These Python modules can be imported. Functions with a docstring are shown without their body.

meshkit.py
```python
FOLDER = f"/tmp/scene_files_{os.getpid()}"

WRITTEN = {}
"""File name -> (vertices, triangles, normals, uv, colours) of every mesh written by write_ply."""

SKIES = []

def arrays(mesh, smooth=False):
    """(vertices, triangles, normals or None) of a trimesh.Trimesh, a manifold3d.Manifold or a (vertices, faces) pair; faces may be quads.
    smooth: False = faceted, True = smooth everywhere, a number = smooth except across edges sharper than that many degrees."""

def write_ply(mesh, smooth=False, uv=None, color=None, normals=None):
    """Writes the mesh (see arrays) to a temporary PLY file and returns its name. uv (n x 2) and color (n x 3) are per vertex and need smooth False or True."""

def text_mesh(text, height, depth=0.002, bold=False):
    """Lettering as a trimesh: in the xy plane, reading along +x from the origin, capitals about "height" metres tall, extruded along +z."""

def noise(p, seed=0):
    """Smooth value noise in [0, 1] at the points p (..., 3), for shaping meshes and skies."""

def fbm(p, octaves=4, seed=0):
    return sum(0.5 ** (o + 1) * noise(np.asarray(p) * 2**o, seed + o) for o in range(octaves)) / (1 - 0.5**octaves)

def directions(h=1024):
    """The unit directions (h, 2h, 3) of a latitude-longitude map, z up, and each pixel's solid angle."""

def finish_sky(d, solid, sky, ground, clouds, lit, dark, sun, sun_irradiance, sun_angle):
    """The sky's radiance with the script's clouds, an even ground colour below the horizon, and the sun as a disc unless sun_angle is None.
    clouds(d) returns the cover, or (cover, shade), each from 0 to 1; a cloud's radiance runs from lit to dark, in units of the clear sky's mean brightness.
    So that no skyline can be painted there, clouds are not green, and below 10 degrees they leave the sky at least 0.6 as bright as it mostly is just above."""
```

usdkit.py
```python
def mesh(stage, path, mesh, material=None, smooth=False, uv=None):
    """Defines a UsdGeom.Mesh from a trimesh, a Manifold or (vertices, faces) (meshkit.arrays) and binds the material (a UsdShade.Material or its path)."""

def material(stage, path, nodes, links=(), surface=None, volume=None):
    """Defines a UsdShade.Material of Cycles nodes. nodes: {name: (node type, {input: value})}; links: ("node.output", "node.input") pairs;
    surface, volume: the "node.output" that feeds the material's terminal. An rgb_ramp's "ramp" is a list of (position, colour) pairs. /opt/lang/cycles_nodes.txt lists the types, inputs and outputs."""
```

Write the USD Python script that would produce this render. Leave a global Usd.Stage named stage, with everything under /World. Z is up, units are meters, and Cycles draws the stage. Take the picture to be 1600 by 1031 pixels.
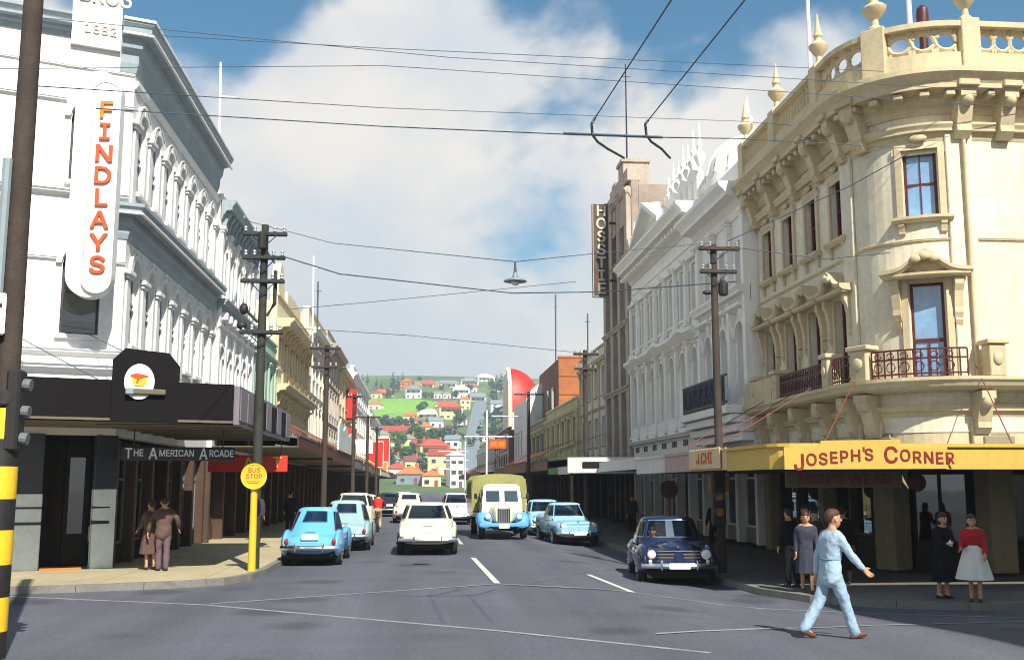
import math, random, numpy as np, trimesh, usdkit, meshkit
import manifold3d as m3
from shapely.geometry import Polygon, Point, box as sbox, LineString
from shapely import affinity
from shapely.ops import unary_union
from pxr import Usd, UsdGeom, UsdLux, UsdShade, Sdf, Gf, Vt

random.seed(7)
RNG = np.random.default_rng(7)
stage = Usd.Stage.CreateInMemory()
UsdGeom.SetStageUpAxis(stage, 'Z')
UsdGeom.SetStageMetersPerUnit(stage, 1.0)
UsdGeom.Xform.Define(stage, '/World')
PI = math.pi

# ---------------------------------------------------------------- camera
CAM = np.array([0, 0, 2.05])
YAW, PITCH, FPX = math.radians(4.97), math.radians(8.33), 1650.0
cam = UsdGeom.Camera.Define(stage, '/World/camera')
cam.CreateHorizontalApertureAttr(36.0)
cam.CreateFocalLengthAttr(36.0 * FPX / 1600)
cam.CreateFStopAttr(0.0)
cam.CreateClippingRangeAttr((0.1, 20000.0))
cam.AddTranslateOp().Set(tuple(CAM))
cam.AddRotateZOp().Set(-math.degrees(YAW))
cam.AddRotateXOp().Set(90 + math.degrees(PITCH))
cam.CreateExposureAttr(0.66)

# ---------------------------------------------------------------- sky and sun
SUN_AZ, SUN_EL = math.radians(163.0), math.radians(44.0)      # azimuth from +y towards +x
SUN = np.array([math.sin(SUN_AZ) * math.cos(SUN_EL), math.cos(SUN_AZ) * math.cos(SUN_EL), math.sin(SUN_EL)])
sky_mat = usdkit.material(stage, '/World/Looks/sky', {
    'sky': ('sky_texture', {'sky_type': 'single_scattering', 'sun_disc': False, 'sun_elevation': SUN_EL, 'sun_rotation': math.atan2(SUN[0], SUN[1]), 'altitude': 50.0, 'air_density': 1.0, 'aerosol_density': 0.6, 'ozone_density': 2.0}),
    'tc': ('texture_coordinate', {}),
    'sep': ('separate_xyz', {}),
    'map': ('mapping', {'location': (3.3, 6.1, 0.7), 'scale': (1.0, 1.0, 1.35)}),
    'n1': ('noise_texture', {'scale': 3.3, 'detail': 10.0, 'roughness': 0.50, 'distortion': 0.15}),
    'cov': ('map_range', {'range_type': 'linear', 'from_min': 0.0, 'from_max': 0.55, 'to_min': 0.36, 'to_max': -0.06, 'clamp': True}),
    'sum': ('math', {'math_type': 'add'}),
    'mask': ('map_range', {'range_type': 'smoothstep', 'from_min': 0.475, 'from_max': 0.575, 'to_min': 0.0, 'to_max': 0.96, 'clamp': True}),
    'n2': ('noise_texture', {'scale': 5.0, 'detail': 9.0, 'roughness': 0.55}),
    'shade': ('map_range', {'range_type': 'smoothstep', 'from_min': 0.35, 'from_max': 0.66, 'to_min': 0.0, 'to_max': 1.0, 'clamp': True}),
    'cc': ('mix_color', {'a': (7.1, 7.5, 8.0), 'b': (9.5, 9.0, 8.3), 'use_clamp': True}),
    'tint': ('mix_color', {'blend_type': 'multiply', 'fac': 1.0, 'b': (0.56, 1.12, 1.20)}),
    'mix': ('mix_color', {'use_clamp': True}),
    'bg': ('background_shader', {'strength': 0.065}),
}, [('tc.generated', 'sep.vector'), ('tc.generated', 'map.vector'), ('map.vector', 'n1.vector'), ('map.vector', 'n2.vector'),
    ('sep.z', 'cov.value'), ('n1.fac', 'sum.value1'), ('cov.result', 'sum.value2'), ('sum.value', 'mask.value'),
    ('n2.fac', 'shade.value'), ('shade.result', 'cc.fac'), ('sky.color', 'tint.a'), ('tint.result', 'mix.a'), ('cc.result', 'mix.b'), ('mask.result', 'mix.fac'),
    ('mix.result', 'bg.color')], surface='bg.background')
dome = UsdLux.DomeLight.Define(stage, '/World/sky')
UsdShade.MaterialBindingAPI.Apply(dome.GetPrim()).Bind(sky_mat)
dome.GetPrim().SetCustomDataByKey('label', 'blue sky with large white and grey clouds')
dome.GetPrim().SetCustomDataByKey('category', 'sky')
dome.GetPrim().SetCustomDataByKey('kind', 'structure')
sun = UsdLux.DistantLight.Define(stage, '/World/sun')
sun.CreateIntensityAttr(1.25); sun.CreateAngleAttr(0.5); sun.CreateColorAttr(Gf.Vec3f(1.0, 0.95, 0.86)); sun.CreateNormalizeAttr(True)
zax = SUN; xax = np.cross([0, 0, 1.0], zax); xax /= np.linalg.norm(xax); yax = np.cross(zax, xax)
sun.AddTransformOp().Set(Gf.Matrix4d(*xax, 0, *yax, 0, *zax, 0, 0, 0, 0, 1))

# ---------------------------------------------------------------- materials
MATS = {}
def mat(name, col, rough=0.7, var=0.10, scale=1.2, bump=0.0, bscale=30.0, metal=0.0, streak=0.0, dirt=None, coat=0.0, ior=1.5, rnd=0.0, spec=0.5):
    """A principled material whose colour wanders with two noises; streak adds rain-stain runs, rnd varies repeats."""
    p = '/World/Looks/' + name
    c = np.array(col, float); d = np.array(dirt if dirt is not None else c * 0.62, float)
    nodes = {'geo': ('geometry', {}),
             'n': ('noise_texture', {'scale': scale, 'detail': 5.0, 'roughness': 0.6}),
             'f': ('noise_texture', {'scale': scale * 9, 'detail': 4.0, 'roughness': 0.65}),
             'r': ('map_range', {'from_min': 0.3, 'from_max': 0.7, 'to_min': 0.0, 'to_max': 1.0, 'clamp': True}),
             'mix': ('mix_color', {'a': tuple(np.clip(c * (1 + var * 0.6), 0, 0.95)), 'b': tuple(c * (1 - var))}),
             'mf': ('map_range', {'from_min': 0.3, 'from_max': 0.75, 'to_min': 1.0 + var * 0.5, 'to_max': 1.0 - var, 'clamp': True}),
             'mul': ('vector_math', {'math_type': 'scale'}),
             'p': ('principled_bsdf', {'roughness': rough, 'metallic': metal, 'ior': ior, 'specular_ior_level': spec, 'coat_weight': coat})}
    links = [('geo.position', 'n.vector'), ('geo.position', 'f.vector'), ('n.fac', 'r.value'), ('r.result', 'mix.fac'), ('f.fac', 'mf.value'),
             ('mix.result', 'mul.vector1'), ('mf.result', 'mul.scale')]
    out = 'mul.vector'
    if streak > 0:
        nodes['sm'] = ('mapping', {'scale': (4.5, 4.5, 0.22)})
        nodes['sn'] = ('noise_texture', {'scale': 1.0, 'detail': 5.0, 'roughness': 0.65})
        nodes['sr'] = ('map_range', {'from_min': 0.52, 'from_max': 0.78, 'to_min': 0.0, 'to_max': streak, 'clamp': True})
        nodes['smix'] = ('mix_color', {'b': tuple(d)})
        links += [('geo.position', 'sm.vector'), ('sm.vector', 'sn.vector'), ('sn.fac', 'sr.value'), ('sr.result', 'smix.fac'), (out, 'smix.a')]
        out = 'smix.result'
    if rnd > 0:
        nodes['oi'] = ('object_info', {})
        nodes['orr'] = ('map_range', {'to_min': 1 - rnd, 'to_max': 1 + rnd})
        nodes['om'] = ('vector_math', {'math_type': 'scale'})
        links += [('oi.random', 'orr.value'), (out, 'om.vector1'), ('orr.result', 'om.scale')]
        out = 'om.vector'
    links.append((out, 'p.base_color'))
    if bump > 0:
        nodes['bn'] = ('noise_texture', {'scale': bscale, 'detail': 4.0, 'roughness': 0.6})
        nodes['b'] = ('bump', {'strength': bump, 'distance': 0.02})
        links += [('geo.position', 'bn.vector'), ('bn.fac', 'b.height'), ('b.normal', 'p.normal')]
    MATS[name] = usdkit.material(stage, p, nodes, links, surface='p.BSDF')
    return name

mat('white_render', (0.71, 0.70, 0.665), 0.75, 0.09, 0.7, 0.2, streak=0.50, dirt=(0.50, 0.49, 0.46))
mat('white_trim', (0.75, 0.74, 0.71), 0.7, 0.05, 1.0, 0.08, streak=0.2, dirt=(0.52, 0.52, 0.5))
mat('arcade_white', (0.86, 0.82, 0.75), 0.75, 0.07, 0.9, 0.12, streak=0.25, dirt=(0.60, 0.55, 0.50))
mat('cream_render', (0.74, 0.67, 0.50), 0.8, 0.16, 0.6, 0.2, streak=0.45, dirt=(0.44, 0.35, 0.21))
mat('cream_trim', (0.60, 0.49, 0.30), 0.75, 0.14, 0.9, 0.15, streak=0.5, dirt=(0.42, 0.31, 0.17))
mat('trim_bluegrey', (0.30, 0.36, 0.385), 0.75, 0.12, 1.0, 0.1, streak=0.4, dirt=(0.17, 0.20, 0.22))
mat('cream_far', (0.72, 0.63, 0.43), 0.8, 0.12, 0.8, 0.1, streak=0.35, dirt=(0.42, 0.30, 0.16))
mat('pale_render', (0.70, 0.67, 0.58), 0.8, 0.12, 0.8, 0.1, streak=0.35)
mat('grey_stone', (0.44, 0.36, 0.29), 0.85, 0.18, 1.1, 0.3, streak=0.5, dirt=(0.15, 0.12, 0.10))
mat('dark_stone', (0.30, 0.235, 0.19), 0.85, 0.2, 1.1, 0.3, streak=0.5, dirt=(0.10, 0.08, 0.07))
mat('green_render', (0.36, 0.50, 0.40), 0.8, 0.12, 0.8, streak=0.3)
mat('yellow_green', (0.52, 0.50, 0.24), 0.8, 0.15, 0.8, streak=0.4)
mat('orange_brick', (0.36, 0.12, 0.04), 0.85, 0.2, 1.2, 0.3, streak=0.3, dirt=(0.25, 0.08, 0.03))
mat('brown_brick', (0.20, 0.09, 0.055), 0.85, 0.2, 1.2, 0.3, streak=0.3)
mat('red_paint', (0.55, 0.025, 0.012), 0.5, 0.1, 2)
mat('orange_paint', (0.50, 0.17, 0.03), 0.6, 0.15, 2)
mat('letter_red', (0.52, 0.075, 0.01), 0.45, 0.1, 4)
mat('letter_orange', (0.66, 0.20, 0.01), 0.45, 0.1, 4)
mat('letter_maroon', (0.20, 0.012, 0.012), 0.5, 0.1, 4)
mat('letter_beige', (0.60, 0.52, 0.42), 0.7, 0.1, 4)
mat('sign_white', (0.80, 0.79, 0.74), 0.4, 0.05, 1.5, streak=0.2, dirt=(0.55, 0.5, 0.42))
mat('sign_yellow', (0.78, 0.47, 0.025), 0.5, 0.08, 1.5, streak=0.2)
mat('fascia_yellow', (0.56, 0.38, 0.07), 0.55, 0.10, 1.0, streak=0.3, dirt=(0.45, 0.3, 0.04))
mat('fascia_cream', (0.70, 0.52, 0.28), 0.6, 0.08, 1.5, streak=0.2)
mat('fascia_pink', (0.46, 0.33, 0.30), 0.6, 0.1, 1.5, streak=0.2)
mat('fascia_white', (0.72, 0.68, 0.62), 0.6, 0.08, 1.5, streak=0.3)
mat('fascia_green', (0.10, 0.30, 0.12), 0.6, 0.12, 1.5, streak=0.2)
mat('fascia_black', (0.007, 0.005, 0.006), 0.6, 0.2, 1.5, spec=0.12)
mat('fascia_grey', (0.20, 0.18, 0.20), 0.6, 0.12, 1.5, streak=0.3)
mat('fascia_maroon', (0.10, 0.018, 0.02), 0.5, 0.15, 1.5)
mat('fascia_brown', (0.26, 0.12, 0.04), 0.6, 0.15, 1.5, streak=0.2)
mat('soffit', (0.14, 0.115, 0.075), 0.8, 0.1, 1.5)
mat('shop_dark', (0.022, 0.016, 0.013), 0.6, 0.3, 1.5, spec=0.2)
mat('shop_brown', (0.075, 0.040, 0.022), 0.6, 0.25, 1.5)
mat('shop_grey', (0.16, 0.17, 0.17), 0.5, 0.12, 2)
mat('tile_blue_white', (0.68, 0.77, 0.80), 0.2, 0.12, 2.0)
mat('tile_dark', (0.035, 0.04, 0.05), 0.3, 0.2, 2.0)
mat('maroon_frame', (0.105, 0.013, 0.012), 0.45, 0.15, 3)
mat('pier_cream_shaded', (0.27, 0.23, 0.14), 0.8, 0.15, 1.0, 0.2, streak=0.4)  # cream piers darkened: awning shade put into their colour
mat('iron_red', (0.075, 0.010, 0.010), 0.45, 0.15, 5)
mat('iron_dark', (0.02, 0.025, 0.045), 0.45, 0.2, 5)
mat('iron_rust', (0.22, 0.05, 0.03), 0.6, 0.2, 5)
mat('window_frame', (0.55, 0.54, 0.50), 0.5, 0.1, 3)
mat('dark_frame', (0.05, 0.035, 0.03), 0.5, 0.2, 3)
mat('blind', (0.55, 0.46, 0.26), 0.8, 0.1, 2)
mat('glass', (0.030, 0.045, 0.06), 0.04, 0.2, 0.6, ior=1.9)
mat('glass_sky', (0.20, 0.36, 0.56), 0.04, 0.22, 0.5, ior=1.8)  # blue base colour stands in for reflected sky
mat('roof_grey', (0.13, 0.14, 0.15), 0.7, 0.15, 2)
mat('roof_iron_blue', (0.19, 0.24, 0.26), 0.5, 0.12, 2, streak=0.3)
mat('asphalt_side', (0.075, 0.074, 0.088), 0.85, 0.2, 0.4, 0.5, 60.0)
mat('pavement_tan', (0.43, 0.365, 0.225), 0.85, 0.12, 0.7, 0.3, 50.0, rnd=0.06)
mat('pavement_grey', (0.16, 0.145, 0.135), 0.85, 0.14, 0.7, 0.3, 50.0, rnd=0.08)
mat('kerb_stone', (0.20, 0.19, 0.17), 0.85, 0.2, 2.0, 0.3, 40.0)
mat('road_paint', (0.62, 0.60, 0.56), 0.7, 0.2, 3.0, streak=0.0)
mat('worn_paint', (0.30, 0.30, 0.31), 0.8, 0.35, 2.5)
mat('pole_wood', (0.055, 0.038, 0.028), 0.85, 0.3, 2.0, 0.4, 40.0)
mat('pole_green', (0.033, 0.035, 0.027), 0.8, 0.3, 2.0, 0.3, 40.0)
mat('pole_black', (0.016, 0.014, 0.013), 0.6, 0.3, 2.0)
mat('pole_yellow', (0.80, 0.50, 0.02), 0.5, 0.1, 2.0, streak=0.2)
mat('flag_white', (0.78, 0.77, 0.75), 0.5, 0.05, 2.0)
mat('wire', (0.06, 0.09, 0.12), 0.6, 0.1, 2.0)
mat('signal_amber', (0.36, 0.14, 0.02), 0.5, 0.15, 4)
mat('lens_red', (0.35, 0.015, 0.03), 0.25, 0.1, 4)
mat('lens_dark', (0.02, 0.015, 0.015), 0.25, 0.1, 4)
mat('enamel_grey', (0.25, 0.30, 0.32), 0.4, 0.1, 4)
MATS['glass_clear'] = usdkit.material(stage, '/World/Looks/glass_clear', {'t': ('transparent_bsdf', {'color': (0.70, 0.76, 0.78)}), 'g': ('glossy_bsdf', {'color': (0.95, 0.97, 1.0), 'roughness': 0.02}), 'f': ('fresnel', {'IOR': 1.75}), 'm': ('mix_closure', {})}, [('f.fac', 'm.fac'), ('t.BSDF', 'm.closure1'), ('g.BSDF', 'm.closure2')], surface='m.closure')
# asphalt: patches, stains and wheel-polished lanes along the street
MATS['asphalt'] = usdkit.material(stage, '/World/Looks/asphalt_worn', {'geo': ('geometry', {}), 'big': ('noise_texture', {'scale': 0.16, 'detail': 5.0, 'roughness': 0.6, 'distortion': 0.6}), 'lm': ('mapping', {'scale': (0.75, 0.035, 1.0)}), 'lane': ('noise_texture', {'scale': 1.0, 'detail': 3.0}), 'fine': ('noise_texture', {'scale': 14.0, 'detail': 6.0, 'roughness': 0.7}), 'grit': ('noise_texture', {'scale': 120.0, 'detail': 2.0}), 'spot': ('voronoi_texture', {'scale': 0.42, 'feature': 'f1'}),
    'r1': ('rgb_ramp', {'ramp': [(0.0, (0.086, 0.088, 0.108)), (0.40, (0.112, 0.116, 0.142)), (0.5, (0.124, 0.127, 0.152)), (0.62, (0.105, 0.108, 0.132)), (1.0, (0.145, 0.145, 0.165))]}), 'rl': ('map_range', {'from_min': 0.35, 'from_max': 0.65, 'to_min': 0.82, 'to_max': 1.12, 'clamp': True}), 'rf': ('map_range', {'from_min': 0.3, 'from_max': 0.72, 'to_min': 0.66, 'to_max': 1.14, 'clamp': True}), 'rs': ('map_range', {'range_type': 'smoothstep', 'from_min': 0.10, 'from_max': 0.30, 'to_min': 0.62, 'to_max': 0.96, 'clamp': True}),
    'm1': ('vector_math', {'math_type': 'scale'}), 'm2': ('vector_math', {'math_type': 'scale'}), 'm3': ('vector_math', {'math_type': 'scale'}), 'b': ('bump', {'strength': 0.6, 'distance': 0.01}), 'p': ('principled_bsdf', {'roughness': 0.78, 'specular_ior_level': 0.35})},
    [('geo.position', 'big.vector'), ('geo.position', 'lm.vector'), ('lm.vector', 'lane.vector'), ('geo.position', 'fine.vector'), ('geo.position', 'grit.vector'), ('geo.position', 'spot.vector'), ('big.fac', 'r1.fac'), ('lane.fac', 'rl.value'), ('fine.fac', 'rf.value'), ('spot.distance', 'rs.value'), ('r1.color', 'm1.vector1'), ('rl.result', 'm1.scale'), ('m1.vector', 'm2.vector1'), ('rf.result', 'm2.scale'), ('m2.vector', 'm3.vector1'), ('rs.result', 'm3.scale'), ('m3.vector', 'p.base_color'), ('grit.fac', 'b.height'), ('b.normal', 'p.normal')], surface='p.BSDF')
def paint(name, col, rough=0.28): mat(name, col, rough, 0.05, 1.5, coat=0.35)
paint('car_blue', (0.13, 0.42, 0.72)); paint('car_teal', (0.30, 0.45, 0.46)); paint('car_cream', (0.66, 0.65, 0.52)); paint('car_ivory', (0.66, 0.62, 0.46))
paint('car_sky', (0.27, 0.50, 0.64)); paint('car_navy', (0.010, 0.019, 0.055), 0.18); paint('car_pink', (0.62, 0.55, 0.57)); paint('car_black', (0.02, 0.022, 0.03)); paint('truck_blue', (0.13, 0.40, 0.72))
paint('truck_cream', (0.70, 0.68, 0.50)); paint('car_red', (0.45, 0.03, 0.02))
mat('canvas_olive', (0.29, 0.28, 0.10), 0.9, 0.15, 1.5, 0.2, 20.0)
mat('chrome', (0.72, 0.72, 0.72), 0.16, 0.05, 3, metal=1.0)
mat('rubber', (0.016, 0.015, 0.015), 0.8, 0.2, 6)
mat('underbody', (0.012, 0.011, 0.011), 0.9, 0.2, 4)
mat('plate_white', (0.74, 0.72, 0.68), 0.5, 0.08, 6)
mat('lamp_glass', (0.72, 0.72, 0.68), 0.08, 0.05, 6)
mat('lamp_red', (0.35, 0.02, 0.02), 0.15, 0.1, 6)
mat('skin', (0.52, 0.27, 0.15), 0.55, 0.08, 12)
mat('hair_brown', (0.07, 0.025, 0.012), 0.6, 0.2, 30, 0.4, 120.0)
mat('hair_dark', (0.02, 0.014, 0.012), 0.6, 0.2, 30, 0.4, 120.0)
mat('suit_blue', (0.34, 0.47, 0.57), 0.9, 0.10, 5, 0.6, 16.0)
mat('trouser_blue', (0.29, 0.41, 0.52), 0.9, 0.10, 5, 0.6, 16.0)
mat('suit_belt', (0.14, 0.24, 0.34), 0.85, 0.07, 5)
mat('shirt_white', (0.74, 0.73, 0.70), 0.85, 0.05, 6)
mat('cloth_black', (0.012, 0.011, 0.013), 0.9, 0.2, 6, 0.2, 20.0, spec=0.15)
mat('cloth_navy', (0.035, 0.04, 0.06), 0.9, 0.3, 12, 0.2, 20.0)
mat('cloth_brown', (0.10, 0.055, 0.045), 0.9, 0.2, 6, 0.2, 20.0)
mat('cloth_red', (0.42, 0.015, 0.015), 0.9, 0.1, 6, 0.2, 20.0)
mat('cloth_white', (0.76, 0.72, 0.66), 0.9, 0.06, 9, 0.2, 25.0)
mat('cloth_mauve', (0.13, 0.08, 0.10), 0.9, 0.2, 6)
mat('shoe_black', (0.015, 0.013, 0.012), 0.35, 0.2, 6)
mat('shoe_pale', (0.16, 0.19, 0.22), 0.5, 0.1, 6)
mat('leather_brown', (0.12, 0.05, 0.03), 0.5, 0.2, 6)

# ---------------------------------------------------------------- prims
COUNT = {}
def numbered(parent, name):
    k = (parent, name); n = COUNT.get(k, 0); COUNT[k] = n + 1
    return name if n == 0 else f'{name}_{n:03d}'
def tag(prim, label=None, cat=None, group=None, kind=None):
    for k, v in (('label', label), ('category', cat), ('group', group), ('kind', kind)):
        if v: prim.SetCustomDataByKey(k, v)
    return prim
def thing(name, label, cat, loc=(0, 0, 0), rotz=0.0, group=None):
    x = UsdGeom.Xform.Define(stage, '/World/' + numbered('/World', name))
    x.AddTranslateOp().Set(tuple(float(a) for a in loc))
    if rotz: x.AddRotateZOp().Set(math.degrees(rotz))
    return tag(x.GetPrim(), label, cat, group)
def obj(name, mesh, m, parent=None, smooth=False, label=None, cat=None, group=None, kind=None):
    base = str(parent.GetPath()) if parent is not None else '/World'
    if isinstance(mesh, MB): mesh = mesh.arrays()
    if isinstance(mesh, tuple) and len(mesh[1]) == 0: return None
    p = usdkit.mesh(stage, base + '/' + numbered(base, name), mesh, MATS[m], smooth=smooth).GetPrim()
    return tag(p, label, cat, group, kind)
def copy_of(src, name, loc, rotz, label, group=None, scale=None):
    was = src.GetCustomData()
    x = UsdGeom.Xform.Define(stage, '/World/' + numbered('/World', name))
    x.AddTranslateOp().Set(tuple(float(a) for a in loc)); x.AddRotateZOp().Set(math.degrees(rotz))
    if scale: x.AddScaleOp().Set(tuple(scale))
    p = x.GetPrim(); tag(p, label, was['category'], group or was.get('group'))
    return p

# ---------------------------------------------------------------- mesh builder
class MB:
    """Collects shapes as triangles; fn maps local coordinates to the mesh's own (for facades: s along, o out, z up)."""
    def __init__(s, fn=None): s.v, s.f, s.n, s.fn = [], [], 0, fn
    def add(s, v, f):
        v = np.asarray(v, float); f = np.asarray(f, int)
        if f.shape[1] == 4: f = np.vstack([f[:, [0, 1, 2]], f[:, [0, 2, 3]]])
        s.v.append(s.fn(v) if s.fn else v); s.f.append((f[:, ::-1] if s.fn else f) + s.n); s.n += len(v)
        return s
    def arrays(s):
        return (np.vstack(s.v), np.vstack(s.f)) if s.v else (np.zeros((0, 3)), np.zeros((0, 3), int))
    def tm(s, m): return s.add(m.vertices, m.faces)
    def box(s, x0, x1, y0, y1, z0, z1):
        v = [(x, y, z) for z in (z0, z1) for y in (y0, y1) for x in (x0, x1)]
        return s.add(v, [(0, 2, 3, 1), (4, 5, 7, 6), (0, 1, 5, 4), (2, 6, 7, 3), (0, 4, 6, 2), (1, 3, 7, 5)])
    def cbox(s, x0, x1, y0, y1, z0, z1, b=0.02):
        """box with chamfered edges"""
        P = [(x0, x1), (y0, y1), (z0, z1)]; pts = []
        for a in range(3):
            for i in range(8):
                c = [P[k][(i >> k) & 1] for k in range(3)]
                for k in range(3):
                    if k != a: c[k] += b * (1 - 2 * ((i >> k) & 1))
                pts.append(c)
        return s.tm(trimesh.convex.convex_hull(np.array(pts)))
    def hull(s, pts): return s.tm(trimesh.convex.convex_hull(np.asarray(pts, float)))
    def prism(s, poly, y0, y1):
        """polygon in (x, z) extruded along y"""
        for g in getattr(poly, 'geoms', [poly]):
            if g.is_empty or g.geom_type != 'Polygon' or g.area < 1e-7: continue
            m = trimesh.creation.extrude_polygon(g, y1 - y0, engine='earcut')
            s.add(np.stack([m.vertices[:, 0], y0 + m.vertices[:, 2], m.vertices[:, 1]], 1), m.faces[:, ::-1])
        return s
    def flat(s, poly, z0, z1):
        for g in getattr(poly, 'geoms', [poly]):
            if g.is_empty or g.geom_type != 'Polygon': continue
            m = trimesh.creation.extrude_polygon(g, z1 - z0, engine='earcut')
            s.add(m.vertices + [0, 0, z0], m.faces)
        return s
    def lathe(s, prof, x=0, y=0, z=0, n=12, sx=1.0, sy=1.0):
        """(radius, height) profile about the vertical at (x, y)"""
        a = np.arange(n) * 2 * PI / n; v, f = [], []
        for r, h in prof: v += [(x + sx * r * math.cos(t), y + sy * r * math.sin(t), z + h) for t in a]
        for i in range(len(prof) - 1):
            for k in range(n): f.append((i * n + k, i * n + (k + 1) % n, (i + 1) * n + (k + 1) % n, (i + 1) * n + k))
        b = len(v); v += [(x, y, z + prof[0][1]), (x, y, z + prof[-1][1])]; m = len(prof) - 1
        s.add(v, f)
        return s.add(v, [(b, (k + 1) % n, k) for k in range(n)] + [(b + 1, m * n + k, m * n + (k + 1) % n) for k in range(n)])
    def tube(s, path, r, n=6):
        path = np.asarray(path, float); R = np.broadcast_to(np.asarray(r, float), len(path)); v, f = [], []
        for i, p in enumerate(path):
            d = path[min(i + 1, len(path) - 1)] - path[max(i - 1, 0)]; d /= np.linalg.norm(d) + 1e-12
            u = np.cross(d, [0, 0, 1.0]) if abs(d[2]) < 0.95 else np.cross(d, [1.0, 0, 0]); u /= np.linalg.norm(u); w = np.cross(u, d)
            v += [p + R[i] * (u * math.cos(t) + w * math.sin(t)) for t in np.arange(n) * 2 * PI / n]
        for i in range(len(path) - 1):
            for k in range(n): f.append((i * n + k, (i + 1) * n + k, (i + 1) * n + (k + 1) % n, i * n + (k + 1) % n))
        s.add(v, f); m = (len(path) - 1) * n
        return s.add(v, [(0, k, k + 1) for k in range(1, n - 1)] + [(m, m + k + 1, m + k) for k in range(1, n - 1)])
    def sphere(s, c, r, sub=2):
        m = trimesh.creation.icosphere(sub); return s.add(m.vertices * np.asarray(r) + np.asarray(c), m.faces)
    def sweep(s, prof, stations):
        """closed (y, z) profile swept along x through the stations, capped"""
        k = len(prof); v = [(x, p[0], p[1]) for x in stations for p in prof]; f = []
        for i in range(len(stations) - 1):
            for j in range(k): f.append((i * k + j, i * k + (j + 1) % k, (i + 1) * k + (j + 1) % k, (i + 1) * k + j))
        s.add(v, f)
        pg = Polygon(prof)
        if pg.is_valid:
            pv, pf = trimesh.creation.triangulate_polygon(pg, engine='earcut')
            for x in (stations[0], stations[-1]): s.add(np.stack([np.full(len(pv), x), pv[:, 0], pv[:, 1]], 1), pf)
        return s
    def text(s, text, height, x, y, z, depth=0.02, bold=True, out=1, align=0.5, sx=1.0):
        """lettering that reads along +x, standing proud in the direction out*y"""
        m = meshkit.text_mesh(text, height, depth, bold); w = m.bounds[1][0] * sx
        v = m.vertices
        return s.add(np.stack([x - w * align + v[:, 0] * sx, y + out * v[:, 2], z + v[:, 1]], 1), m.faces)

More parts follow.
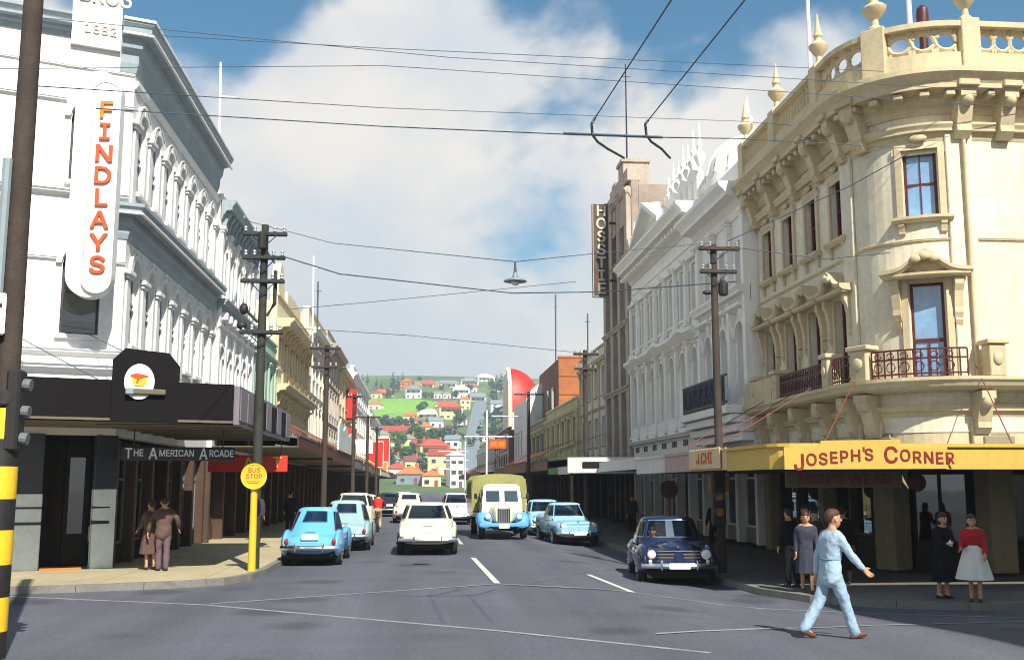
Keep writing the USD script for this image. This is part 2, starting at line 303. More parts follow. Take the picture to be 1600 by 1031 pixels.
class Path:
    """A wall line in plan, outside on the right; segments ('l', length) or ('a', radius, degrees to the left)."""
    def __init__(s, p0, deg, segs):
        s.segs, s.mitres, p, a, t = [], [], np.array(p0, float), math.radians(deg), 0.0
        s.p0 = p.copy()
        for g in segs:
            d = np.array([math.cos(a), math.sin(a)])
            if g[0] == 'l': s.segs.append((t, g[1], p.copy(), d, None)); p = p + d * g[1]; t += g[1]
            elif g[0] == 'm':           # a sharp corner, mitred
                b = a + math.radians(g[1]); n0, n1 = np.array([math.sin(a), -math.cos(a)]), np.array([math.sin(b), -math.cos(b)]); mv = (n0 + n1) / (1 + n0 @ n1); s.mitres.append((t, p.copy(), mv)); a = b
            else:
                r, th = g[1], math.radians(g[2]); c = p + r * np.array([-d[1], d[0]])
                s.segs.append((t, r * th, c, a, r)); a += th; t += r * th
                p = c + r * np.array([math.sin(a), -math.cos(a)])
        s.length = t
    def at(s, S, O):
        S, O = np.atleast_1d(np.asarray(S, float)), np.atleast_1d(np.asarray(O, float)); out = np.zeros((len(S), 2))
        for i, (t, L, p, d, r) in enumerate(s.segs):
            lo = -1e9 if i == 0 else t; hi = 1e9 if i == len(s.segs) - 1 else t + L
            m = (S >= lo) & ((S < hi) if hi < 1e8 else True)
            if not m.any(): continue
            if r == 'm': continue
            if r is None: out[m] = p + (S[m] - t)[:, None] * d + O[m][:, None] * np.array([d[1], -d[0]])
            else:
                a = d + (S[m] - t) / r; out[m] = p + (r + O[m])[:, None] * np.stack([np.sin(a), -np.cos(a)], 1)
        for t, c, mv in s.mitres:
            m = np.abs(S - t) < 1e-6; out[m] = c + O[m][:, None] * mv
        return out
    def stations(s, a, b, step=0.22):
        x = [a]
        for t, L, p, d, r in s.segs:
            if r is not None: x += list(t + np.linspace(0, L, max(3, int(L / step)) + 1))
        x += [t for t, _, _ in s.mitres]
        return sorted({round(k, 9) for k in x + [b] if a <= k <= b})
    def fn(s, ref):
        def f(v):
            p = s.at(v[:, 0], v[:, 1]); return np.column_stack([p[:, 0] - ref[0], p[:, 1] - ref[1], v[:, 2]])
        return f

def rect(s, z, w, h): return sbox(s - w / 2, z, s + w / 2, z + h)
def arch(s, z, w, h, n=8):
    """opening with a round head; h is the full height"""
    r = w / 2; zs = z + h - r
    return Polygon([(s - r, z), (s + r, z)] + [(s + r * math.cos(t), zs + r * math.sin(t)) for t in np.linspace(0, PI, n + 1)])
class Bld:
    def __init__(s, name, label, path, cat='building', group=None):
        s.path = path; s.x = thing(name, label, cat, (path.p0[0], path.p0[1], 0), 0, group); s.fn = path.fn(path.p0)
    def mb(s): return MB(s.fn)
    def part(s, name, mb, m, parent=None, smooth=False, label=None): return obj(name, mb, m, parent or s.x, smooth, label)
    def wall(s, s0, s1, z0, z1, holes, m, thick=0.35, o=0.0, name='wall', label=None):
        pg = sbox(s0, z0, s1, z1)
        if holes: pg = pg.difference(unary_union(holes))
        st = s.path.stations(s0, s1); b = s.mb()
        for a, c in zip(st[:-1], st[1:]): b.prism(pg.intersection(sbox(a, z0 - 1, c, z1 + 1)), o - thick, o)
        return s.part(name, b, m, label=label)
    def cornice(s, s0, s1, prof, m, name='cornice', z=0.0, label=None):
        b = s.mb(); b.sweep([(o, z + h) for o, h in prof], s.path.stations(s0, s1)); return s.part(name, b, m, label=label)
    def boxes(s, name, m, items, label=None):
        """each item a part of its own: (s0, s1, o0, o1, z0, z1)"""
        for it in items: s.part(name, s.mb().cbox(*it, b=min(0.015, abs(it[3] - it[2]) * 0.2)), m, label=label)
    def window(s, c, z, w, h, fm='window_frame', gm='glass', o=-0.2, arched=False, bars=(1, 1), t=0.06, sill=None, blind=None, rich=0.0, cloth='blind'):
        """sash window: frame part with panes as sub-parts; bars = (columns, rows) of panes"""
        b = s.mb(); out = (arch if arched else rect)(c, z, w, h)
        inner = out.buffer(-t, join_style=2); b.prism(out.difference(inner), o - 0.05, o + 0.03)
        cols, rows = bars; x0, z0, x1, z1 = inner.bounds; cells = []
        for i in range(1, cols):
            x = x0 + (x1 - x0) * i / cols; b.prism(inner.intersection(sbox(x - 0.018, z0, x + 0.018, z1)), o - 0.03, o + 0.012)
        for j in range(1, rows):
            zz = z0 + (z1 - z0) * j / rows; b.prism(inner.intersection(sbox(x0, zz - 0.028, x1, zz + 0.028)), o - 0.045, o + 0.022)
        f = s.part('window', b, fm)
        for i in range(cols):
            for j in range(rows):
                cell = inner.intersection(sbox(x0 + (x1 - x0) * i / cols, z0 + (z1 - z0) * j / rows, x0 + (x1 - x0) * (i + 1) / cols, z0 + (z1 - z0) * (j + 1) / rows))
                s.part('pane', s.mb().prism(cell, o - 0.02, o - 0.012), gm, f)
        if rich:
            s.part('room', s.mb().prism(inner, o - 0.14, o - 0.135), 'shop_dark', f)  # thin dark sheet painted in for the unlit interior
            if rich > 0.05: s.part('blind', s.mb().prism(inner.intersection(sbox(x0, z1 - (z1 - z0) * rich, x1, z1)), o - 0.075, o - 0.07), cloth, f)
        if blind: s.part('blind', s.mb().prism(inner, o - 0.075, o - 0.07), blind, f)
        if sill: s.part('sill', s.mb().cbox(c - w / 2 - 0.1, c + w / 2 + 0.1, o + 0.031, 0.1, z - 0.12, z - 0.003), sill, f)
        return f
    def body(s, pts, z0, z1, m, name='rear_block'):
        b = MB(); b.flat(Polygon([(x - s.path.p0[0], y - s.path.p0[1]) for x, y in pts]), z0, z1); return s.part(name, b, m)
    def ring(s, c, z, r, o=0.03, t=0.03, name='arch_moulding', m='white_trim', a0=0, a1=PI, n=10, d=0.06):
        """flat moulding round an arch"""
        tt = np.linspace(a0, a1, n + 1)
        pg = Polygon([(c + (r + t) * math.cos(a), z + (r + t) * math.sin(a)) for a in tt] + [(c + r * math.cos(a), z + r * math.sin(a)) for a in tt[::-1]])
        return s.part(name, s.mb().prism(pg, o - 0.03, o + d), m)
    def bracket(s, c, z, w, h, d, m, name='bracket', o=0.0):
        """scrolled console: side profile in (o, z), top at z"""
        prof = [(0, 0), (d, 0), (d, -h * 0.18), (d * 0.72, -h * 0.34), (d * 0.60, -h * 0.55), (d * 0.50, -h * 0.72), (d * 0.52, -h * 0.86), (d * 0.3, -h), (0, -h)]
        b = s.mb(); b.sweep([(o + a, z + k) for a, k in prof], [c - w / 2, c + w / 2]); return s.part(name, b, m)
    def pil(s, c, z0, z1, w, m, d=0.1, name='pilaster'):
        b = s.mb(); b.cbox(c - w / 2, c + w / 2, 0.002, d, z0 + 0.18, z1 - 0.2, 0.012)
        b.cbox(c - w / 2 - 0.05, c + w / 2 + 0.05, 0.002, d + 0.05, z0, z0 + 0.18, 0.015)
        b.cbox(c - w / 2 - 0.04, c + w / 2 + 0.04, 0.002, d + 0.04, z1 - 0.2, z1 - 0.11, 0.015); b.cbox(c - w / 2 - 0.08, c + w / 2 + 0.08, 0.002, d + 0.08, z1 - 0.11, z1, 0.015)
        return s.part(name, b, m)

FINIAL = [(0.16, 0), (0.16, 0.06), (0.09, 0.12), (0.07, 0.26), (0.15, 0.34), (0.24, 0.46), (0.26, 0.54), (0.20, 0.60), (0.10, 0.66), (0.09, 0.72), (0.13, 0.78), (0.10, 0.86), (0.04, 1.15), (0.02, 1.32), (0.005, 1.36)]
def cornice_prof(d, h):
    """classical cornice, top at 0, projection d"""
    return [(-0.02, 0), (d, 0), (d, -0.14 * h), (d * 0.93, -0.2 * h), (d * 0.80, -0.32 * h), (d * 0.76, -0.38 * h), (d * 0.76, -0.50 * h), (d * 0.36, -0.54 * h), (d * 0.30, -0.66 * h), (d * 0.16, -0.76 * h), (d * 0.14, -0.86 * h), (d * 0.05, -h), (-0.02, -h)]
def deep_prof(d, h):
    """cornice with a deep flat soffit"""
    return [(-0.02, 0), (d, 0), (d, -0.10 * h), (d - 0.07, -0.17 * h), (d - 0.07, -0.25 * h), (0.40 * d, -0.30 * h), (0.34 * d, -0.5 * h), (0.18 * d, -0.6 * h), (0.16 * d, -0.78 * h), (0.06 * d, -0.95 * h), (-0.02, -h)]
def gz(x, y):
    """the ground falls a little towards the right-hand side beyond the crossing"""
    def sm(t): t = np.clip(t, 0, 1); return t * t * (3 - 2 * t)
    return -0.22 * sm((np.asarray(x, float) - 3.4) / 3.0) * sm((np.asarray(y, float) - 13.5) / 6.0)
# ================================================================ setting
def sheet(poly, dz, res=1.0, side=0.0):
    """a flat polygon laid on the ground at height dz above it, cut finely so that it follows the fall"""
    b = MB()
    x0, y0, x1, y1 = poly.bounds
    for i in np.arange(math.floor(x0 / res) * res, x1, res):
        for j in np.arange(math.floor(y0 / res) * res, y1, res):
            c = poly.intersection(sbox(i, j, i + res, j + res))
            for g in getattr(c, 'geoms', [c]):
                if g.geom_type != 'Polygon' or g.area < 1e-6: continue
                pv, pf = trimesh.creation.triangulate_polygon(g, engine='earcut')
                b.add(np.column_stack([pv, gz(pv[:, 0], pv[:, 1]) + dz]), pf)
    if side:
        for ring in [g.exterior for g in getattr(poly, 'geoms', [poly])]:
            c = np.array(ring.segmentize(0.8).coords); n = len(c); top = gz(c[:, 0], c[:, 1]) + dz
            b.add(np.vstack([np.column_stack([c, top]), np.column_stack([c, top - side])]), [(k, k + 1, n + k + 1, n + k) for k in range(n - 1)])
    return b
obj('ground', MB().add([(-3000, -400, -0.5), (3000, -400, -0.5), (3000, 330, -0.5), (-3000, 330, -0.5)], [(0, 1, 2, 3)]), 'pavement_grey', kind='structure', label='flat ground under the town', cat='ground')
xs = np.concatenate([np.linspace(-70, 4, 20), np.linspace(4.5, 9, 10), np.linspace(10, 70, 16)]); ys = np.concatenate([np.linspace(-30, 13, 8), np.linspace(13.5, 20, 8), np.linspace(21, 320, 40)])
gx, gy = np.meshgrid(xs, ys); nx = len(xs)
obj('road', (np.column_stack([gx.ravel(), gy.ravel(), gz(gx, gy).ravel()]), [(j * nx + i, j * nx + i + 1, (j + 1) * nx + i + 1, (j + 1) * nx + i) for j in range(len(ys) - 1) for i in range(nx - 1)]), 'asphalt', smooth=True, kind='structure', label='grey asphalt street running away from the crossing', cat='road')

def rounded_corner(pts, r):
    p = Polygon(pts); return p.buffer(-r).buffer(r, quad_segs=10).union(p.buffer(-0.01).intersection(sbox(-200, 26, 200, 400)))
PAVE_L = Polygon([(-30, 12.8), (-7.6, 21.2), (-5.8, 21.8), (-4.7, 22.25), (-4.0, 22.8), (-3.6, 23.8), (-3.48, 25.3), (-3.46, 180), (-8.5, 180), (-8.5, 45), (-30, 40)])
PAVE_R = Polygon([(60, 18.6), (10.2, 18.9), (8.6, 19.5), (7.6, 20.5), (7.1, 22.0), (7.0, 24), (6.9, 180), (13.5, 180), (13.5, 40), (60, 40)])
def kerbed(poly, m, name, label, size, kname):
    ring = poly.difference(poly.buffer(-0.16)); ext = poly.exterior; kt = thing(kname, label[1], 'kerb'); tag(kt, kind='structure'); cuts = []; d = 0.0
    while d < ext.length:
        p, q = ext.interpolate(d), ext.interpolate(min(d + 0.05, ext.length)); d += 1.25
        if not (8 < p.y < 46 and -14 < p.x < 22): continue
        n_ = np.array([-(q.y - p.y), q.x - p.x]); n_ /= np.linalg.norm(n_) + 1e-9; cuts.append(LineString([(p.x - n_[0] * .4, p.y - n_[1] * .4), (p.x + n_[0] * .4, p.y + n_[1] * .4)]).buffer(0.006))
    for g in ring.difference(unary_union(cuts)).geoms: obj('stone', sheet(g, 0.14 + random.uniform(-.003, .003), 2.0, 0.25), 'kerb_stone', kt)
    inner = poly.buffer(-0.165)
    pv = thing(name, label[0], 'pavement'); tag(pv, kind='structure')
    near, far = inner.intersection(sbox(-200, -50, 200, 46)), inner.intersection(sbox(-200, 46, 200, 400))
    obj('bed', sheet(inner, 0.115, 4.0), 'kerb_stone', pv)
    x0, y0, x1, y1 = near.bounds
    for i in np.arange(math.floor(max(x0, -12)), min(x1, 22), size):
        for j in np.arange(math.floor(y0), y1, size):
            c = near.intersection(sbox(i + 0.006, j + 0.006, i + size - 0.006, j + size - 0.006))
            if not c.is_empty and c.area > 0.01: obj('slab', sheet(c, 0.138 + random.uniform(-0.0015, 0.0015), 1.0, 0.02), m, pv)
    obj('far_paving', sheet(far, 0.137, 6.0), m, pv)
    wide = near.difference(sbox(math.floor(max(x0, -12)), -50, math.floor(max(x0, -12)) + math.ceil((min(x1, 22) - math.floor(max(x0, -12))) / size) * size, 400))
    if not wide.is_empty: obj('side_paving', sheet(wide, 0.137, 3.0), m, pv)
kerbed(PAVE_L, 'pavement_tan', 'pavement', ('tan footpath round the white department store corner', 'stone kerb along the left footpath'), 1.9, 'kerb')
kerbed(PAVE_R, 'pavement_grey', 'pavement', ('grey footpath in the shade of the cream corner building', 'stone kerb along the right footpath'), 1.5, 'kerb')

def marking(pts, w, m, label, dz=0.005):
    ls = LineString(pts).segmentize(0.8).buffer(w / 2, cap_style=2, join_style=2)
    obj('road_marking', sheet(ls, dz, 1.0), m, kind='structure', label=label, cat='road marking')
marking([(1.55, 30.6), (1.66, 22.7)], 0.14, 'road_paint', 'white centre dash nearest the crossing')
marking([(3.95, 24.9), (4.2, 21.0)], 0.13, 'road_paint', 'short white dash in front of the dark car')
marking([(1.45, 43), (1.5, 37.5)], 0.13, 'road_paint', 'second white centre dash further up the street')
marking([(1.25, 58), (1.3, 50)], 0.13, 'road_paint', 'third white centre dash between the far cars')
marking([(-9.5, 21.7), (-3.65, 19.1), (1.16, 15.4), (3.6, 13.2)], 0.10, 'worn_paint', 'worn pale line crossing the junction from the left kerb', 0.004)
marking([(-3.6, 19.25), (1.66, 22.55), (6.4, 19.6), (11.5, 16.6)], 0.09, 'worn_paint', 'worn pale line bent at the centre dash', 0.006)
marking([(3.3, 14.9), (7.0, 16.2), (12.5, 16.9)], 0.10, 'worn_paint', 'worn pale line under the walking man', 0.008)
# ================================================================ left side
def shopfront(B, s0, s1, z1, n, frame='dark_frame', riser='shop_dark', glass='glass_clear', o=-0.5, door=None, fillm='shop_dark', pier='shop_dark'):
    """glazed shop front below an awning: riser, mullions, panes, a recessed door"""
    w = (s1 - s0) / n
    for k in range(n + 1): B.part('pier', B.mb().cbox(s0 + k * w - 0.13, s0 + k * w + 0.13, o - 0.1, 0.0, 0.1, z1), pier)
    for k in range(n):
        a, b = s0 + k * w + 0.14, s0 + (k + 1) * w - 0.14
        oo = o - 0.9 if k == door else o
        if k == door:
            d = B.part('door', B.mb().prism(sbox(a, 0.15, b, z1 - 0.5).difference(sbox(a + 0.12, 0.5, b - 0.12, z1 - 0.62)), oo - 0.05, oo), frame)
            B.part('pane', B.mb().box(a + 0.12, b - 0.12, oo - 0.03, oo - 0.02, 0.5, z1 - 0.62), glass, d)
        else:
            B.part('stall_riser', B.mb().cbox(a, b, oo - 0.1, oo + 0.02, 0.1, 0.62), riser)
            f = B.part('shop_window', B.mb().prism(sbox(a, 0.62, b, z1 - 0.35).difference(unary_union([sbox(a + 0.06, 0.68, b - 0.06, z1 - 0.95), sbox(a + 0.06, z1 - 0.89, b - 0.06, z1 - 0.41)])), oo - 0.06, oo), frame)
            B.part('pane', B.mb().box(a + 0.06, b - 0.06, oo - 0.04, oo - 0.03, 0.68, z1 - 0.95), glass, f)
            B.part('pane', B.mb().box(a + 0.06, b - 0.06, oo - 0.04, oo - 0.03, z1 - 0.89, z1 - 0.41), glass, f)
            B.part('display_shelf', B.mb().box(a + 0.05, b - 0.05, oo - 0.6, oo - 0.12, 0.66, 0.70), riser)
            for _ in range(3):
                c_, h_ = random.uniform(a + 0.25, max(a + 0.3, b - 0.3)), random.uniform(0.2, 0.75); d_ = random.uniform(0.16, 0.5); B.part('display_goods', B.mb().cbox(c_ - 0.13, c_ + 0.13, oo - d_ - 0.08, oo - d_, 0.701, 0.70 + h_), random.choice(['sign_white', 'cloth_navy', 'cloth_brown', 'fascia_pink', 'blind', 'cloth_red', 'cloth_mauve']))
            if random.random() < 0.5: c_ = random.uniform(a + 0.3, max(a + 0.32, b - 0.4)); B.part('price_card', B.mb().box(c_ - 0.16, c_ + 0.16, oo - 0.1, oo - 0.09, 1.3, 1.3 + random.uniform(0.15, 0.4)), random.choice(['sign_white', 'sign_yellow', 'plate_white']))
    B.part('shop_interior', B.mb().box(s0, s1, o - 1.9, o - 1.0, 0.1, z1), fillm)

# ---- white department store on the corner: skewed front face, street side with two arcaded storeys
ANG = math.degrees(math.atan2(0.358, 0.934))
C0 = np.array([-7.15, 25.75]); dF = np.array([0.934, 0.358]); FL = 9.0
P1 = Path(C0 - dF * FL, ANG, [('l', FL), ('m', 90 - ANG), ('l', 11.0)])
K = FL                      # s at the corner
KE = K + 10.75              # far end of the street side
B = Bld('department_store', 'white three storey corner department store with arched windows and black awning', P1)
fc = K - 0.95; fb = K - 1.0               # centre of the one front window bay
# front walls
B.wall(K - 9, K, 4.3, 9.0, [arch(fc, 5.55, 0.86, 2.1), arch(fc - 3.2, 5.55, 0.86, 2.1), arch(fc - 6.4, 5.55, 0.86, 2.1)], 'white_render')
B.wall(K - 9, K, 9.002, 12.6, [arch(fc, 9.25, 0.86, 2.0), arch(fc - 3.2, 9.25, 0.86, 2.0), arch(fc - 6.4, 9.25, 0.86, 2.0)], 'white_render')
for q in range(3):
    for zz, hh in ((5.55, 2.1), (9.25, 2.0)):
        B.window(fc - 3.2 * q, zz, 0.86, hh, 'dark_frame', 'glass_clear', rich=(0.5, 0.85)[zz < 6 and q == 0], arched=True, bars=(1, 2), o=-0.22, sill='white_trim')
        B.ring(fc - 3.2 * q, zz + hh - 0.43, 0.46, 0.03, 0.13, m='white_trim')
for z, h, d in ((5.2, 0.16, 0.16), (4.85, 0.22, 0.22), (9.0, 0.16, 0.18), (7.36, 0.10, 0.09), (11.25, 0.11, 0.10), (12.1, 0.08, 0.06)):
    for a, b in ((K - 9, fc - 0.56), (fc + 0.56, K - 0.005)) if z in (7.36, 11.25) else ((K - 9, K - 0.005),):
        B.cornice(a, b, cornice_prof(d, h), 'white_trim', 'string_course', z)
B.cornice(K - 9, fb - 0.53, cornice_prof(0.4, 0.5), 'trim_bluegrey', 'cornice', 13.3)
# parapet block with the raised letters between the two cornices
B.wall(K - 9, K - 0.005, 12.602, 13.2, [], 'white_render', name='parapet')
B.part('pediment_block', B.mb().prism(Polygon([(fb - 0.52, 12.61), (fb + 0.62, 12.61), (fb + 0.62, 15.4), (fb + 0.4, 16.2), (fb - 0.15, 16.5), (fb - 0.52, 16.4)]), -0.3, 0.12), 'white_render')
B.part('raised_lettering', B.mb().text('BROS', 0.42, fb + 0.2, 0.12, 13.75, 0.04, True, 1, 0.5, 0.8), 'letter_beige')
B.part('raised_date', B.mb().text('1882', 0.22, fb + 0.12, 0.12, 12.95, 0.03, False, 1, 0.5), 'letter_beige')
# street side, both storeys as arcades
nb = 7; s0 = K + 0.22; w = (KE - 0.02 - s0) / nb
def arcade(z0, zs, z1, name):
    r = 0.40; holes = []
    for k in range(nb): holes.append(arch(s0 + (k + 0.5) * w, z0 + 0.55, 2 * r, zs - z0 - 0.55 + r))
    B.wall(K + 0.0, KE, z0, z1, holes, 'white_render', 0.2)
    for k in range(nb):
        c = s0 + (k + 0.5) * w
        B.window(c, z0 + 0.57, 2 * r - 0.01, zs - z0 - 0.57 + r, 'white_trim', 'glass_clear', o=-0.13, arched=True, bars=(1, 2), rich=1.0, cloth='sign_white')
        B.ring(c, zs, r + 0.015, 0.03, 0.12, d=0.03); B.ring(c, zs, r + 0.20, 0.03, 0.05, d=0.045)
        B.part('keystone', B.mb().hull([(c + a * q, o, zs + h) for a in (-1, 1) for q, h in ((0.06, r - 0.01), (0.10, r + 0.26)) for o in (0.0, 0.07)]), 'white_trim')
        B.part('sill', B.mb().cbox(c - r - 0.08, c + r + 0.08, 0.003, 0.12, z0 + 0.42, z0 + 0.545), 'white_trim')
    for k in range(nb + 1):
        c = s0 + k * w; c = min(max(c, s0 + 0.04), KE - 0.17)
        B.part('pilaster', B.mb().cbox(c - 0.17, c + 0.17, 0.002, 0.055, z0 + 0.02, zs - 0.22), 'white_trim')
        b = B.mb(); b.cbox(c - 0.22, c + 0.22, 0.002, 0.10, zs - 0.20, zs - 0.12); b.cbox(c - 0.27, c + 0.27, 0.002, 0.15, zs - 0.118, zs + 0.0); B.part('impost', b, 'white_trim')
arcade(4.9, 7.2, 8.06, 'lower'); arcade(8.72, 10.95, 12.2, 'upper')
B.wall(K, KE, 12.202, 13.2, [], 'white_render', name='parapet')
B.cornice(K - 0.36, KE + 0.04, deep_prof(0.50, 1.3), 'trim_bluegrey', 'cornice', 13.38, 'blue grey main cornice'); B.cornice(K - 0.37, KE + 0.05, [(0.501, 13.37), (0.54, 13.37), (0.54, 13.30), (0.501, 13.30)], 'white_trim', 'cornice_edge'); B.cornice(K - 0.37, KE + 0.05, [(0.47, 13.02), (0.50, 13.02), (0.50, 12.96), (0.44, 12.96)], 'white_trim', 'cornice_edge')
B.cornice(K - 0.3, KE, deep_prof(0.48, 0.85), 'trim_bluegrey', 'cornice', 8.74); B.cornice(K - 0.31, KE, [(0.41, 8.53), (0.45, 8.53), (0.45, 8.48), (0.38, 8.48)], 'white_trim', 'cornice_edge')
B.cornice(K + 0.01, KE, [(-0.02, 0), (0.1, 0), (0.1, -0.1), (0.03, -0.2), (-0.02, -0.2)], 'white_trim', 'string_course', 11.95)
pw = lambda s, o: tuple(P1.at(s, o)[0])
B.body([pw(K - 9, -0.42), pw(K - 0.35, -0.42), pw(K + 0.5, -0.5), (-8.0, 36.3), (-20, 36.3), (-20, 22)], 4.0, 13.0, 'white_render')
B.wall(K - 9, K, 3.2, 4.298, [], 'white_render'); B.wall(K, KE, 3.2, 4.898, [], 'white_render')
B.boxes('ground_pier', 'tile_blue_white', [(K - 0.42, K + 0.1, -0.5, 0.06, 0.1, 1.95), (K - 2.05, K - 1.5, -0.5, 0.06, 0.1, 1.85), (K - 5.0, K - 3.0, -0.5, 0.04, 0.1, 1.0)])
B.boxes('tile_band', 'tile_dark', [(K - 0.43, K + 0.11, -0.51, 0.07, 1.14, 1.24), (K - 2.06, K - 1.49, -0.51, 0.07, 1.14, 1.22), (K - 0.43, K + 0.11, -0.51, 0.07, 1.5, 1.56), (K - 2.06, K - 1.49, -0.51, 0.07, 1.5, 1.56)])
B.boxes('upper_pier', 'tile_dark', [(K - 0.41, K + 0.09, -0.5, 0.05, 1.951, 3.2), (K - 2.04, K - 1.51, -0.5, 0.05, 1.851, 3.2), (K - 4.9, K - 3.1, -0.6, -0.2, 1.0, 3.2)])
B.boxes('door_step', 'orange_paint', [(K - 1.49, K - 0.6, -0.3, 0.25, 0.1, 0.19)])
d = B.part('door', B.mb().prism(sbox(K - 1.48, 0.19, K - 0.45, 3.0).difference(unary_union([sbox(K - 1.36, 0.9, K - 1.02, 2.7), sbox(K - 0.9, 0.9, K - 0.56, 2.7)])), -0.95, -0.88), 'shop_dark')
B.part('pane', B.mb().box(K - 1.36, K - 1.02, -0.93, -0.92, 0.9, 2.7), 'glass', d); B.part('pane', B.mb().box(K - 0.9, K - 0.56, -0.93, -0.92, 0.9, 2.7), 'glass', d)
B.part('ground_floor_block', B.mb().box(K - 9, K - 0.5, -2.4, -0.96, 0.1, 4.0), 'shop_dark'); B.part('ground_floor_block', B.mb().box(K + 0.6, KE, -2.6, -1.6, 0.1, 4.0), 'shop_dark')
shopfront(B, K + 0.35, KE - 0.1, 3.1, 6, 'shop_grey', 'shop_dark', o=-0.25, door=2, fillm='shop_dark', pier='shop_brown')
# black awning wrapped round the corner
A0 = np.array([-3.98, 23.4])
AW = Polygon([tuple(A0 - dF * 9), tuple(A0), (-3.98, 32.4), (-7.1, 32.4), (-7.1, 25.9), tuple(C0 - dF * 9)])
def aw_off(poly): return affinity.translate(poly, -P1.p0[0], -P1.p0[1])
edge = LineString([A0 - dF * 9, A0, (-3.98, 32.0)]).buffer(0.06, cap_style=2, join_style=2)
fp = Path(A0 - dF * 9, ANG, [('l', 9.0), ('m', 90 - ANG), ('l', 9.1)])
ff = fp.fn(P1.p0)
B.part('awning_fascia', MB(ff).box(0, 8.93, -0.06, 0.06, 3.34, 4.2), 'fascia_black')
B.part('awning_fascia', MB(ff).box(9.01, 18.1, -0.06, 0.06, 3.34, 4.18), 'fascia_grey', label='grey street side of the awning fascia')
for q in range(9): B.part('fascia_panel', MB(ff).cbox(9.1 + q, 9.98 + q, 0.062, 0.085, 3.42, 4.1), ('fascia_grey', 'fascia_black')[q in (3, 5, 7)])
B.part('awning_trim', MB(ff).box(0, 8.94, 0.062, 0.09, 3.36, 3.41), 'soffit')
B.part('awning_roof', MB().flat(aw_off(AW.buffer(-0.05)), 4.02, 4.10), 'roof_grey')
B.part('awning_soffit', MB().flat(aw_off(AW.buffer(-0.08)), 3.36, 3.42), 'soffit')
for q in range(7): B.part('soffit_batten', MB(ff).box(9.2 + q * 1.25, 9.26 + q * 1.25, -3.0, -0.1, 3.325, 3.358), 'soffit')
for q in range(5): B.part('awning_tie', MB().tube([np.append(fp.at(1 + q * 1.8, -0.2)[0] - P1.p0, 4.1), np.append(P1.at(1 + q * 1.8, 0.02)[0] - P1.p0, 5.6)], 0.012, 5), 'wire')

# the oval shop emblem on its black board above the awning
t = thing('emblem_sign', 'black clipped-corner board with white oval emblem above the black awning', 'sign', (*fp.at(7.1, 0.075)[0], 4.2), math.radians(ANG))
obj('board', MB().prism(Polygon([(-0.68, -0.86), (0.66, -0.86), (0.66, 0.32), (0.43, 0.60), (-0.45, 0.66), (-0.68, 0.42)]), -0.09, 0.0), 'fascia_black', t)
oval = affinity.scale(Point(0, 0).buffer(1, 24), 0.30, 0.37)
obj('oval', MB().prism(affinity.translate(oval, -0.15, -0.03), -0.13, -0.09), 'sign_white', t)
sh = affinity.translate(Polygon([(-0.15, 0.06), (0.15, 0.06), (0.14, -0.04), (0.08, -0.12), (-0.08, -0.12), (-0.14, -0.04)]), -0.15, 0.0)
obj('emblem_bowl', MB().prism(sh, -0.145, -0.13), 'sign_yellow', t)
obj('emblem_top', MB().prism(affinity.translate(Polygon([(-0.19, 0.10), (-0.08, 0.14), (0.02, 0.13), (0.18, 0.10), (0.1, 0.065), (-0.02, 0.02), (-0.12, 0.05)]), -0.15, 0.0), -0.155, -0.145), 'letter_red', t)
obj('emblem_stem', MB().prism(affinity.translate(Polygon([(-0.07, 0.02), (-0.03, 0.02), (-0.05, -0.06), (-0.09, -0.06)]), -0.13, 0.0), -0.152, -0.146), 'letter_red', t)
obj('bracket_arm', MB().cbox(-0.40, 0.38, -0.20, -0.13, -0.30, -0.18), 'soffit', t); obj('lamp_box', MB().cbox(-0.42, -0.26, -0.24, -0.14, -0.31, -0.17), 'enamel_grey', t)

# the tall white hanging sign
SX, SY = -7.47, 24.45
t = thing('vertical_sign', 'tall white rounded hanging sign reading FINDLAYS in orange letters', 'sign', (SX, SY, 6.25), math.radians(4))
def pill(w, z0, z1): return unary_union([Point(0, z0 + w / 2).buffer(w / 2, 12), Point(0, z1 - w / 2).buffer(w / 2, 12), sbox(-w / 2, z0 + w / 2, w / 2, z1 - w / 2)])
case = affinity.translate(pill(1.02, 0, 5.35), -0.08, 0)
obj('case', MB().prism(case, -0.16, 0.22), 'sign_white', t)
obj('letter_panel', MB().prism(affinity.translate(pill(0.58, 0.12, 5.05), 0.10, 0), -0.22, -0.162), 'sign_white', t)
obj('panel_rim', MB().prism(affinity.translate(pill(0.66, 0.08, 5.09).difference(pill(0.60, 0.11, 5.06)), 0.10, 0), -0.235, -0.162), 'white_trim', t)
for k, ch in enumerate('FINDLAYS'): obj('letter', MB().text(ch, 0.385, 0.10, -0.22, 4.20 - k * 0.522, 0.05, True, -1, 0.5, 1.12), 'letter_red' if k % 8 else 'letter_orange', t)
for z in (1.0, 4.6): obj('wall_arm', MB().box(-0.3, -0.24, 0.22, 1.05, z, z + 0.06), 'iron_dark', t)

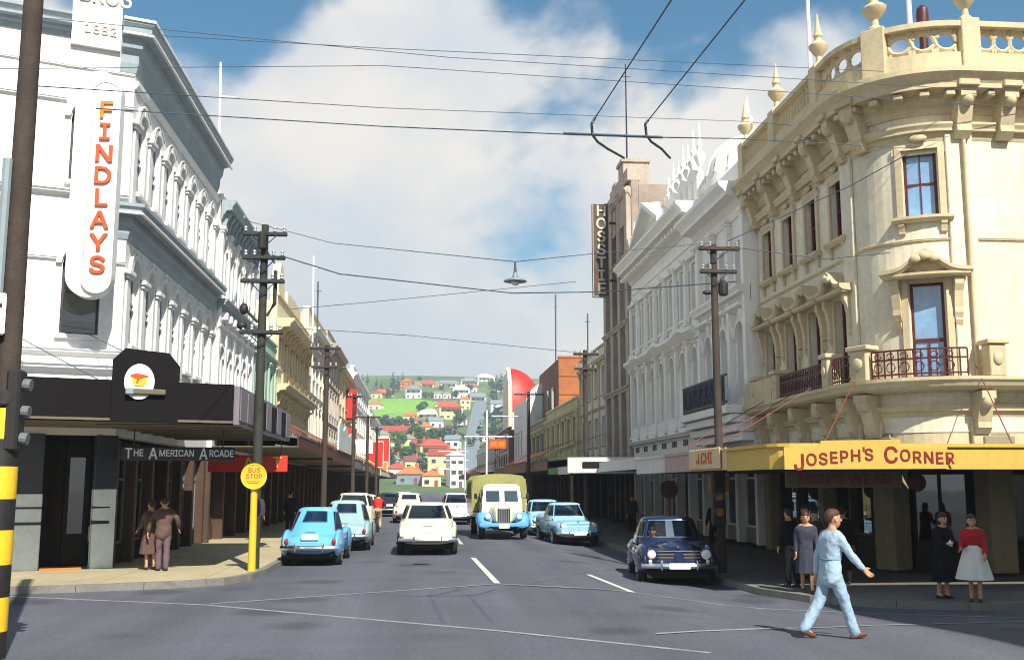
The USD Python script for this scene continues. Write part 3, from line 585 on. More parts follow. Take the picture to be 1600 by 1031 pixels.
# lit-looking lettered signs hung under the awning
t = thing('hanging_sign', 'blue and white lettered sign hung under the black awning', 'sign', (-5.65, 25.6, 2.77), math.radians(14))
obj('board', MB().cbox(-1.28, 1.28, -0.05, 0.05, -0.16, 0.16), 'iron_dark', t)
b = MB(); x = -1.2
for tx, hh, zz in (('T', 0.23, -0.11), ('HE', 0.15, -0.06), (' ', 0, 0), ('A', 0.25, -0.12), ('MERICAN', 0.15, -0.06), (' ', 0, 0), ('A', 0.25, -0.12), ('RCADE', 0.15, -0.06)):
    if tx == ' ': x += 0.09; continue
    b.text(tx, hh, x, -0.05, zz, 0.02, True, -1, 0.0, 0.82); x = b.v[-1][:, 0].max() + 0.025
obj('lettering', b, 'tile_blue_white', t)
for x in (-1.0, 1.0): obj('hanger', MB().box(x - 0.015, x + 0.015, -0.015, 0.015, 0.16, 0.57), 'iron_dark', t)
t = thing('red_sign', 'red sign with pale letters hung beyond the yellow stop post', 'sign', (-4.95, 31.6, 2.70), math.radians(8))
obj('board', MB().cbox(-1.15, 1.1, -0.05, 0.05, -0.28, 0.20), 'red_paint', t)
obj('lettering', MB().text('A', 0.3, -0.02, -0.05, -0.16, 0.02, True, -1).text('T', 0.3, 0.78, -0.05, -0.14, 0.02, True, -1), 'sign_yellow', t)
for x in (-0.9, 0.9): obj('hanger', MB().box(x - 0.015, x + 0.015, -0.015, 0.015, 0.20, 0.63), 'iron_dark', t)
# ================================================================ further buildings of both sides of the street
def side_path(side, ya, yb, x):
    """left side runs away from the camera (outside faces +x), right side runs towards it (outside faces -x)"""
    return Path((x, ya), 90, [('l', yb - ya)]) if side < 0 else Path((x, yb), -90, [('l', yb - ya)])
def terrace(name, label, side, ya, yb, x, h, floors, nb, wm, tm, *, fm='window_frame', arched=False, cor=(0.45, 0.6), parapet=0.7, wr=0.5, awn=None, depth=11, z0=3.6, pil=True, brackets=0, gm='glass', finials=0, hood=False, ground='shop_dark', rb=None):
    P = side_path(side, ya, yb, x); B = Bld(name, label, P, group='shop buildings along the street'); L = yb - ya; w = L / nb; top = h - parapet; fh = (top - z0) / floors; holes = []; wins = []
    for f in range(floors):
        for k in range(nb):
            c, zb, ww, hh = (k + 0.5) * w, z0 + f * fh + 0.28 * fh, w * wr, fh * 0.56
            holes.append((arch if arched else rect)(c, zb, ww, hh)); wins.append((c, zb, ww, hh))
    B.wall(0, L, z0, h, holes, wm)
    for c, zb, ww, hh in wins:
        B.window(c, zb, ww, hh, fm, gm, arched=arched, bars=(1, 2), sill=tm)
        if arched: B.ring(c, zb + hh - ww / 2, ww / 2 + 0.02, 0.03, 0.1, m=tm)
        elif hood: B.part('window_hood', B.mb().cbox(c - ww / 2 - 0.12, c + ww / 2 + 0.12, 0.002, 0.14, zb + hh + 0.1, zb + hh + 0.22), tm)
    if pil:
        for k in range(nb + 1): B.pil(min(max(k * w, 0.2), L - 0.2), z0 + 0.25, top - 0.3, 0.28, tm)
    for f in range(1, floors): B.cornice(0.0, L, cornice_prof(0.16, 0.2), tm, 'string_course', z0 + f * fh + 0.1)
    if cor: B.cornice(0.0, L, cornice_prof(*cor), tm, 'cornice', top)
    for k in range(brackets): B.bracket((k + 0.5) * L / brackets, top - cor[1] * 0.5, 0.16, 0.5, cor[0] * 0.7, tm)
    B.part('coping', B.mb().cbox(0.002, L - 0.002, -0.4, 0.1, h, h + 0.12), tm)
    for k in range(finials): B.part('finial', B.mb().lathe([(r * 1.1, q) for r, q in FINIAL], min(max(k * L / max(finials - 1, 1), 0.3), L - 0.3), -0.15, h + 0.1, 8), tm, smooth=30)
    sx = 1 if side > 0 else -1; xb = x + sx * 0.37
    B.body([(xb, ya + 0.003), (xb + sx * depth, ya + 0.003), (xb + sx * depth, yb - 0.003), (xb, yb - 0.003)], z0, h - 0.25, rb or wm)
    B.body([(x + sx * 1.9, ya + 0.003), (xb + sx * depth, ya + 0.003), (xb + sx * depth, yb - 0.003), (x + sx * 1.9, yb - 0.003)], 0.0, z0 - 0.003, ground, 'ground_floor_block')
    B.part('shop_beam', B.mb().box(0, L, -0.4, 0.002, 3.2, z0 - 0.002), wm)
    shopfront(B, 0.05, L - 0.05, 3.2, max(2, int(L / 2.2)), 'dark_frame', 'shop_brown', o=-0.35, door=1, fillm='shop_dark', pier=random.choice(['shop_brown', 'shop_dark', 'shop_brown']))
    if awn:
        d, zl, zh, am = awn
        B.part('awning_fascia', B.mb().box(0.02, L - 0.02, d - 0.06, d, zl, zh), am); B.part('awning_trim', B.mb().box(0.02, L - 0.02, d + 0.002, d + 0.03, zh - 0.06, zh + 0.03), 'soffit')
        B.part('awning_roof', B.mb().hull([(s, o, z) for s in (0.03, L - 0.03) for o, z in ((0.003, zh + 0.25), (0.003, zh + 0.18), (d - 0.061, zh - 0.06), (d - 0.061, zh - 0.13))]), 'roof_grey')
        B.part('awning_soffit', B.mb().box(0.03, L - 0.03, 0.003, d - 0.062, zl + 0.02, zl + 0.06), 'soffit')
        for s in np.arange(1.2, L, 2.6): B.part('awning_tie', B.mb().tube([(s, d - 0.1, zh), (s, 0.01, zh + 1.6)], 0.012, 5), 'iron_rust')
    return B
# ---- left side beyond the department store
B = terrace('shop_building', 'white two storey building with a bracketed cornice next to the department store', -1, 36.6, 44.4, -7.0, 12.0, 2, 5, 'white_render', 'white_trim', arched=True, cor=None, parapet=0.75, awn=(2.9, 3.3, 3.75, 'fascia_maroon'))
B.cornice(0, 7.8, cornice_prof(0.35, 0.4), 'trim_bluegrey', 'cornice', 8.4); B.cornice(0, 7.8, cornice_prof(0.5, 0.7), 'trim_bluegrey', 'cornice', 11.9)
for k in range(12): B.bracket(0.35 + k * 0.65, 11.5, 0.2, 0.6, 0.3, 'trim_bluegrey')
for k in range(9): B.part('dentil', B.mb().cbox(0.4 + k * 0.85, 0.65 + k * 0.85, 0.002, 0.3, 7.72, 7.98), 'white_trim')
B.part('gutter', B.mb().tube([(0, 0.8, 11.3), (7.8, 0.8, 11.3)], 0.05, 6), 'roof_iron_blue')
terrace('shop_building', 'low pale green building behind the tall left utility pole', -1, 44.5, 51.5, -7.0, 8.6, 1, 3, 'green_render', 'green_render', fm='dark_frame', cor=(0.2, 0.3), awn=(2.9, 3.3, 3.8, 'fascia_maroon'), wr=0.42)
B = terrace('shop_building', 'ornate cream building with brown bracketed cornices and a rounded gable', -1, 51.6, 66.0, -7.0, 11.2, 2, 6, 'cream_far', 'cream_trim', cor=(0.85, 0.8), parapet=1.1, brackets=12, awn=(2.9, 3.2, 3.75, 'fascia_maroon'), hood=True)
B.cornice(0, 14.4, cornice_prof(0.7, 0.6), 'cream_trim', 'cornice', 6.9)
for k in range(12): B.bracket(0.6 + k * 1.2, 6.4, 0.18, 0.5, 0.4, 'cream_trim')
B.part('gable', B.mb().prism(Polygon([(0.2, 11.32), (2.6, 11.32), (2.6, 12.0), (2.0, 12.3)] + [(1.4 + 0.6 * math.cos(a), 12.5 + 0.6 * math.sin(a)) for a in np.linspace(0.2, PI - 0.2, 8)] + [(0.8, 12.3), (0.2, 12.0)]), -0.4, 0.0), 'cream_far')
B.part('parapet_block', B.mb().cbox(4.0, 10.0, -0.4, 0.0, 11.32, 12.1), 'cream_far')
terrace('shop_building', 'cream and white building with a stepped parapet beside the second left pole', -1, 66.1, 78.0, -7.0, 13.0, 2, 5, 'cream_far', 'pale_render', cor=(0.7, 0.7), parapet=1.2, brackets=8, awn=(2.9, 3.1, 3.7, 'fascia_grey'), hood=True)
terrace('shop_building', 'narrow grey building with dark projecting cornices on the left side', -1, 78.1, 90.0, -6.9, 13.3, 3, 5, 'pale_render', 'grey_stone', cor=(0.8, 0.8), parapet=0.9, awn=(2.9, 3.1, 3.7, 'fascia_grey'), hood=True)
B = terrace('shop_building', 'cream building hung with two upright red panels', -1, 90.1, 108.0, -6.9, 12.6, 2, 5, 'cream_far', 'cream_trim', cor=(0.6, 0.6), awn=(2.9, 3.0, 3.6, 'fascia_brown'), hood=True)
for z in (4.6, 8.2):
    B.part('red_panel', B.mb().cbox(9.6, 11.8, 0.002, 0.9, z, z + 2.7), 'red_paint'); B.part('panel_bracket', B.mb().cbox(10, 11.4, 0.002, 0.95, z - 0.4, z - 0.1), 'cream_trim')
B = terrace('shop_building', 'tall plain white building at the far left with a red hipped roof', -1, 108.2, 140.0, -6.8, 14.0, 3, 8, 'white_render', 'white_trim', cor=(0.4, 0.5), parapet=0.6, awn=(2.9, 3.0, 3.6, 'fascia_white'), pil=False)
B.part('roof', B.mb().hull([(2, -1, 14.15), (28, -1, 14.15), (2, -11, 14.15), (28, -11, 14.15), (8, -5, 17), (22, -5, 17)]), 'orange_brick')
terrace('shop_building', 'far white building closing the left side of the street', -1, 140.2, 178.0, -6.6, 12.0, 2, 9, 'pale_render', 'white_trim', cor=(0.4, 0.5), awn=(2.9, 3.0, 3.6, 'fascia_maroon'), pil=False)
# red and yellow signs on the far left shops
for (y, z, hh, m, lab) in ((86, 4.6, 1.0, 'sign_white', 'small white projecting sign above the left awnings'), (112, 3.9, 2.6, 'red_paint', 'tall red projecting sign at the far left shops'), (126, 3.6, 1.1, 'letter_orange', 'low orange projecting sign at the far left shops'), (134, 4.4, 3.4, 'red_paint', 'far upright red sign at the end of the left awnings')):
    t = thing('projecting_sign', lab, 'sign', (-4.6, y, z)); obj('board', MB().cbox(-0.8, 0.8, -0.08, 0.08, 0, hh), m, t); obj('sign_border', MB().prism(sbox(-0.86, -0.06, 0.86, hh + 0.06).difference(sbox(-0.78, 0.02, 0.78, hh - 0.02)), -0.11, -0.081), 'sign_white', t); obj('arm', MB().box(-2.2, -0.8, -0.03, 0.03, hh * 0.7, hh * 0.7 + 0.06), 'iron_dark', t)
t = thing('fascia_sign', 'pale blue scalloped sign board standing on the left awnings', 'sign', (-4.05, 62.0, 3.72), math.radians(90))
obj('board', MB().prism(Polygon([(-8.5, 0.06), (6, 0.06), (6, 0.8), (3, 0.9), (1, 1.3), (-1, 0.95), (-3.2, 1.5), (-5.4, 1.1), (-7, 1.7), (-8.5, 1.2)]), -0.04, 0.04), 'tile_blue_white', t)
obj('stay', MB().box(-5, -4.9, 0.04, 0.9, 0.06, 0.12), 'iron_dark', t)
t = thing('awning_blind', 'bright green blind over a far left shop', 'awning', (-5.2, 100, 3.7)); obj('blind_cloth', MB().hull([(a, b, z) for b in (-4, 4) for a, z in ((-1.6, 1.9), (-1.6, 1.8), (1.2, 0.2), (1.2, 0.1))]), 'yellow_green', t); obj('rail', MB().tube([(1.2, -4, 0.1), (1.2, 4, 0.1)], 0.03, 5), 'iron_dark', t)

# ================================================================ right side, the cream corner building
XJ, RJ = 11.3, 1.9
P2 = Path((XJ, 34.0), -90, [('l', 34.0 - 24.3 - RJ), ('a', RJ, 90), ('l', 7.5)])
SA = 34.0 - 24.3 - RJ; ARC = RJ * PI / 2; SB = SA + ARC; SE = SB + 7.4       # side 0..SA, corner SA..SB, front SB..SE
B = Bld('corner_building', 'cream three storey corner building with rounded corner, balustrade and yellow awning', P2)
sc = SA + ARC * 0.70                                                          # the corner window axis
bays = [1.05 + k * 1.92 for k in range(4)]                                    # window axes of the street side
fr = [SB + 2.9, SB + 5.2]
h1 = [rect(c, 4.62, 0.86, 2.36) for c in bays + [sc] + fr]; h2 = [rect(c, 8.62, 0.84, 1.72) for c in bays + [sc] + fr]
B.wall(0, SE, 3.3, 7.9, h1, 'cream_render'); B.wall(0, SE, 7.9, 11.6, h2, 'cream_render', label='upper wall')
for c in bays + [sc] + fr:
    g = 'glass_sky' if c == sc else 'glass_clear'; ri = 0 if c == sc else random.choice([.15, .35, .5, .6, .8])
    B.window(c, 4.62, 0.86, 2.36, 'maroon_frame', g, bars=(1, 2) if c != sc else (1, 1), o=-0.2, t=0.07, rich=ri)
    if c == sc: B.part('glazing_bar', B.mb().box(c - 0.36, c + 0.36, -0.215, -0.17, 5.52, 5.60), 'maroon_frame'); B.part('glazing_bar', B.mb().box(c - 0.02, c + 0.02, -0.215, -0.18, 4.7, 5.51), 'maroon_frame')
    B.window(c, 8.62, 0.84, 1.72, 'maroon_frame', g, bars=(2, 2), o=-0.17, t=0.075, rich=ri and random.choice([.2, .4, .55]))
    # architraves
    for z, h, wd in ((4.62, 2.36, 0.86), (8.62, 1.72, 0.84)):
        pg = sbox(c - wd / 2 - 0.15, z - 0.0, c + wd / 2 + 0.15, z + h + 0.15).difference(sbox(c - wd / 2, z - 0.1, c + wd / 2, z + h))
        B.part('architrave', B.mb().prism(pg, 0.002, 0.07), 'cream_trim')
    B.part('architrave_ear', B.mb().cbox(c - 0.66, c + 0.66, 0.003, 0.06, 10.22, 10.42), 'cream_trim')
    B.part('keystone_boss', B.mb().sphere((c, 0.09, 10.6), (0.20, 0.07, 0.10), 2), 'cream_trim', smooth=True)
    # upper sill on consoles
    b = B.mb(); b.sweep([(0.002, 8.62), (0.20, 8.62), (0.20, 8.55), (0.12, 8.47), (0.002, 8.47)], [c - 0.68, c - 0.3, c, c + 0.3, c + 0.68]); B.part('sill', b, 'cream_trim')
    for q in (-0.48, 0.48): B.bracket(c + q, 8.465, 0.14, 0.28, 0.13, 'cream_trim')
    # curved pediment over the first floor window
    n = 12; xs_ = np.linspace(-0.92, 0.92, n + 1)
    topz = lambda a: 7.27 + 0.46 * math.exp(-(a / 0.34) ** 2)
    b = B.mb()
    for q in range(n): b.hull([(c + a, o, z) for a in (xs_[q], xs_[q + 1]) for o, z in ((0.002, topz(a)), (0.44, topz(a)), (0.44, topz(a) - 0.09), (0.36, topz(a) - 0.16), (0.002, topz(a) - 0.2))])
    B.part('pediment', b, 'cream_trim')
    B.part('pediment_field', B.mb().prism(Polygon([(c + a, topz(a) - 0.1) for a in xs_] + [(c + 0.9, 7.13), (c - 0.9, 7.13)]), 0.003, 0.2), 'cream_trim')
    b = B.mb(); b.sweep([(0.002, 7.16), (0.40, 7.16), (0.40, 7.10), (0.34, 7.05), (0.002, 7.05)], [c + a for a in np.linspace(-0.88, 0.88, 7)]); B.part('pediment_shelf', b, 'cream_trim')
    for q in (-0.17, 0, 0.17): B.part('pediment_boss', B.mb().sphere((c + q, 0.46, 7.48 + (0.06 if q == 0 else 0)), (0.105, 0.07, 0.105), 2), 'cream_trim', smooth=True)
    for q in (-0.68, 0.68):
        B.bracket(c + q, 7.045, 0.19, 1.0, 0.27, 'cream_trim', 'console')
        B.part('console_drop', B.mb().hull([(c + q + a, o, z) for a in (-0.08, 0.08) for o, z in ((0.002, 6.0), (0.14, 6.0), (0.1, 5.9), (0.002, 5.72))]), 'cream_trim')
# quoin pilasters of the corner and the bays
for c in (SA - 0.25, SB + 0.05):
    B.part('corner_pilaster', B.mb().cbox(c - 0.34, c + 0.34, 0.003, 0.09, 4.6, 10.7), 'cream_render')
for z, h, d, n in ((10.95, 0.42, 0.22, 'string_course'), (8.05, 0.10, 0.05, 'string_course'), (3.95, 0.28, 0.16, 'string_course')): B.cornice(0, SE, cornice_prof(d, h), 'cream_trim', n, z)
B.cornice(-0.05, SE, cornice_prof(0.85, 0.95), 'cream_trim', 'cornice', 12.15, 'deep main cornice')
B.wall(-0.0, SE, 11.6, 12.14, [], 'cream_render', 0.35, -0.01, 'frieze')
# big paired brackets under the cornice
for c in [0.2, 2.05, 3.95, 5.85, SA - 0.2, SA + 0.65, SB + 0.1, SB + 1.2, SB + 3.9]:
    B.bracket(c, 11.68, 0.36, 1.15, 0.62, 'cream_trim'); B.part('bracket_cap', B.mb().cbox(c - 0.24, c + 0.24, 0.003, 0.74, 11.70, 11.86), 'cream_trim')
    B.part('bracket_scroll', B.mb().sphere((c, 0.50, 11.42), (0.15, 0.16, 0.16), 2), 'cream_trim', smooth=True)
for k in range(34):
    c = 0.45 + k * 0.48
    if c < SE: B.part('modillion', B.mb().cbox(c - 0.09, c + 0.09, 0.12, 0.58, 11.50, 11.64), 'cream_trim')
# parapet balustrade: plinth, rings between posts, rail
def P_at(o): return lambda s: s
B.cornice(0, SE, [(0.55, 12.62), (0.55, 12.155), (0.22, 12.155), (0.22, 12.62)], 'cream_trim', 'parapet_plinth')
B.cornice(0, SE, [(0.60, 13.42), (0.60, 13.28), (0.17, 13.28), (0.17, 13.42)], 'cream_trim', 'parapet_rail')
posts = [0.25, 3.4, 6.9, SA + 1.35, SB + 0.25, SB + 2.9, SB + 5.6]
for c in posts:
    B.part('parapet_post', B.mb().cbox(c - 0.24, c + 0.24, 0.14, 0.63, 12.157, 13.50), 'cream_trim')
    B.part('finial', B.mb().lathe([(r * 1.05, q * 1.15) for r, q in FINIAL], c, 0.385, 13.5, 12), 'cream_trim', smooth=30)
for a, b_ in zip(posts[:-1], posts[1:]):
    g0, g1 = a + 0.26, b_ - 0.26; n = max(2, int(round((g1 - g0) / 0.47))); ww = (g1 - g0) / n
    if a < SA - 2:       # the street side has short balusters
        for k in range(n * 2): B.part('baluster', B.mb().lathe([(0.07, 0), (0.05, 0.12), (0.085, 0.3), (0.05, 0.52), (0.07, 0.655)], g0 + (k + 0.5) * ww / 2, 0.385, 12.622, 6), 'cream_trim', smooth=True)
    else:
        for k in range(n):
            c = g0 + (k + 0.5) * ww; r = 0.225; th = np.linspace(0, 2 * PI, 15)
            b = B.mb(); b.tube([(c + r * math.cos(q), 0.385, 12.95 + r * math.sin(q)) for q in th], 0.058, 6)
            for sx_ in (-1, 1):
                for sz_ in (-1, 1): b.tube([(c + sx_ * r * 0.72, 0.385, 12.95 + sz_ * r * 0.72), (c + sx_ * ww * 0.5, 0.385, 12.95 + sz_ * 0.33)], 0.055, 5)
            B.part('baluster_ring', b, 'cream_trim', smooth=30)
# balcony slab, railings, pedestals
B.cornice(-0.05, SE, [(-0.01, 4.58), (0.72, 4.58), (0.72, 4.50), (0.66, 4.44), (0.62, 4.36), (0.5, 4.30), (0.2, 4.26), (-0.01, 4.26)], 'cream_trim', 'balcony_slab')
for c in [0.3, 2.05, 3.95, 5.85, SA - 0.2, SA + 0.62, SB + 0.15, SB + 2.0, SB + 4.2]:
    B.bracket(c, 4.25, 0.34, 1.0, 0.55, 'cream_trim'); B.part('bracket_scroll', B.mb().sphere((c, 0.42, 4.0), (0.16, 0.17, 0.17), 2), 'cream_trim', smooth=True)
    B.part('bracket_block', B.mb().cbox(c - 0.22, c + 0.22, 0.003, 0.12, 3.0, 3.6), 'cream_trim')
for c in [SA + 0.72, SA - 0.75, 3.0, 1.0, SB + 0.35]:
    b = B.mb(); b.cbox(c - 0.2, c + 0.2, 0.30, 0.68, 4.582, 5.34); b.cbox(c - 0.27, c + 0.27, 0.24, 0.74, 5.341, 5.46); B.part('balcony_pedestal', b, 'cream_trim')
    B.part('pedestal_swag', B.mb().sphere((c, 0.69, 5.0), (0.12, 0.06, 0.16), 2), 'cream_trim', smooth=True)
def railing(a, c, label=None):
    b = B.mb()
    for z in (4.66, 5.02, 5.24): b.sweep([(0.53, z), (0.57, z), (0.57, z + 0.04), (0.53, z + 0.04)], np.linspace(a, c, 8))
    n = int((c - a) / 0.13)
    for k in range(n + 1):
        s = a + (c - a) * k / n; b.box(s - 0.012, s + 0.012, 0.54, 0.565, 4.583, 5.25)
    for k in range(int((c - a) / 0.26)):
        s = a + 0.13 + k * 0.26; b.tube([(s + 0.085 * math.cos(q), 0.552, 4.85 + 0.12 * math.sin(q)) for q in np.linspace(0, 2 * PI, 9)], 0.014, 4); b.tube([(s + 0.07 * math.cos(q), 0.552, 5.13 + 0.07 * math.sin(q)) for q in np.linspace(0, 2 * PI, 9)], 0.012, 4)
    B.part('balcony_railing', b, 'iron_red', label=label)
railing(SA + 0.98, SB - 0.25, 'corner balcony railing'); railing(SA - 0.5, SA + 0.48); railing(3.25, SA - 1.0)
B.cornice(0.0, 2.7, [(0.30, 5.3), (0.66, 5.3), (0.66, 4.583), (0.30, 4.583)], 'cream_trim', 'balcony_wall')
# ground floor: piers, dark openings, glazed shop
for c, wd in ((SA + 0.75, 0.62), (SB + 0.55, 0.62), (SB + 3.6, 0.6), (SA - 2.9, 0.35), (0.3, 0.5)):
    b = B.mb(); b.cbox(c - wd / 2, c + wd / 2, -0.6, 0.10, 0.0, 3.29); B.part('ground_pier', b, 'pier_cream_shaded')
    B.part('pier_capital', B.mb().cbox(c - wd / 2 - 0.07, c + wd / 2 + 0.07, -0.6, 0.17, 2.95, 3.2), 'pier_cream_shaded')
B.part('ground_lintel', B.mb().sweep([(-0.4, 3.298), (-0.02, 3.298), (-0.02, 2.98), (-0.4, 2.98)], P2.stations(0, SE)), 'cream_trim')
for a, c in ((SA + 1.1, SB + 0.2), (SB + 0.9, SB + 3.25)):
    B.part('shop_door', B.mb().prism(sbox(a, 0.0, c, 2.97).difference(unary_union([sbox(a + 0.12, 0.7, (a + c) / 2 - 0.06, 2.3), sbox((a + c) / 2 + 0.06, 0.7, c - 0.12, 2.3)])), -0.75, -0.68), 'shop_dark')
    B.part('pane', B.mb().box(a + 0.12, c - 0.12, -0.73, -0.72, 0.7, 2.3), 'glass_clear')
def mirror_pane(a, c, z0_, z1_, o):
    f = B.part('shop_window', B.mb().prism(sbox(a, z0_, c, z1_).difference(sbox(a + 0.06, z0_ + 0.06, c - 0.06, z1_ - 0.06)), o - 0.06, o), 'shop_brown'); B.part('pane', B.mb().box(a + 0.06, c - 0.06, o - 0.04, o - 0.03, z0_ + 0.06, z1_ - 0.06), 'glass_clear', f); B.part('display_goods', B.mb().cbox(a + 0.25, a + 0.6, -1.0, -0.7, z0_, z0_ + 0.9), 'cloth_navy'); B.part('display_goods', B.mb().cbox(c - 0.7, c - 0.4, -0.9, -0.6, z0_, z0_ + 0.5), 'plate_white'); B.part('price_card', B.mb().box((a + c) / 2 - 0.2, (a + c) / 2 + 0.15, o - 0.12, o - 0.11, 1.5, 1.95), 'plate_white')
for a, c in ((0.6, 2.4), (2.5, 4.4), (5.2, 6.4), (6.5, SA + 0.4)):
    mirror_pane(a, c, 0.75, 2.7, -0.25); B.part('stall_riser', B.mb().cbox(a, c, -0.4, -0.2, 0.0, 0.74), 'shop_dark')
for s in (2.45, 6.45, 4.75): B.part('window_post', B.mb().cbox(s - 0.06, s + 0.06, -0.3, -0.1, 0.0, 2.97), 'shop_brown')
pj = lambda s, o: tuple(P2.at(s, o)[0])
ARCP = [pj(s, -0.4) for s in np.linspace(SA, SB, 7)]
B.body([(24, 34), (XJ + 0.4, 34)] + ARCP + [(21.0, 24.7), (24, 24.7)], 3.5, 12.0, 'cream_render')
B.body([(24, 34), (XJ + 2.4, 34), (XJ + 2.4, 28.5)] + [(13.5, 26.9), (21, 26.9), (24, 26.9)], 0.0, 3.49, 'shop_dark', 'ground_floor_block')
# drain pipe and roof things
B.part('drain_pipe', B.mb().tube([(SB + 0.12, 0.17, 4.6), (SB + 0.12, 0.17, 10.5)], 0.05, 8), 'cream_trim', smooth=True)
# awning over the right footpath
FX, FY = 7.0, 20.6
fj = Path((FX, 34.0), -90, [('l', 34.0 - FY - 0.6), ('a', 0.6, 90), ('l', 12)])
Lk = 34.0 - FY - 0.6; fm_ = fj.fn(P2.p0)
ZL, ZH = 2.36, 2.80
b = MB(fm_); b.sweep([(-0.06, ZL), (0.0, ZL), (0.0, ZH), (-0.06, ZH)], fj.stations(Lk - 2.6, fj.length)); B.part('awning_fascia', b, 'fascia_yellow')
b = MB(fm_); b.sweep([(-0.09, ZH + 0.002), (0.05, ZH + 0.002), (0.05, ZH + 0.07), (-0.09, ZH + 0.07)], fj.stations(Lk - 2.6, fj.length)); B.part('awning_trim', b, 'fascia_yellow')
for a, c, m in ((7.3, Lk - 2.61, 'fascia_cream'), (4.0, 7.29, 'fascia_pink'), (0.0, 3.99, 'fascia_white')):
    zl = ZL + 0.03; B.part('awning_fascia', MB(fm_).box(a, c, -0.06, 0.0, zl, ZH + 0.08), m)
    B.part('awning_trim', MB(fm_).box(a, c, 0.002, 0.03, ZH + 0.03, ZH + 0.1), m)
AWJ = Polygon([(FX + 0.07, 34), (FX + 0.07, FY + 0.7), (FX + 0.7, FY + 0.07), (20.5, FY + 0.07), (20.5, 24.5), (13.2, 24.5), (12.1, 24.7), (11.5, 25.3), (11.25, 26.2), (11.25, 34)])
B.part('awning_roof', MB().flat(affinity.translate(AWJ, -P2.p0[0], -P2.p0[1]), ZH - 0.06, ZH), 'roof_grey'); B.part('awning_soffit', MB().flat(affinity.translate(AWJ, -P2.p0[0], -P2.p0[1]), ZL + 0.04, ZL + 0.09), 'soffit')
for s, z in ((SA + 0.1, 4.9), (SB + 0.1, 4.9), (2.2, 4.6), (4.6, 4.6), (6.6, 4.7)):
    q = P2.at(s, 0.72 if z < 4.8 else 0.1)[0]; e = (FX + 0.4, q[1]) if s < SA else ((8.2, FY + 0.5) if s < SB else (12.2, FY + 0.3))
    B.part('awning_tie', MB().tube([(q[0] - P2.p0[0], q[1] - P2.p0[1], z), (e[0] - P2.p0[0], e[1] - P2.p0[1], ZH)], 0.014, 6), 'iron_rust')
# signs on and under that awning
t = thing('shop_sign', 'yellow painted sign reading JOSEPHS CORNER on the yellow awning', 'sign', (8.62, FY - 0.03, ZL + 0.03))
obj('board', MB().prism(Polygon([(-1.42, -0.04), (1.95, -0.02), (1.95, 0.41), (1.0, 0.43), (0.98, 0.56), (-0.66, 0.53), (-0.68, 0.44), (-1.42, 0.40)]), -0.05, 0.0), 'fascia_yellow', t)
b = MB(); x = -1.25
for k, (ch, z) in enumerate(zip("JOSEPH'S CORNER", [0.00, 0.045, 0.06, 0.085, 0.105, 0.125, 0.2, 0.145, 0, 0.15, 0.13, 0.10, 0.09, 0.08, 0.075])):
    big = ch in 'JC'
    hh = 0.31 if big else 0.225
    if ch == ' ': x += 0.17; continue
    if ch == "'": obj('letter', MB().text("'", 0.2, x, -0.05, z + 0.0, 0.012, True, -1, 0.0), 'letter_maroon', t); x += 0.045; continue
    m = MB().text(ch, hh, x, -0.05, z - (0.05 if big else 0), 0.012, True, -1, 0.0, 1.0); wd = m.arrays()[0][:, 0].max() - x; obj('letter', m, 'letter_maroon', t); x += wd + 0.03
t = thing('hanging_sign', 'dark olive sign reading MENS WEAR hung under the yellow awning', 'sign', (9.0, 22.0, 2.16), math.radians(-4)); obj('board', MB().cbox(-1.25, 1.25, -0.04, 0.04, -0.17, 0.2), 'soffit', t); obj('lettering', MB().text("MEN'S WEAR", 0.2, 0, -0.04, -0.09, 0.012, True, -1, 0.5, 1.15), 'letter_maroon', t); obj('hanger', MB().box(-1.0, -0.97, -0.015, 0.015, 0.2, 0.26).box(0.97, 1.0, -0.015, 0.015, 0.2, 0.26), 'iron_dark', t)
t = thing('fascia_letters_sign', 'cream fascia board with red letters J.CH beside the right pole', 'sign', (FX - 0.035, 25.4, ZL + 0.06), math.radians(-90)); obj('board', MB().cbox(-1.55, 1.25, -0.04, 0.0, 0.0, 0.50), 'fascia_cream', t); obj('lettering', MB().text('J.CHI', 0.26, -0.1, -0.04, 0.14, 0.012, True, -1, 0.5, 1.5), 'letter_red', t)
t = thing('hanging_sign', 'dark square sign hung at the right end of the yellow awning', 'sign', (13.9, FY - 0.02, ZL + 0.15)); obj('board', MB().cbox(-0.16, 0.5, -0.05, 0, 0.02, 0.16), 'letter_maroon', t); obj('bar', MB().cbox(-0.55, 0.7, -0.04, 0, 0.17, 0.21), 'letter_maroon', t)
t = thing('round_sign', 'dark round sign hung under the awning near the pale pier', 'sign', (10.9, 22.6, 2.10)); obj('disc', MB().prism(Point(0, 0).buffer(0.2, 12), -0.03, 0.03), 'fascia_maroon', t); obj('hanger', MB().box(-0.02, 0.02, -0.01, 0.01, 0.2, 0.36), 'iron_dark', t)
t = thing('roof_vent', 'dark red round-topped vent behind the corner balustrade', 'vent', (12.95, 25.1, 12.0)); obj('pipe', MB().lathe([(0.11, 0), (0.11, 2.1)], n=12), 'iron_red', t, smooth=30); obj('cowl', MB().lathe([(0.15, 1.85), (0.16, 2.2), (0.14, 2.35), (0.06, 2.44), (0.0, 2.45)], n=14), 'iron_red', t, smooth=30)
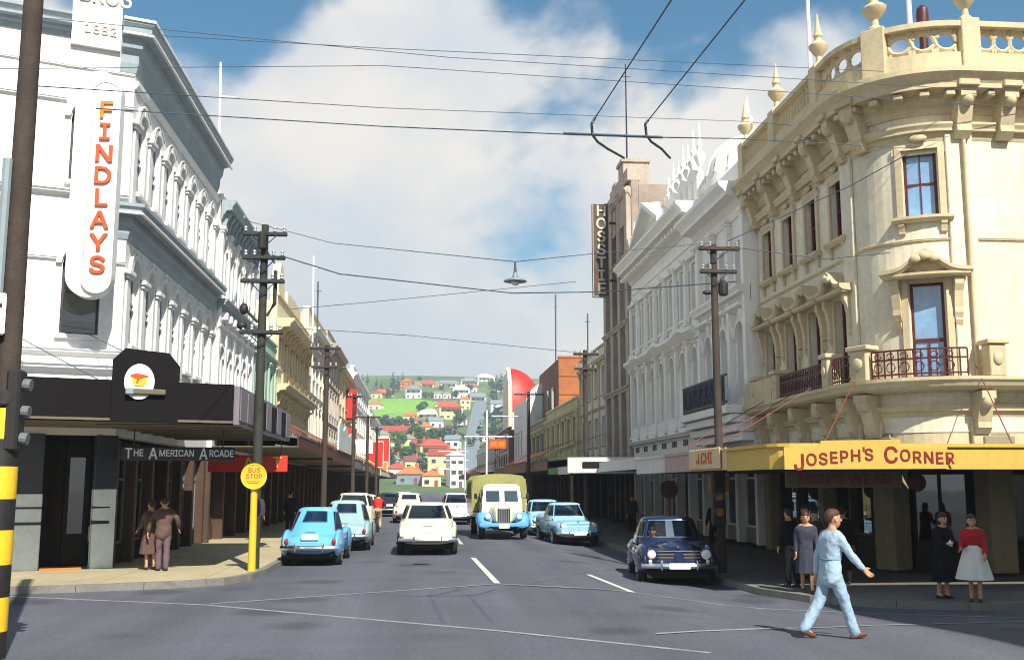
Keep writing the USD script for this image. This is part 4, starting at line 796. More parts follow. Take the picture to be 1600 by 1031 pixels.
for x, y, z, h, lab in ((12.5, 24.9, 12.1, 4.5, 'white flagpole behind the corner balustrade next to the red vent'), (12.0, 30.5, 12.0, 5.9, 'tall white flagpole on the cream corner building near its second urn')):
    t = thing('flagpole', lab, 'flagpole', (x, y, z)); obj('pole', MB().tube([(0, 0, 0), (0, 0, h)], [0.075, 0.055], 10), 'flag_white', t, smooth=30); obj('truck_ball', MB().sphere((0, 0, h + 0.07), 0.08, 2), 'flag_white', t, smooth=True); obj('foot_plate', MB().cbox(-0.15, 0.15, -0.15, 0.15, 0, 0.08), 'flag_white', t)

# the building on the near right corner, across the side street: unseen, added to shade the crossing
Pn = Path((12.4, 9.2), -90, [('l', 24)]); B = Bld('hotel_building', 'tall unseen brown stone building added on the near right corner, just outside the frame', Pn); nh = [rect(2 + k * 2.9, 4.4 + f * 4, 1.2, 2.4) for k in range(8) for f in range(2)]
B.wall(0, 24, 0, 13.6, nh, 'grey_stone')
for k in range(8):
    for f in range(2): B.window(2 + k * 2.9, 4.4 + f * 4, 1.2, 2.4, sill='grey_stone')
B.cornice(0, 24, cornice_prof(0.6, 0.8), 'grey_stone', 'cornice', 13.5); B.body([(12.8, 9.2), (40, 9.2), (40, -14.8), (12.8, -14.8)], 0, 13.4, 'grey_stone')
# ================================================================ right side, the white arcaded block
P3 = Path((11.0, 54.0), -90, [('l', 19.9)]); L3 = 19.9
B = Bld('arcade_building', 'ornate white building with a small dome, pinnacles and arched windows beyond the cream corner', P3)
nA = 7; sN = L3 - 6.2                              # the near bay (balcony) from sN to L3, the long front from 0 to sN
w = sN / nA; holes = []
for k in range(nA): holes += [arch((k + 0.5) * w, 4.9, w * 0.5, 2.6), rect((k + 0.5) * w, 8.9, w * 0.44, 2.1)]
near = [sN + 1.1 + k * 2.0 for k in range(3)]
for c in near: holes += [arch(c, 5.0, 1.05, 2.6), rect(c, 8.6, 0.95, 1.9)]
B.wall(0, L3, 3.4, 12.4, holes, 'arcade_white', 0.4); B.wall(0, sN, 12.402, 13.2, [], 'arcade_white', 0.4, name='attic'); B.part('attic_panels', B.mb().cbox(0.4, sN - 0.4, 0.003, 0.06, 11.75, 12.3), 'arcade_white')
for k in range(nA):
    c = (k + 0.5) * w
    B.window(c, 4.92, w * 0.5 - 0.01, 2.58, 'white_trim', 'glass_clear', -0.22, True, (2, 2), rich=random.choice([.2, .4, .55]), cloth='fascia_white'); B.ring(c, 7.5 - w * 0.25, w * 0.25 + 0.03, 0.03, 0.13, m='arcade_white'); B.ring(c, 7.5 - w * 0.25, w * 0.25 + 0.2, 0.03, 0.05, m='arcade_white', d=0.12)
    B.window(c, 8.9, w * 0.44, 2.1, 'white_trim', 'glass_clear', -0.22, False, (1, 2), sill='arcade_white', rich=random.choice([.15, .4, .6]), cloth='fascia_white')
    B.part('balcony_panel', B.mb().cbox(c - w * 0.36, c + w * 0.36, 0.003, 0.14, 4.2, 4.82), 'arcade_white')
    for q in (-0.3, 0, 0.3): B.part('panel_hole', B.mb().prism(arch(c + q, 3.65, 0.2, 0.35, 5), 0.002, 0.012), 'shop_dark')  # dark plates on the wall stand for the shade inside small openings
    B.part('window_gable', B.mb().hull([(c - w * 0.34, o, 11.15) for o in (0.002, 0.2)] + [(c + w * 0.34, o, 11.15) for o in (0.002, 0.2)] + [(c, o, 11.5) for o in (0.002, 0.2)]), 'arcade_white')
for k in range(nA + 1):
    c = min(max(k * w, 0.22), sN - 0.05); B.pil(c, 4.3, 7.9, 0.3, 'arcade_white', 0.16); B.pil(c, 8.5, 11.3, 0.26, 'arcade_white', 0.16)
    for q in (-0.26, 0.26): B.part('shaft', B.mb().lathe([(0.07, 0), (0.06, 2.0), (0.1, 2.15)], min(max(c + q, 0.1), sN), 0.09, 8.6, 8), 'arcade_white', smooth=30)
for c in near:
    B.window(c, 5.02, 1.03, 2.58, 'white_trim', 'glass_clear', -0.22, True, (2, 2), rich=random.choice([.2, .4, .55]), cloth='fascia_white'); B.ring(c, 7.08, 0.54, 0.03, 0.14, m='arcade_white'); B.window(c, 8.6, 0.95, 1.9, 'white_trim', 'glass_clear', -0.22, False, (1, 2), sill='arcade_white', rich=random.choice([.15, .4, .6]), cloth='fascia_white')
    B.part('window_hood', B.mb().hull([(c + a, o, z) for a in (-0.8, 0.8) for o, z in ((0.002, 8.2), (0.34, 8.2), (0.34, 8.08), (0.002, 7.95))]), 'arcade_white')
    for q in (-0.66, 0.66): B.bracket(c + q, 7.95, 0.18, 0.9, 0.28, 'arcade_white')
for k in range(4): B.pil(min(max(sN + 0.15 + k * 2.0, 0), L3 - 0.2), 4.7, 11.4, 0.32, 'arcade_white', 0.2)
# wavy string course: rises over each pair of arches
nseg = 42; b = B.mb()
wav = lambda s: 8.05 + 0.16 * max(0.0, math.sin(s / sN * 3 * 2 * PI - PI / 2))
for q in range(nseg):
    a, c = sN * q / nseg, sN * (q + 1) / nseg
    b.hull([(s, o, wav(s) + z) for s in (a, c) for o, z in ((0.002, 0.2), (0.5, 0.2), (0.5, 0.06), (0.3, -0.05), (0.12, -0.22), (0.002, -0.22))])
B.part('wavy_cornice', b, 'arcade_white')
B.cornice(sN + 0.02, L3, cornice_prof(0.5, 0.55), 'arcade_white', 'cornice', 8.75)
B.cornice(0, L3, cornice_prof(0.3, 0.3), 'arcade_white', 'string_course', 4.2)
B.cornice(0, sN, cornice_prof(0.95, 0.9), 'arcade_white', 'cornice', 13.3); B.cornice(sN + 0.02, L3 + 0.0, cornice_prof(1.0, 1.0), 'arcade_white', 'cornice', 12.3)
B.wall(0, sN, 13.202, 14.0, [], 'arcade_white', 0.4, -0.02, 'parapet'); B.wall(sN + 0.01, L3, 12.402, 13.3, [], 'arcade_white', 0.4, -0.02, 'parapet')
# pediment halfway
pm = 7.3
b = B.mb(); b.prism(Polygon([(pm - 2.6, 13.32), (pm + 2.6, 13.32), (pm, 14.5)]), 0.0, 0.35); B.part('pediment', b, 'arcade_white')
for sg in (-1, 1):
    b = B.mb(); b.hull([(s, o, z + d) for s, z in ((pm + sg * 3.0, 13.32), (pm, 14.7)) for o, d in ((0.1, 0.0), (0.95, 0.0), (0.95, 0.22), (0.1, 0.28))]); B.part('raking_cornice', b, 'arcade_white')
# round-headed gable and pinnacles along the parapet
for c, h in ((0.6, 1.5), (1.9, 1.2), (3.2, 1.6), (4.4, 1.3), (8.4, 1.6), (9.3, 2.0), (10.2, 1.8), (11.05, 2.2), (11.9, 2.0), (12.75, 2.3), (sN, 2.3)):
    b = B.mb(); b.cbox(c - 0.26, c + 0.26, -0.4, 0.12, 13.32, 14.25); b.lathe([(r * 0.95, q * h / 1.36) for r, q in FINIAL], c, -0.1, 14.25, 10); B.part('pinnacle', b, 'arcade_white', smooth=30)
for c in (9.3, 11.05, 12.7): B.part('parapet_gable', B.mb().prism(Polygon([(c - 0.6, 14.002), (c + 0.6, 14.002)] + [(c + 0.6 * math.cos(a), 14.3 + 0.6 * math.sin(a)) for a in np.linspace(0, PI, 9)]), -0.38, 0.02), 'arcade_white')
for k in range(24): B.part('dentil', B.mb().cbox(0.2 + k * 0.56, 0.45 + k * 0.56, 0.31, 0.62, 12.5, 12.68), 'arcade_white')
# dome set back behind the cornice
dx, dy = 12.75, 39.2
b = MB(); b.lathe([(1.62, 0), (1.62, 0.9), (1.85, 0.95), (1.85, 1.12), (1.68, 1.2), (1.66, 1.5), (1.52, 2.05), (1.25, 2.5), (0.85, 2.85), (0.4, 3.05), (0.32, 3.1)], dx - P3.p0[0], dy - P3.p0[1], 12.5, 24); B.part('dome', b, 'arcade_white', smooth=40)
b = MB(); b.lathe([(0.34, 0), (0.28, 0.3), (0.36, 0.4), (0.16, 0.55), (0.26, 0.75), (0.12, 0.95), (0.05, 1.6), (0.01, 1.75)], dx - P3.p0[0], dy - P3.p0[1], 15.58, 12); B.part('dome_finial', b, 'arcade_white', smooth=40)
for k in range(16):
    a = k * PI / 8; pts = [(dx - P3.p0[0] + r * math.cos(a), dy - P3.p0[1] + r * math.sin(a), 12.5 + h) for r, h in ((1.69, 1.5), (1.55, 2.05), (1.28, 2.5), (0.88, 2.86), (0.42, 3.07))]; B.part('dome_rib', MB().tube(pts, 0.045, 5), 'arcade_white')
B.part('chimney_pipe', MB().lathe([(0.2, 0), (0.18, 2.6), (0.24, 2.62), (0.24, 3.0), (0.17, 3.1)], 14.6 - P3.p0[0], 39.0 - P3.p0[1], 13.4, 10), 'dark_stone', smooth=30)
B.body([(11.42, 34.1), (24, 34.1), (24, 54), (11.42, 54)], 3.4, 13.3, 'arcade_white')
B.body([(13.2, 34.1), (24, 34.1), (24, 54), (13.2, 54)], 0.0, 3.39, 'shop_dark', 'ground_floor_block')
B.part('end_gable', MB().flat(Polygon([(0.45, -19.9), (9, -19.9), (9, -19.4), (0.45, -19.4)]), 13.3, 13.31), 'roof_grey')
# iron balcony on the near bay with a stepped white base
b = B.mb()
for z in (4.75, 5.65): b.box(sN + 0.3, L3 - 0.1, 0.86, 0.92, z, z + 0.06)
for k in range(34): b.box(sN + 0.34 + k * 0.165, sN + 0.40 + k * 0.165, 0.87, 0.91, 4.7, 5.66)
for k in range(13): b.tube([(sN + 0.6 + k * 0.42 + 0.15 * math.cos(q), 0.89, 5.2 + 0.3 * math.sin(q)) for q in np.linspace(0, 2 * PI, 9)], 0.04, 4)
B.part('iron_balcony', b, 'iron_dark')
for k, (d, z) in enumerate(((0.95, 4.40), (0.8, 4.1), (0.62, 3.8), (0.45, 3.5))): B.part('balcony_step', B.mb().cbox(sN + 0.2, L3 - 0.02, 0.003, d, z, z + 0.27), 'arcade_white')
B.part('balcony_end_pier', B.mb().cbox(sN - 0.25, sN + 0.25, 0.003, 0.9, 4.25, 5.8), 'arcade_white')
shopfront(B, 0.1, L3 - 0.1, 3.2, 9, 'white_trim', 'shop_grey', o=-0.3, door=4, fillm='shop_grey', pier='white_trim')
B.part('shop_beam', B.mb().box(0, L3, -0.4, 0.002, 3.2, 3.395), 'arcade_white')
B.part('awning_fascia', B.mb().box(0.1, L3 - 0.05, 3.9, 3.96, 2.55, 2.92), 'fascia_white'); B.part('awning_roof', B.mb().box(0.1, L3 - 0.05, 0.003, 3.898, 2.8, 2.88), 'roof_grey'); B.part('awning_soffit', B.mb().box(0.1, L3 - 0.05, 0.003, 3.898, 2.57, 2.62), 'soffit')
t = thing('flagpole', 'thin tall mast rising behind the dark stone building', 'mast', (12.5, 62, 15)); obj('pole', MB().tube([(0, 0, 0), (0, 0, 13)], [0.07, 0.04], 8), 'iron_dark', t); obj('cross_piece', MB().tube([(-0.3, 0, 12.2), (0.3, 0, 12.2)], 0.02, 5), 'iron_dark', t)

# ================================================================ right side, further blocks
P4 = Path((11.1, 61.5), -90, [('l', 7.4)])
B = Bld('stone_building', 'tall dark stone building with upright sign, projecting bays and a chimney', P4); L4 = 7.4
holes = [rect(1.5 + k * 2.2, 3.9 + f * 3.5, 1.1, 2.4) for k in range(3) for f in range(4)]
B.wall(0, L4, 3.4, 18.2, holes, 'dark_stone', 0.4)
for k in range(3):
    for f in range(4): B.window(1.5 + k * 2.2, 3.9 + f * 3.5, 1.1, 2.4, 'dark_frame', 'glass', -0.28, False, (2, 2), sill='grey_stone')
for k in range(4): B.part('stone_pier', B.mb().cbox(max(0.01, k * 2.2 - 0.02), min(L4 - 0.01, k * 2.2 + 0.75), 0.003, 0.28, 3.4, 17.9), 'grey_stone')
for z in (7.2, 10.7, 14.2, 17.8): B.cornice(0, L4, cornice_prof(0.4, 0.5), 'grey_stone', 'cornice', z)
B.part('parapet_block', B.mb().cbox(0.01, 2.2, -0.5, 0.2, 18.2, 18.6), 'grey_stone'); B.part('parapet_block', B.mb().cbox(2.22, L4, -0.5, 0.2, 18.2, 18.9), 'grey_stone')
B.part('chimney', B.mb().cbox(5.0, 6.4, -1.2, 0.22, 16.0, 19.5), 'grey_stone'); B.part('chimney', B.mb().cbox(2.9, 3.9, -1.0, 0.21, 16.0, 19.1), 'grey_stone')
B.part('chimney_cap', B.mb().cbox(4.9, 6.5, -1.3, 0.32, 19.5, 19.7), 'grey_stone')
B.body([(11.52, 54.1), (24, 54.1), (24, 61.5), (11.52, 61.5)], 3.4, 18.0, 'dark_stone'); B.body([(12.9, 54.1), (24, 54.1), (24, 61.5), (12.9, 61.5)], 0.0, 3.39, 'shop_dark', 'ground_floor_block')
shopfront(B, 0.05, L4 - 0.05, 3.2, 5, 'dark_frame', 'shop_brown', o=-0.35, door=2, pier='shop_brown'); B.part('shop_beam', B.mb().box(0, L4, -0.4, 0.002, 3.2, 3.395), 'dark_stone')
B.part('awning_fascia', B.mb().box(0.05, L4 + 3, 3.6, 3.66, 2.62, 2.98), 'fascia_green'); B.part('awning_roof', B.mb().box(0.05, L4 - 0.05, 0.003, 3.598, 2.84, 2.92), 'roof_grey')
t = thing('vertical_sign', 'dark upright sign with pale block letters on the stone building', 'sign', (10.0, 57.5, 12.4)); SS = 5.35
obj('case', MB().cbox(-0.47, 0.47, -0.16, 0.16, 0, SS), 'shop_brown', t)
for k, ch in enumerate('HOSSTIE'): obj('letter', MB().text(ch, 0.60, 0, -0.16, SS - 0.72 - k * 0.74, 0.05, True, -1, 0.5, 1.0), 'letter_beige', t)
obj('sign_border', MB().prism(sbox(-0.47, 0, 0.47, SS).difference(sbox(-0.42, 0.05, 0.42, SS - 0.05)), -0.185, -0.162), 'grey_stone', t)
for z in (0.9, 4.2): obj('wall_arm', MB().box(0.47, 0.95, -0.06, 0.06, z, z + 0.12), 'iron_dark', t)
t = thing('fascia_sign', 'white fascia board with a dark lettered panel under the green fascia', 'sign', (7.1, 41.5, 2.5), math.radians(-16)); obj('board', MB().cbox(-1.3, 1.9, -0.05, 0.05, 0.0, 0.62), 'fascia_white', t); obj('dark_panel', MB().cbox(-0.7, 0.75, -0.08, -0.051, 0.2, 0.45), 'shop_dark', t); obj('post', MB().box(-1.2, -1.1, 0.06, 0.16, -2.5, 0.6), 'shop_dark', t)
terrace('shop_building', 'slim grey and cream building with tall pilasters beside the dark stone building', 1, 61.6, 72.0, 11.0, 10.4, 2, 4, 'pale_render', 'cream_trim', cor=(0.3, 0.4), awn=(3.6, 2.9, 3.5, 'fascia_brown'), rb='brown_brick')
terrace('shop_building', 'low yellow green building in front of the orange brick wall', 1, 72.1, 90.0, 10.8, 8.0, 1, 6, 'yellow_green', 'cream_far', cor=(0.35, 0.4), awn=(3.6, 2.9, 3.6, 'fascia_brown'), z0=4.0)
# orange brick warehouse standing back behind the low building
Pw = Path((12.0, 91.0), 0, [('l', 9.0)]); B = Bld('brick_warehouse', 'big orange brick block standing above the low right-hand shops', Pw)
B.wall(0, 9, 0, 13.0, [], 'orange_brick'); B.part('coping', B.mb().cbox(-0.05, 9.05, -0.4, 0.06, 13.0, 13.2), 'orange_brick'); B.body([(12.0, 91.4), (21, 91.4), (21, 106), (12.0, 106)], 0, 12.95, 'brown_brick')
for k in range(3): B.part('brick_band', B.mb().cbox(0.0, 9.0, 0.002, 0.07, 8.2 + k * 1.6, 8.4 + k * 1.6), 'orange_brick')
for k in range(3): B.part('side_window', MB().box(-0.06, 0.05, 3 + k * 4, 4.6 + k * 4, 8.5, 10.8), 'glass')
terrace('shop_building', 'grey pilastered building before the white rounded tower', 1, 90.1, 104.0, 10.7, 7.6, 1, 4, 'dark_stone', 'yellow_green', cor=(0.3, 0.4), awn=(3.4, 2.9, 3.5, 'fascia_maroon'), z0=3.9)
Pt = side_path(1, 104.2, 118.0, 10.5); B = Bld('tower_building', 'white building with a round-topped front below the red gable', Pt)
B.wall(0, 13.8, 3.6, 10.6, [rect(c, 5.2, 1.2, 2.4) for c in (2.5, 5.5, 8.5)], 'white_render')
for c in (2.5, 5.5, 8.5): B.window(c, 5.2, 1.2, 2.4, 'window_frame', 'glass', bars=(2, 2), sill='white_trim')
B.body([(10.9, 104.2), (20, 104.2), (20, 118), (10.9, 118)], 3.6, 10.5, 'white_render'); B.body([(12.2, 104.2), (20, 104.2), (20, 118), (12.2, 118)], 0, 3.59, 'shop_dark', 'ground_floor_block')
B.part('round_front', MB().prism(Polygon([(0.2, 0.1), (3.6, 0.1), (3.6, 10.7)] + [(1.9 + 1.7 * math.cos(a), 10.7 + 1.3 * math.sin(a)) for a in np.linspace(0, PI, 12)] + [(0.2, 10.7)]), -14.6, -13.85), 'white_render'); B.part('round_front_panel', MB().prism(sbox(0.6, 4.0, 1.6, 8.8), -14.65, -14.601), 'pale_render')
shopfront(B, 0.05, 13.7, 3.2, 5, o=-0.35); B.part('shop_beam', B.mb().box(0, 13.8, -0.4, 0.002, 3.2, 3.595), 'white_render')
Pr = Path((10.4, 126), 0, [('l', 8.5)]); B = Bld('red_gable_building', 'tall building whose end wall is a big red quarter-round gable', Pr)
v, f = [], []; nu, nv = 13, 13
for a in np.linspace(0, PI / 2, nu):
    for q in np.linspace(0, PI / 2, nv): v.append((0.55 + 4.2 * math.sin(a) * math.cos(q), 0.02 - 3.4 * math.sin(a) * math.sin(q) + 3.0, 10.6 + 5.6 * math.cos(a)))
f = [(i_ * nv + j_, i_ * nv + j_ + 1, (i_ + 1) * nv + j_ + 1, (i_ + 1) * nv + j_) for i_ in range(nu - 1) for j_ in range(nv - 1)]
B.part('red_roof', MB().add(v, f), 'red_paint', smooth=True); arcq = [(4.2 * math.sin(a), 10.6 + 5.6 * math.cos(a)) for a in np.linspace(0, PI / 2, 12)]
B.part('gable_edge', MB().hull([(x_, y_, z_) for x_ in (0.1, 0.54) for y_, z_ in ((-0.5, 3), (3, 3), (3, 14.5), (2.6, 16.3), (1.2, 15.4), (0, 13.8), (-0.5, 11))]), 'cream_far'); B.part('rear_hall', MB().hull([(x_ * 0.98 + 0.56, o, z_) for o in (3.02, 14) for x_, z_ in [(0, 3)] + arcq + [(4.2, 3)]]), 'pale_render'); B.part('gable_foot', MB().cbox(0.56, 7.8, -0.5, 8, 0, 10.58), 'pale_render'); B.part('white_cap', MB().cbox(4.3, 5.2, 0.1, 1.0, 10.6, 12.2), 'white_render')
terrace('shop_building', 'far brown and white shops at the right end of the street', 1, 118.2, 140.0, 9.9, 8.4, 2, 6, 'brown_brick', 'pale_render', cor=(0.3, 0.4), awn=(3.2, 2.9, 3.5, 'fascia_maroon'))
terrace('shop_building', 'last pale building on the right before the hill', 1, 140.2, 178.0, 9.6, 7.6, 1, 8, 'pale_render', 'white_trim', cor=(0.3, 0.4), awn=(3.0, 2.9, 3.5, 'fascia_maroon'), pil=False)
t = thing('projecting_sign', 'orange lettered sign box over the far right footpath', 'sign', (8.2, 112, 5.8)); obj('box', MB().cbox(-0.95, 0.95, -0.15, 0.15, 0, 1.0), 'letter_red', t); obj('letter_panel', MB().cbox(-0.75, -0.1, -0.17, -0.151, 0.25, 0.75).cbox(0.05, 0.75, -0.17, -0.151, 0.25, 0.75), 'letter_orange', t); obj('post', MB().box(-0.06, 0.06, -0.06, 0.06, -5.7, 0), 'pole_wood', t)
# ================================================================ poles, wires, lamps
def ray(px, py):
    fw = np.array([math.sin(YAW) * math.cos(PITCH), math.cos(YAW) * math.cos(PITCH), math.sin(PITCH)]); rt = np.array([math.cos(YAW), -math.sin(YAW), 0]); up = np.cross(rt, fw)
    return fw + rt * (px - 800) / FPX + up * (515.5 - py) / FPX
def at(px, py, Y):
    """the point of the street plan seen at (px, py) of the 1600 px photograph, Y metres up the street"""
    d = ray(px, py); return CAM + d * (Y / d[1])
def utility_pole(x, y, h, arms, label, m='pole_wood', r=(0.13, 0.09), group='utility poles along the street', extra=False):
    z0 = float(gz(x, y)) + 0.13; t = thing('utility_pole', label, 'utility pole', (x, y, z0), 0, group); h -= z0
    obj('pole', MB().tube([(0, 0, -0.1), (0, 0, h * 0.5), (0, 0, h)], [r[0], (r[0] + r[1]) / 2, r[1]], 12), m, t, smooth=30)
    for z, a, b in arms:
        c = obj('crossarm', MB().cbox(a, b, -r[1] - 0.09, -r[1] + 0.0, z - z0 - 0.05, z - z0 + 0.05), m, t)
        for q in (a + 0.08, a + (b - a) * 0.28, a + (b - a) * 0.72, b - 0.08): obj('insulator', MB().lathe([(0.02, 0), (0.045, 0.02), (0.03, 0.06), (0.045, 0.09), (0.03, 0.13), (0.0, 0.14)], q, -r[1] - 0.045, z - z0 + 0.05, 7), 'enamel_grey', c, smooth=30)
        obj('brace', MB().tube([(a * 0.6, -r[1] - 0.1, z - z0 - 0.02), (0, -r[1] - 0.06, z - z0 - 0.32)], 0.014, 5).tube([(b * 0.6, -r[1] - 0.1, z - z0 - 0.02), (0, -r[1] - 0.06, z - z0 - 0.32)], 0.014, 5), 'iron_dark', t)
    return t
t = utility_pole(-3.78, 25.3, 8.25, [(8.0, -0.52, 0.55), (7.42, -0.5, 0.52), (6.85, -0.52, 0.52), (5.62, -0.5, 0.52)], 'tall pole with four crossarms in front of the left awning', 'pole_green', (0.13, 0.085))
obj('transformer', MB().lathe([(0.0, 0), (0.1, 0.0), (0.11, 0.04), (0.11, 0.36), (0.07, 0.42), (0.0, 0.43)], -0.03, -0.17, 7.5, 10), 'pole_black', t, smooth=30); obj('lamp_bracket', MB().tube([(0.28, 0.0, 7.0), (0.28, 0.0, 6.2), (0.1, 0, 5.9)], 0.05, 6).tube([(-0.1, 0, 5.75), (-0.45, 0, 6.1)], 0.04, 6), 'pole_green', t); obj('insulator_pair', MB().sphere((-0.42, -0.1, 6.05), (0.1, 0.1, 0.14)).sphere((-0.46, -0.1, 5.65), (0.12, 0.1, 0.1)), 'pole_black', t, smooth=True)
utility_pole(-3.75, 42.6, 7.6, [(7.45, -0.7, 0.55), (6.7, -0.6, 0.45)], 'second pole on the left with a short double crossarm'); utility_pole(-3.7, 60, 7.1, [(6.95, -0.4, 0.4)], 'third pole on the left beside the red panels'); utility_pole(-3.65, 75, 6.9, [(6.75, -0.9, 0.8)], 'fourth pole on the left before the plain white wall'); utility_pole(-3.6, 90, 6.9, [(6.7, -0.5, 0.5)], 'furthest pole on the left before the plain white wall')
t = utility_pole(7.45, 26.0, 8.15, [(8.02, -0.42, 0.66), (7.42, -0.40, 0.56)], 'dark pole carrying the traffic signal beside the navy car', 'pole_wood', (0.115, 0.085)); obj('transformer', MB().lathe([(0, 0), (0.1, 0), (0.13, 0.06), (0.13, 0.3), (0.05, 0.4), (0, 0.41)], 0.2, -0.1, 6.9, 10).sphere((-0.2, -0.05, 6.98), (0.13, 0.06, 0.06)), 'pole_black', t, smooth=30)
utility_pole(7.25, 46.0, 7.95, [(7.75, -0.55, 0.6), (7.1, -0.5, 0.5)], 'dark pole in front of the dark stone building'); utility_pole(7.2, 70.0, 8.2, [(8.0, -1.0, 1.0)], 'pole before the white rounded tower', 'pole_wood')
t = thing('span_pole', 'pale steel pole with long pale crossarms far up the street', 'pole', (6.8, 108, 0.1)); obj('pole', MB().tube([(0, 0, 0), (0, 0, 9.5)], 0.1, 8), 'flag_white', t)
for z, a, b in ((6.8, -2.3, 5), (8.9, 0.5, 9)): obj('crossarm', MB().tube([(a, 0, z), (b, 0, z)], 0.07, 6), 'flag_white', t)
t = thing('span_pole', 'far pale steel pole with three stacked arms below the hill road', 'pole', (6.0, 140, 0.1)); obj('pole', MB().tube([(0, 0, 0), (0, 0, 7.6)], 0.1, 8), 'flag_white', t)
for z in (4.0, 5.1, 6.3): obj('crossarm', MB().tube([(-3.6, 0, z), (0.4, 0, z)], 0.07, 6), 'flag_white', t)
# the striped pole in the left foreground
t = thing('striped_pole', 'dark wooden pole with black and yellow bands at its foot', 'pole', (-5.09, 13.5, 0))
obj('pole', MB().tube([(0, 0, 2.98), (0.0, 0, 5.5), (0.0, 0, 9.6)], [0.145, 0.13, 0.115], 16), 'pole_wood', t, smooth=30)
zs = [0, 0.32, 0.72, 1.10, 1.51, 1.88, 2.27, 2.60, 2.975]
for k in range(8): obj('painted_band', MB().lathe([(0.19, zs[k]), (0.19, zs[k + 1] - 0.001)], n=20), 'pole_yellow' if k % 2 else 'pole_black', t, smooth=30, label='yellow band' if k % 2 else 'black band')
obj('conduit', MB().tube([(-0.12, -0.17, 3.2), (-0.12, -0.16, 6.1)], 0.06, 8), 'enamel_grey', t, smooth=30); obj('band_collar', MB().lathe([(0.2, 3.0), (0.22, 3.02), (0.22, 3.16), (0.18, 3.2)], n=16), 'pole_black', t, smooth=30)
t = thing('street_sign', 'white street sign plate with dark bars on the striped pole', 'sign', (-5.16, 13.28, 4.0)); obj('plate', MB().cbox(-0.72, 0.08, -0.02, 0.02, -0.14, 0.38), 'sign_white', t); obj('bar', MB().prism(Polygon([(-0.5, 0.22), (0.04, 0.20), (0.04, 0.245), (-0.5, 0.27)]), -0.03, -0.021), 'iron_dark', t); obj('bar', MB().prism(Polygon([(-0.5, 0.02), (0.03, -0.02), (0.03, 0.03), (-0.5, 0.07)]), -0.03, -0.021), 'iron_dark', t)
t = thing('traffic_signal', 'black traffic signal with grey hoods on the striped pole', 'traffic signal', (-4.90, 13.45, 2.45))
obj('housing', MB().cbox(-0.14, 0.03, -0.13, 0.13, 0, 1.0, 0.03), 'pole_black', t)
for k in range(3): obj('hood', MB().tube([(0.03, 0, 0.16 + k * 0.33), (0.12, 0, 0.15 + k * 0.33)], 0.075, 12), 'roof_grey', t, smooth=30)
# yellow stop post, signal on the right pole, dark stop sign
t = thing('bus_stop_post', 'yellow post with a round yellow sign by the left kerb', 'stop sign', (-3.72, 24.6, 0.14)); obj('post', MB().tube([(0, 0, 0), (0, 0, 1.95)], [0.088, 0.075], 12), 'sign_yellow', t, smooth=30)
obj('disc', MB().prism(Point(0, 2.10).buffer(0.285, 20), -0.12, -0.08), 'sign_yellow', t); obj('disc_rim', MB().prism(Point(0, 2.10).buffer(0.29, 20).difference(Point(0, 2.10).buffer(0.265, 20)), -0.135, -0.118), 'pole_yellow', t)
obj('lettering', MB().text('BUS', 0.1, 0, -0.12, 2.19, 0.006, True, -1).text('STOP', 0.1, 0, -0.12, 2.05, 0.006, True, -1).box(-0.16, 0.16, -0.126, -0.12, 1.98, 1.992).box(-0.13, 0.13, -0.126, -0.12, 1.94, 1.952), 'signal_amber', t)
t = thing('traffic_signal', 'amber and black traffic signal on the right-hand dark pole', 'traffic signal', (7.33, 25.72, 1.05)); obj('housing', MB().cbox(-0.17, 0.15, -0.1, 0.13, 0, 1.62, 0.03), 'pole_black', t); obj('backing_board', MB().cbox(-0.24, 0.28, -0.02, 0.02, 0.83, 1.22), 'signal_amber', t)
for k, (z, m) in enumerate(((0.35, 'signal_amber'), (0.72, 'signal_amber'), (1.02, 'lens_dark'), (1.42, 'lens_red'))):
    l = obj('lens', MB().lathe([(0.0, 0), (0.1, 0.0), (0.12, 0.0)], n=14).arrays(), m, t) if False else obj('lens', MB().prism(Point(-0.02, z).buffer(0.105, 12), -0.135, -0.101), m, t)
    obj('hood', MB().prism(Point(-0.02, z).buffer(0.13, 12).difference(Point(-0.02, z).buffer(0.115, 12)).intersection(sbox(-1, z - 0.03, 1, z + 1)), -0.24, -0.1), 'pole_black', t)
t = thing('round_sign', 'brown round sign on a thin post behind the navy car', 'stop sign', (8.05, 34.0, -0.08)); obj('post', MB().tube([(0, 0, 0), (0, 0, 1.9)], 0.05, 8), 'leather_brown', t); obj('disc', MB().prism(Point(0, 1.98).buffer(0.29, 16), -0.06, -0.02), 'leather_brown', t)

def wire(pts, label, r=0.008, name='overhead_wire', m='wire', sag=0.0):
    P = []
    for (a, b) in zip(pts[:-1], pts[1:]):
        a, b = np.array(a), np.array(b)
        for q in np.linspace(0, 1, 9)[:-1]: P.append(a + (b - a) * q - np.array([0, 0, sag * 4 * q * (1 - q)]))
    P.append(np.array(pts[-1])); o = P[0]
    obj(name, MB().tube([p for p in P], r, 5), m, None, label=label, cat='wire')
wire([at(-20, 20, 20), at(700, 90, 22), at(1700, 152, 24)], 'upper wire of the top pair crossing the whole sky')
wire([at(-20, 108, 20), at(600, 103, 22), at(1700, 175, 24)], 'second high wire crossing the sky above the white pediment')
wire([at(230, 55, 20), at(600, 76, 21), at(1380, 112, 24)], 'third high wire ending at the corner balustrade')
wire([at(60, 135, 14), at(600, 169, 22), at(1160, 190, 30), at(1700, 235, 24)], 'wire running through the tops of the two curved hangers')
wire([at(150, 170, 15), at(600, 198, 15), at(880, 210, 13.6)], 'thin span wire from the left to the trolley bar', 0.009)
wire([at(1035, 215, 13.6), at(1160, 217, 16), at(1420, 232, 24)], 'thin span wire from the trolley bar to the right', 0.009)
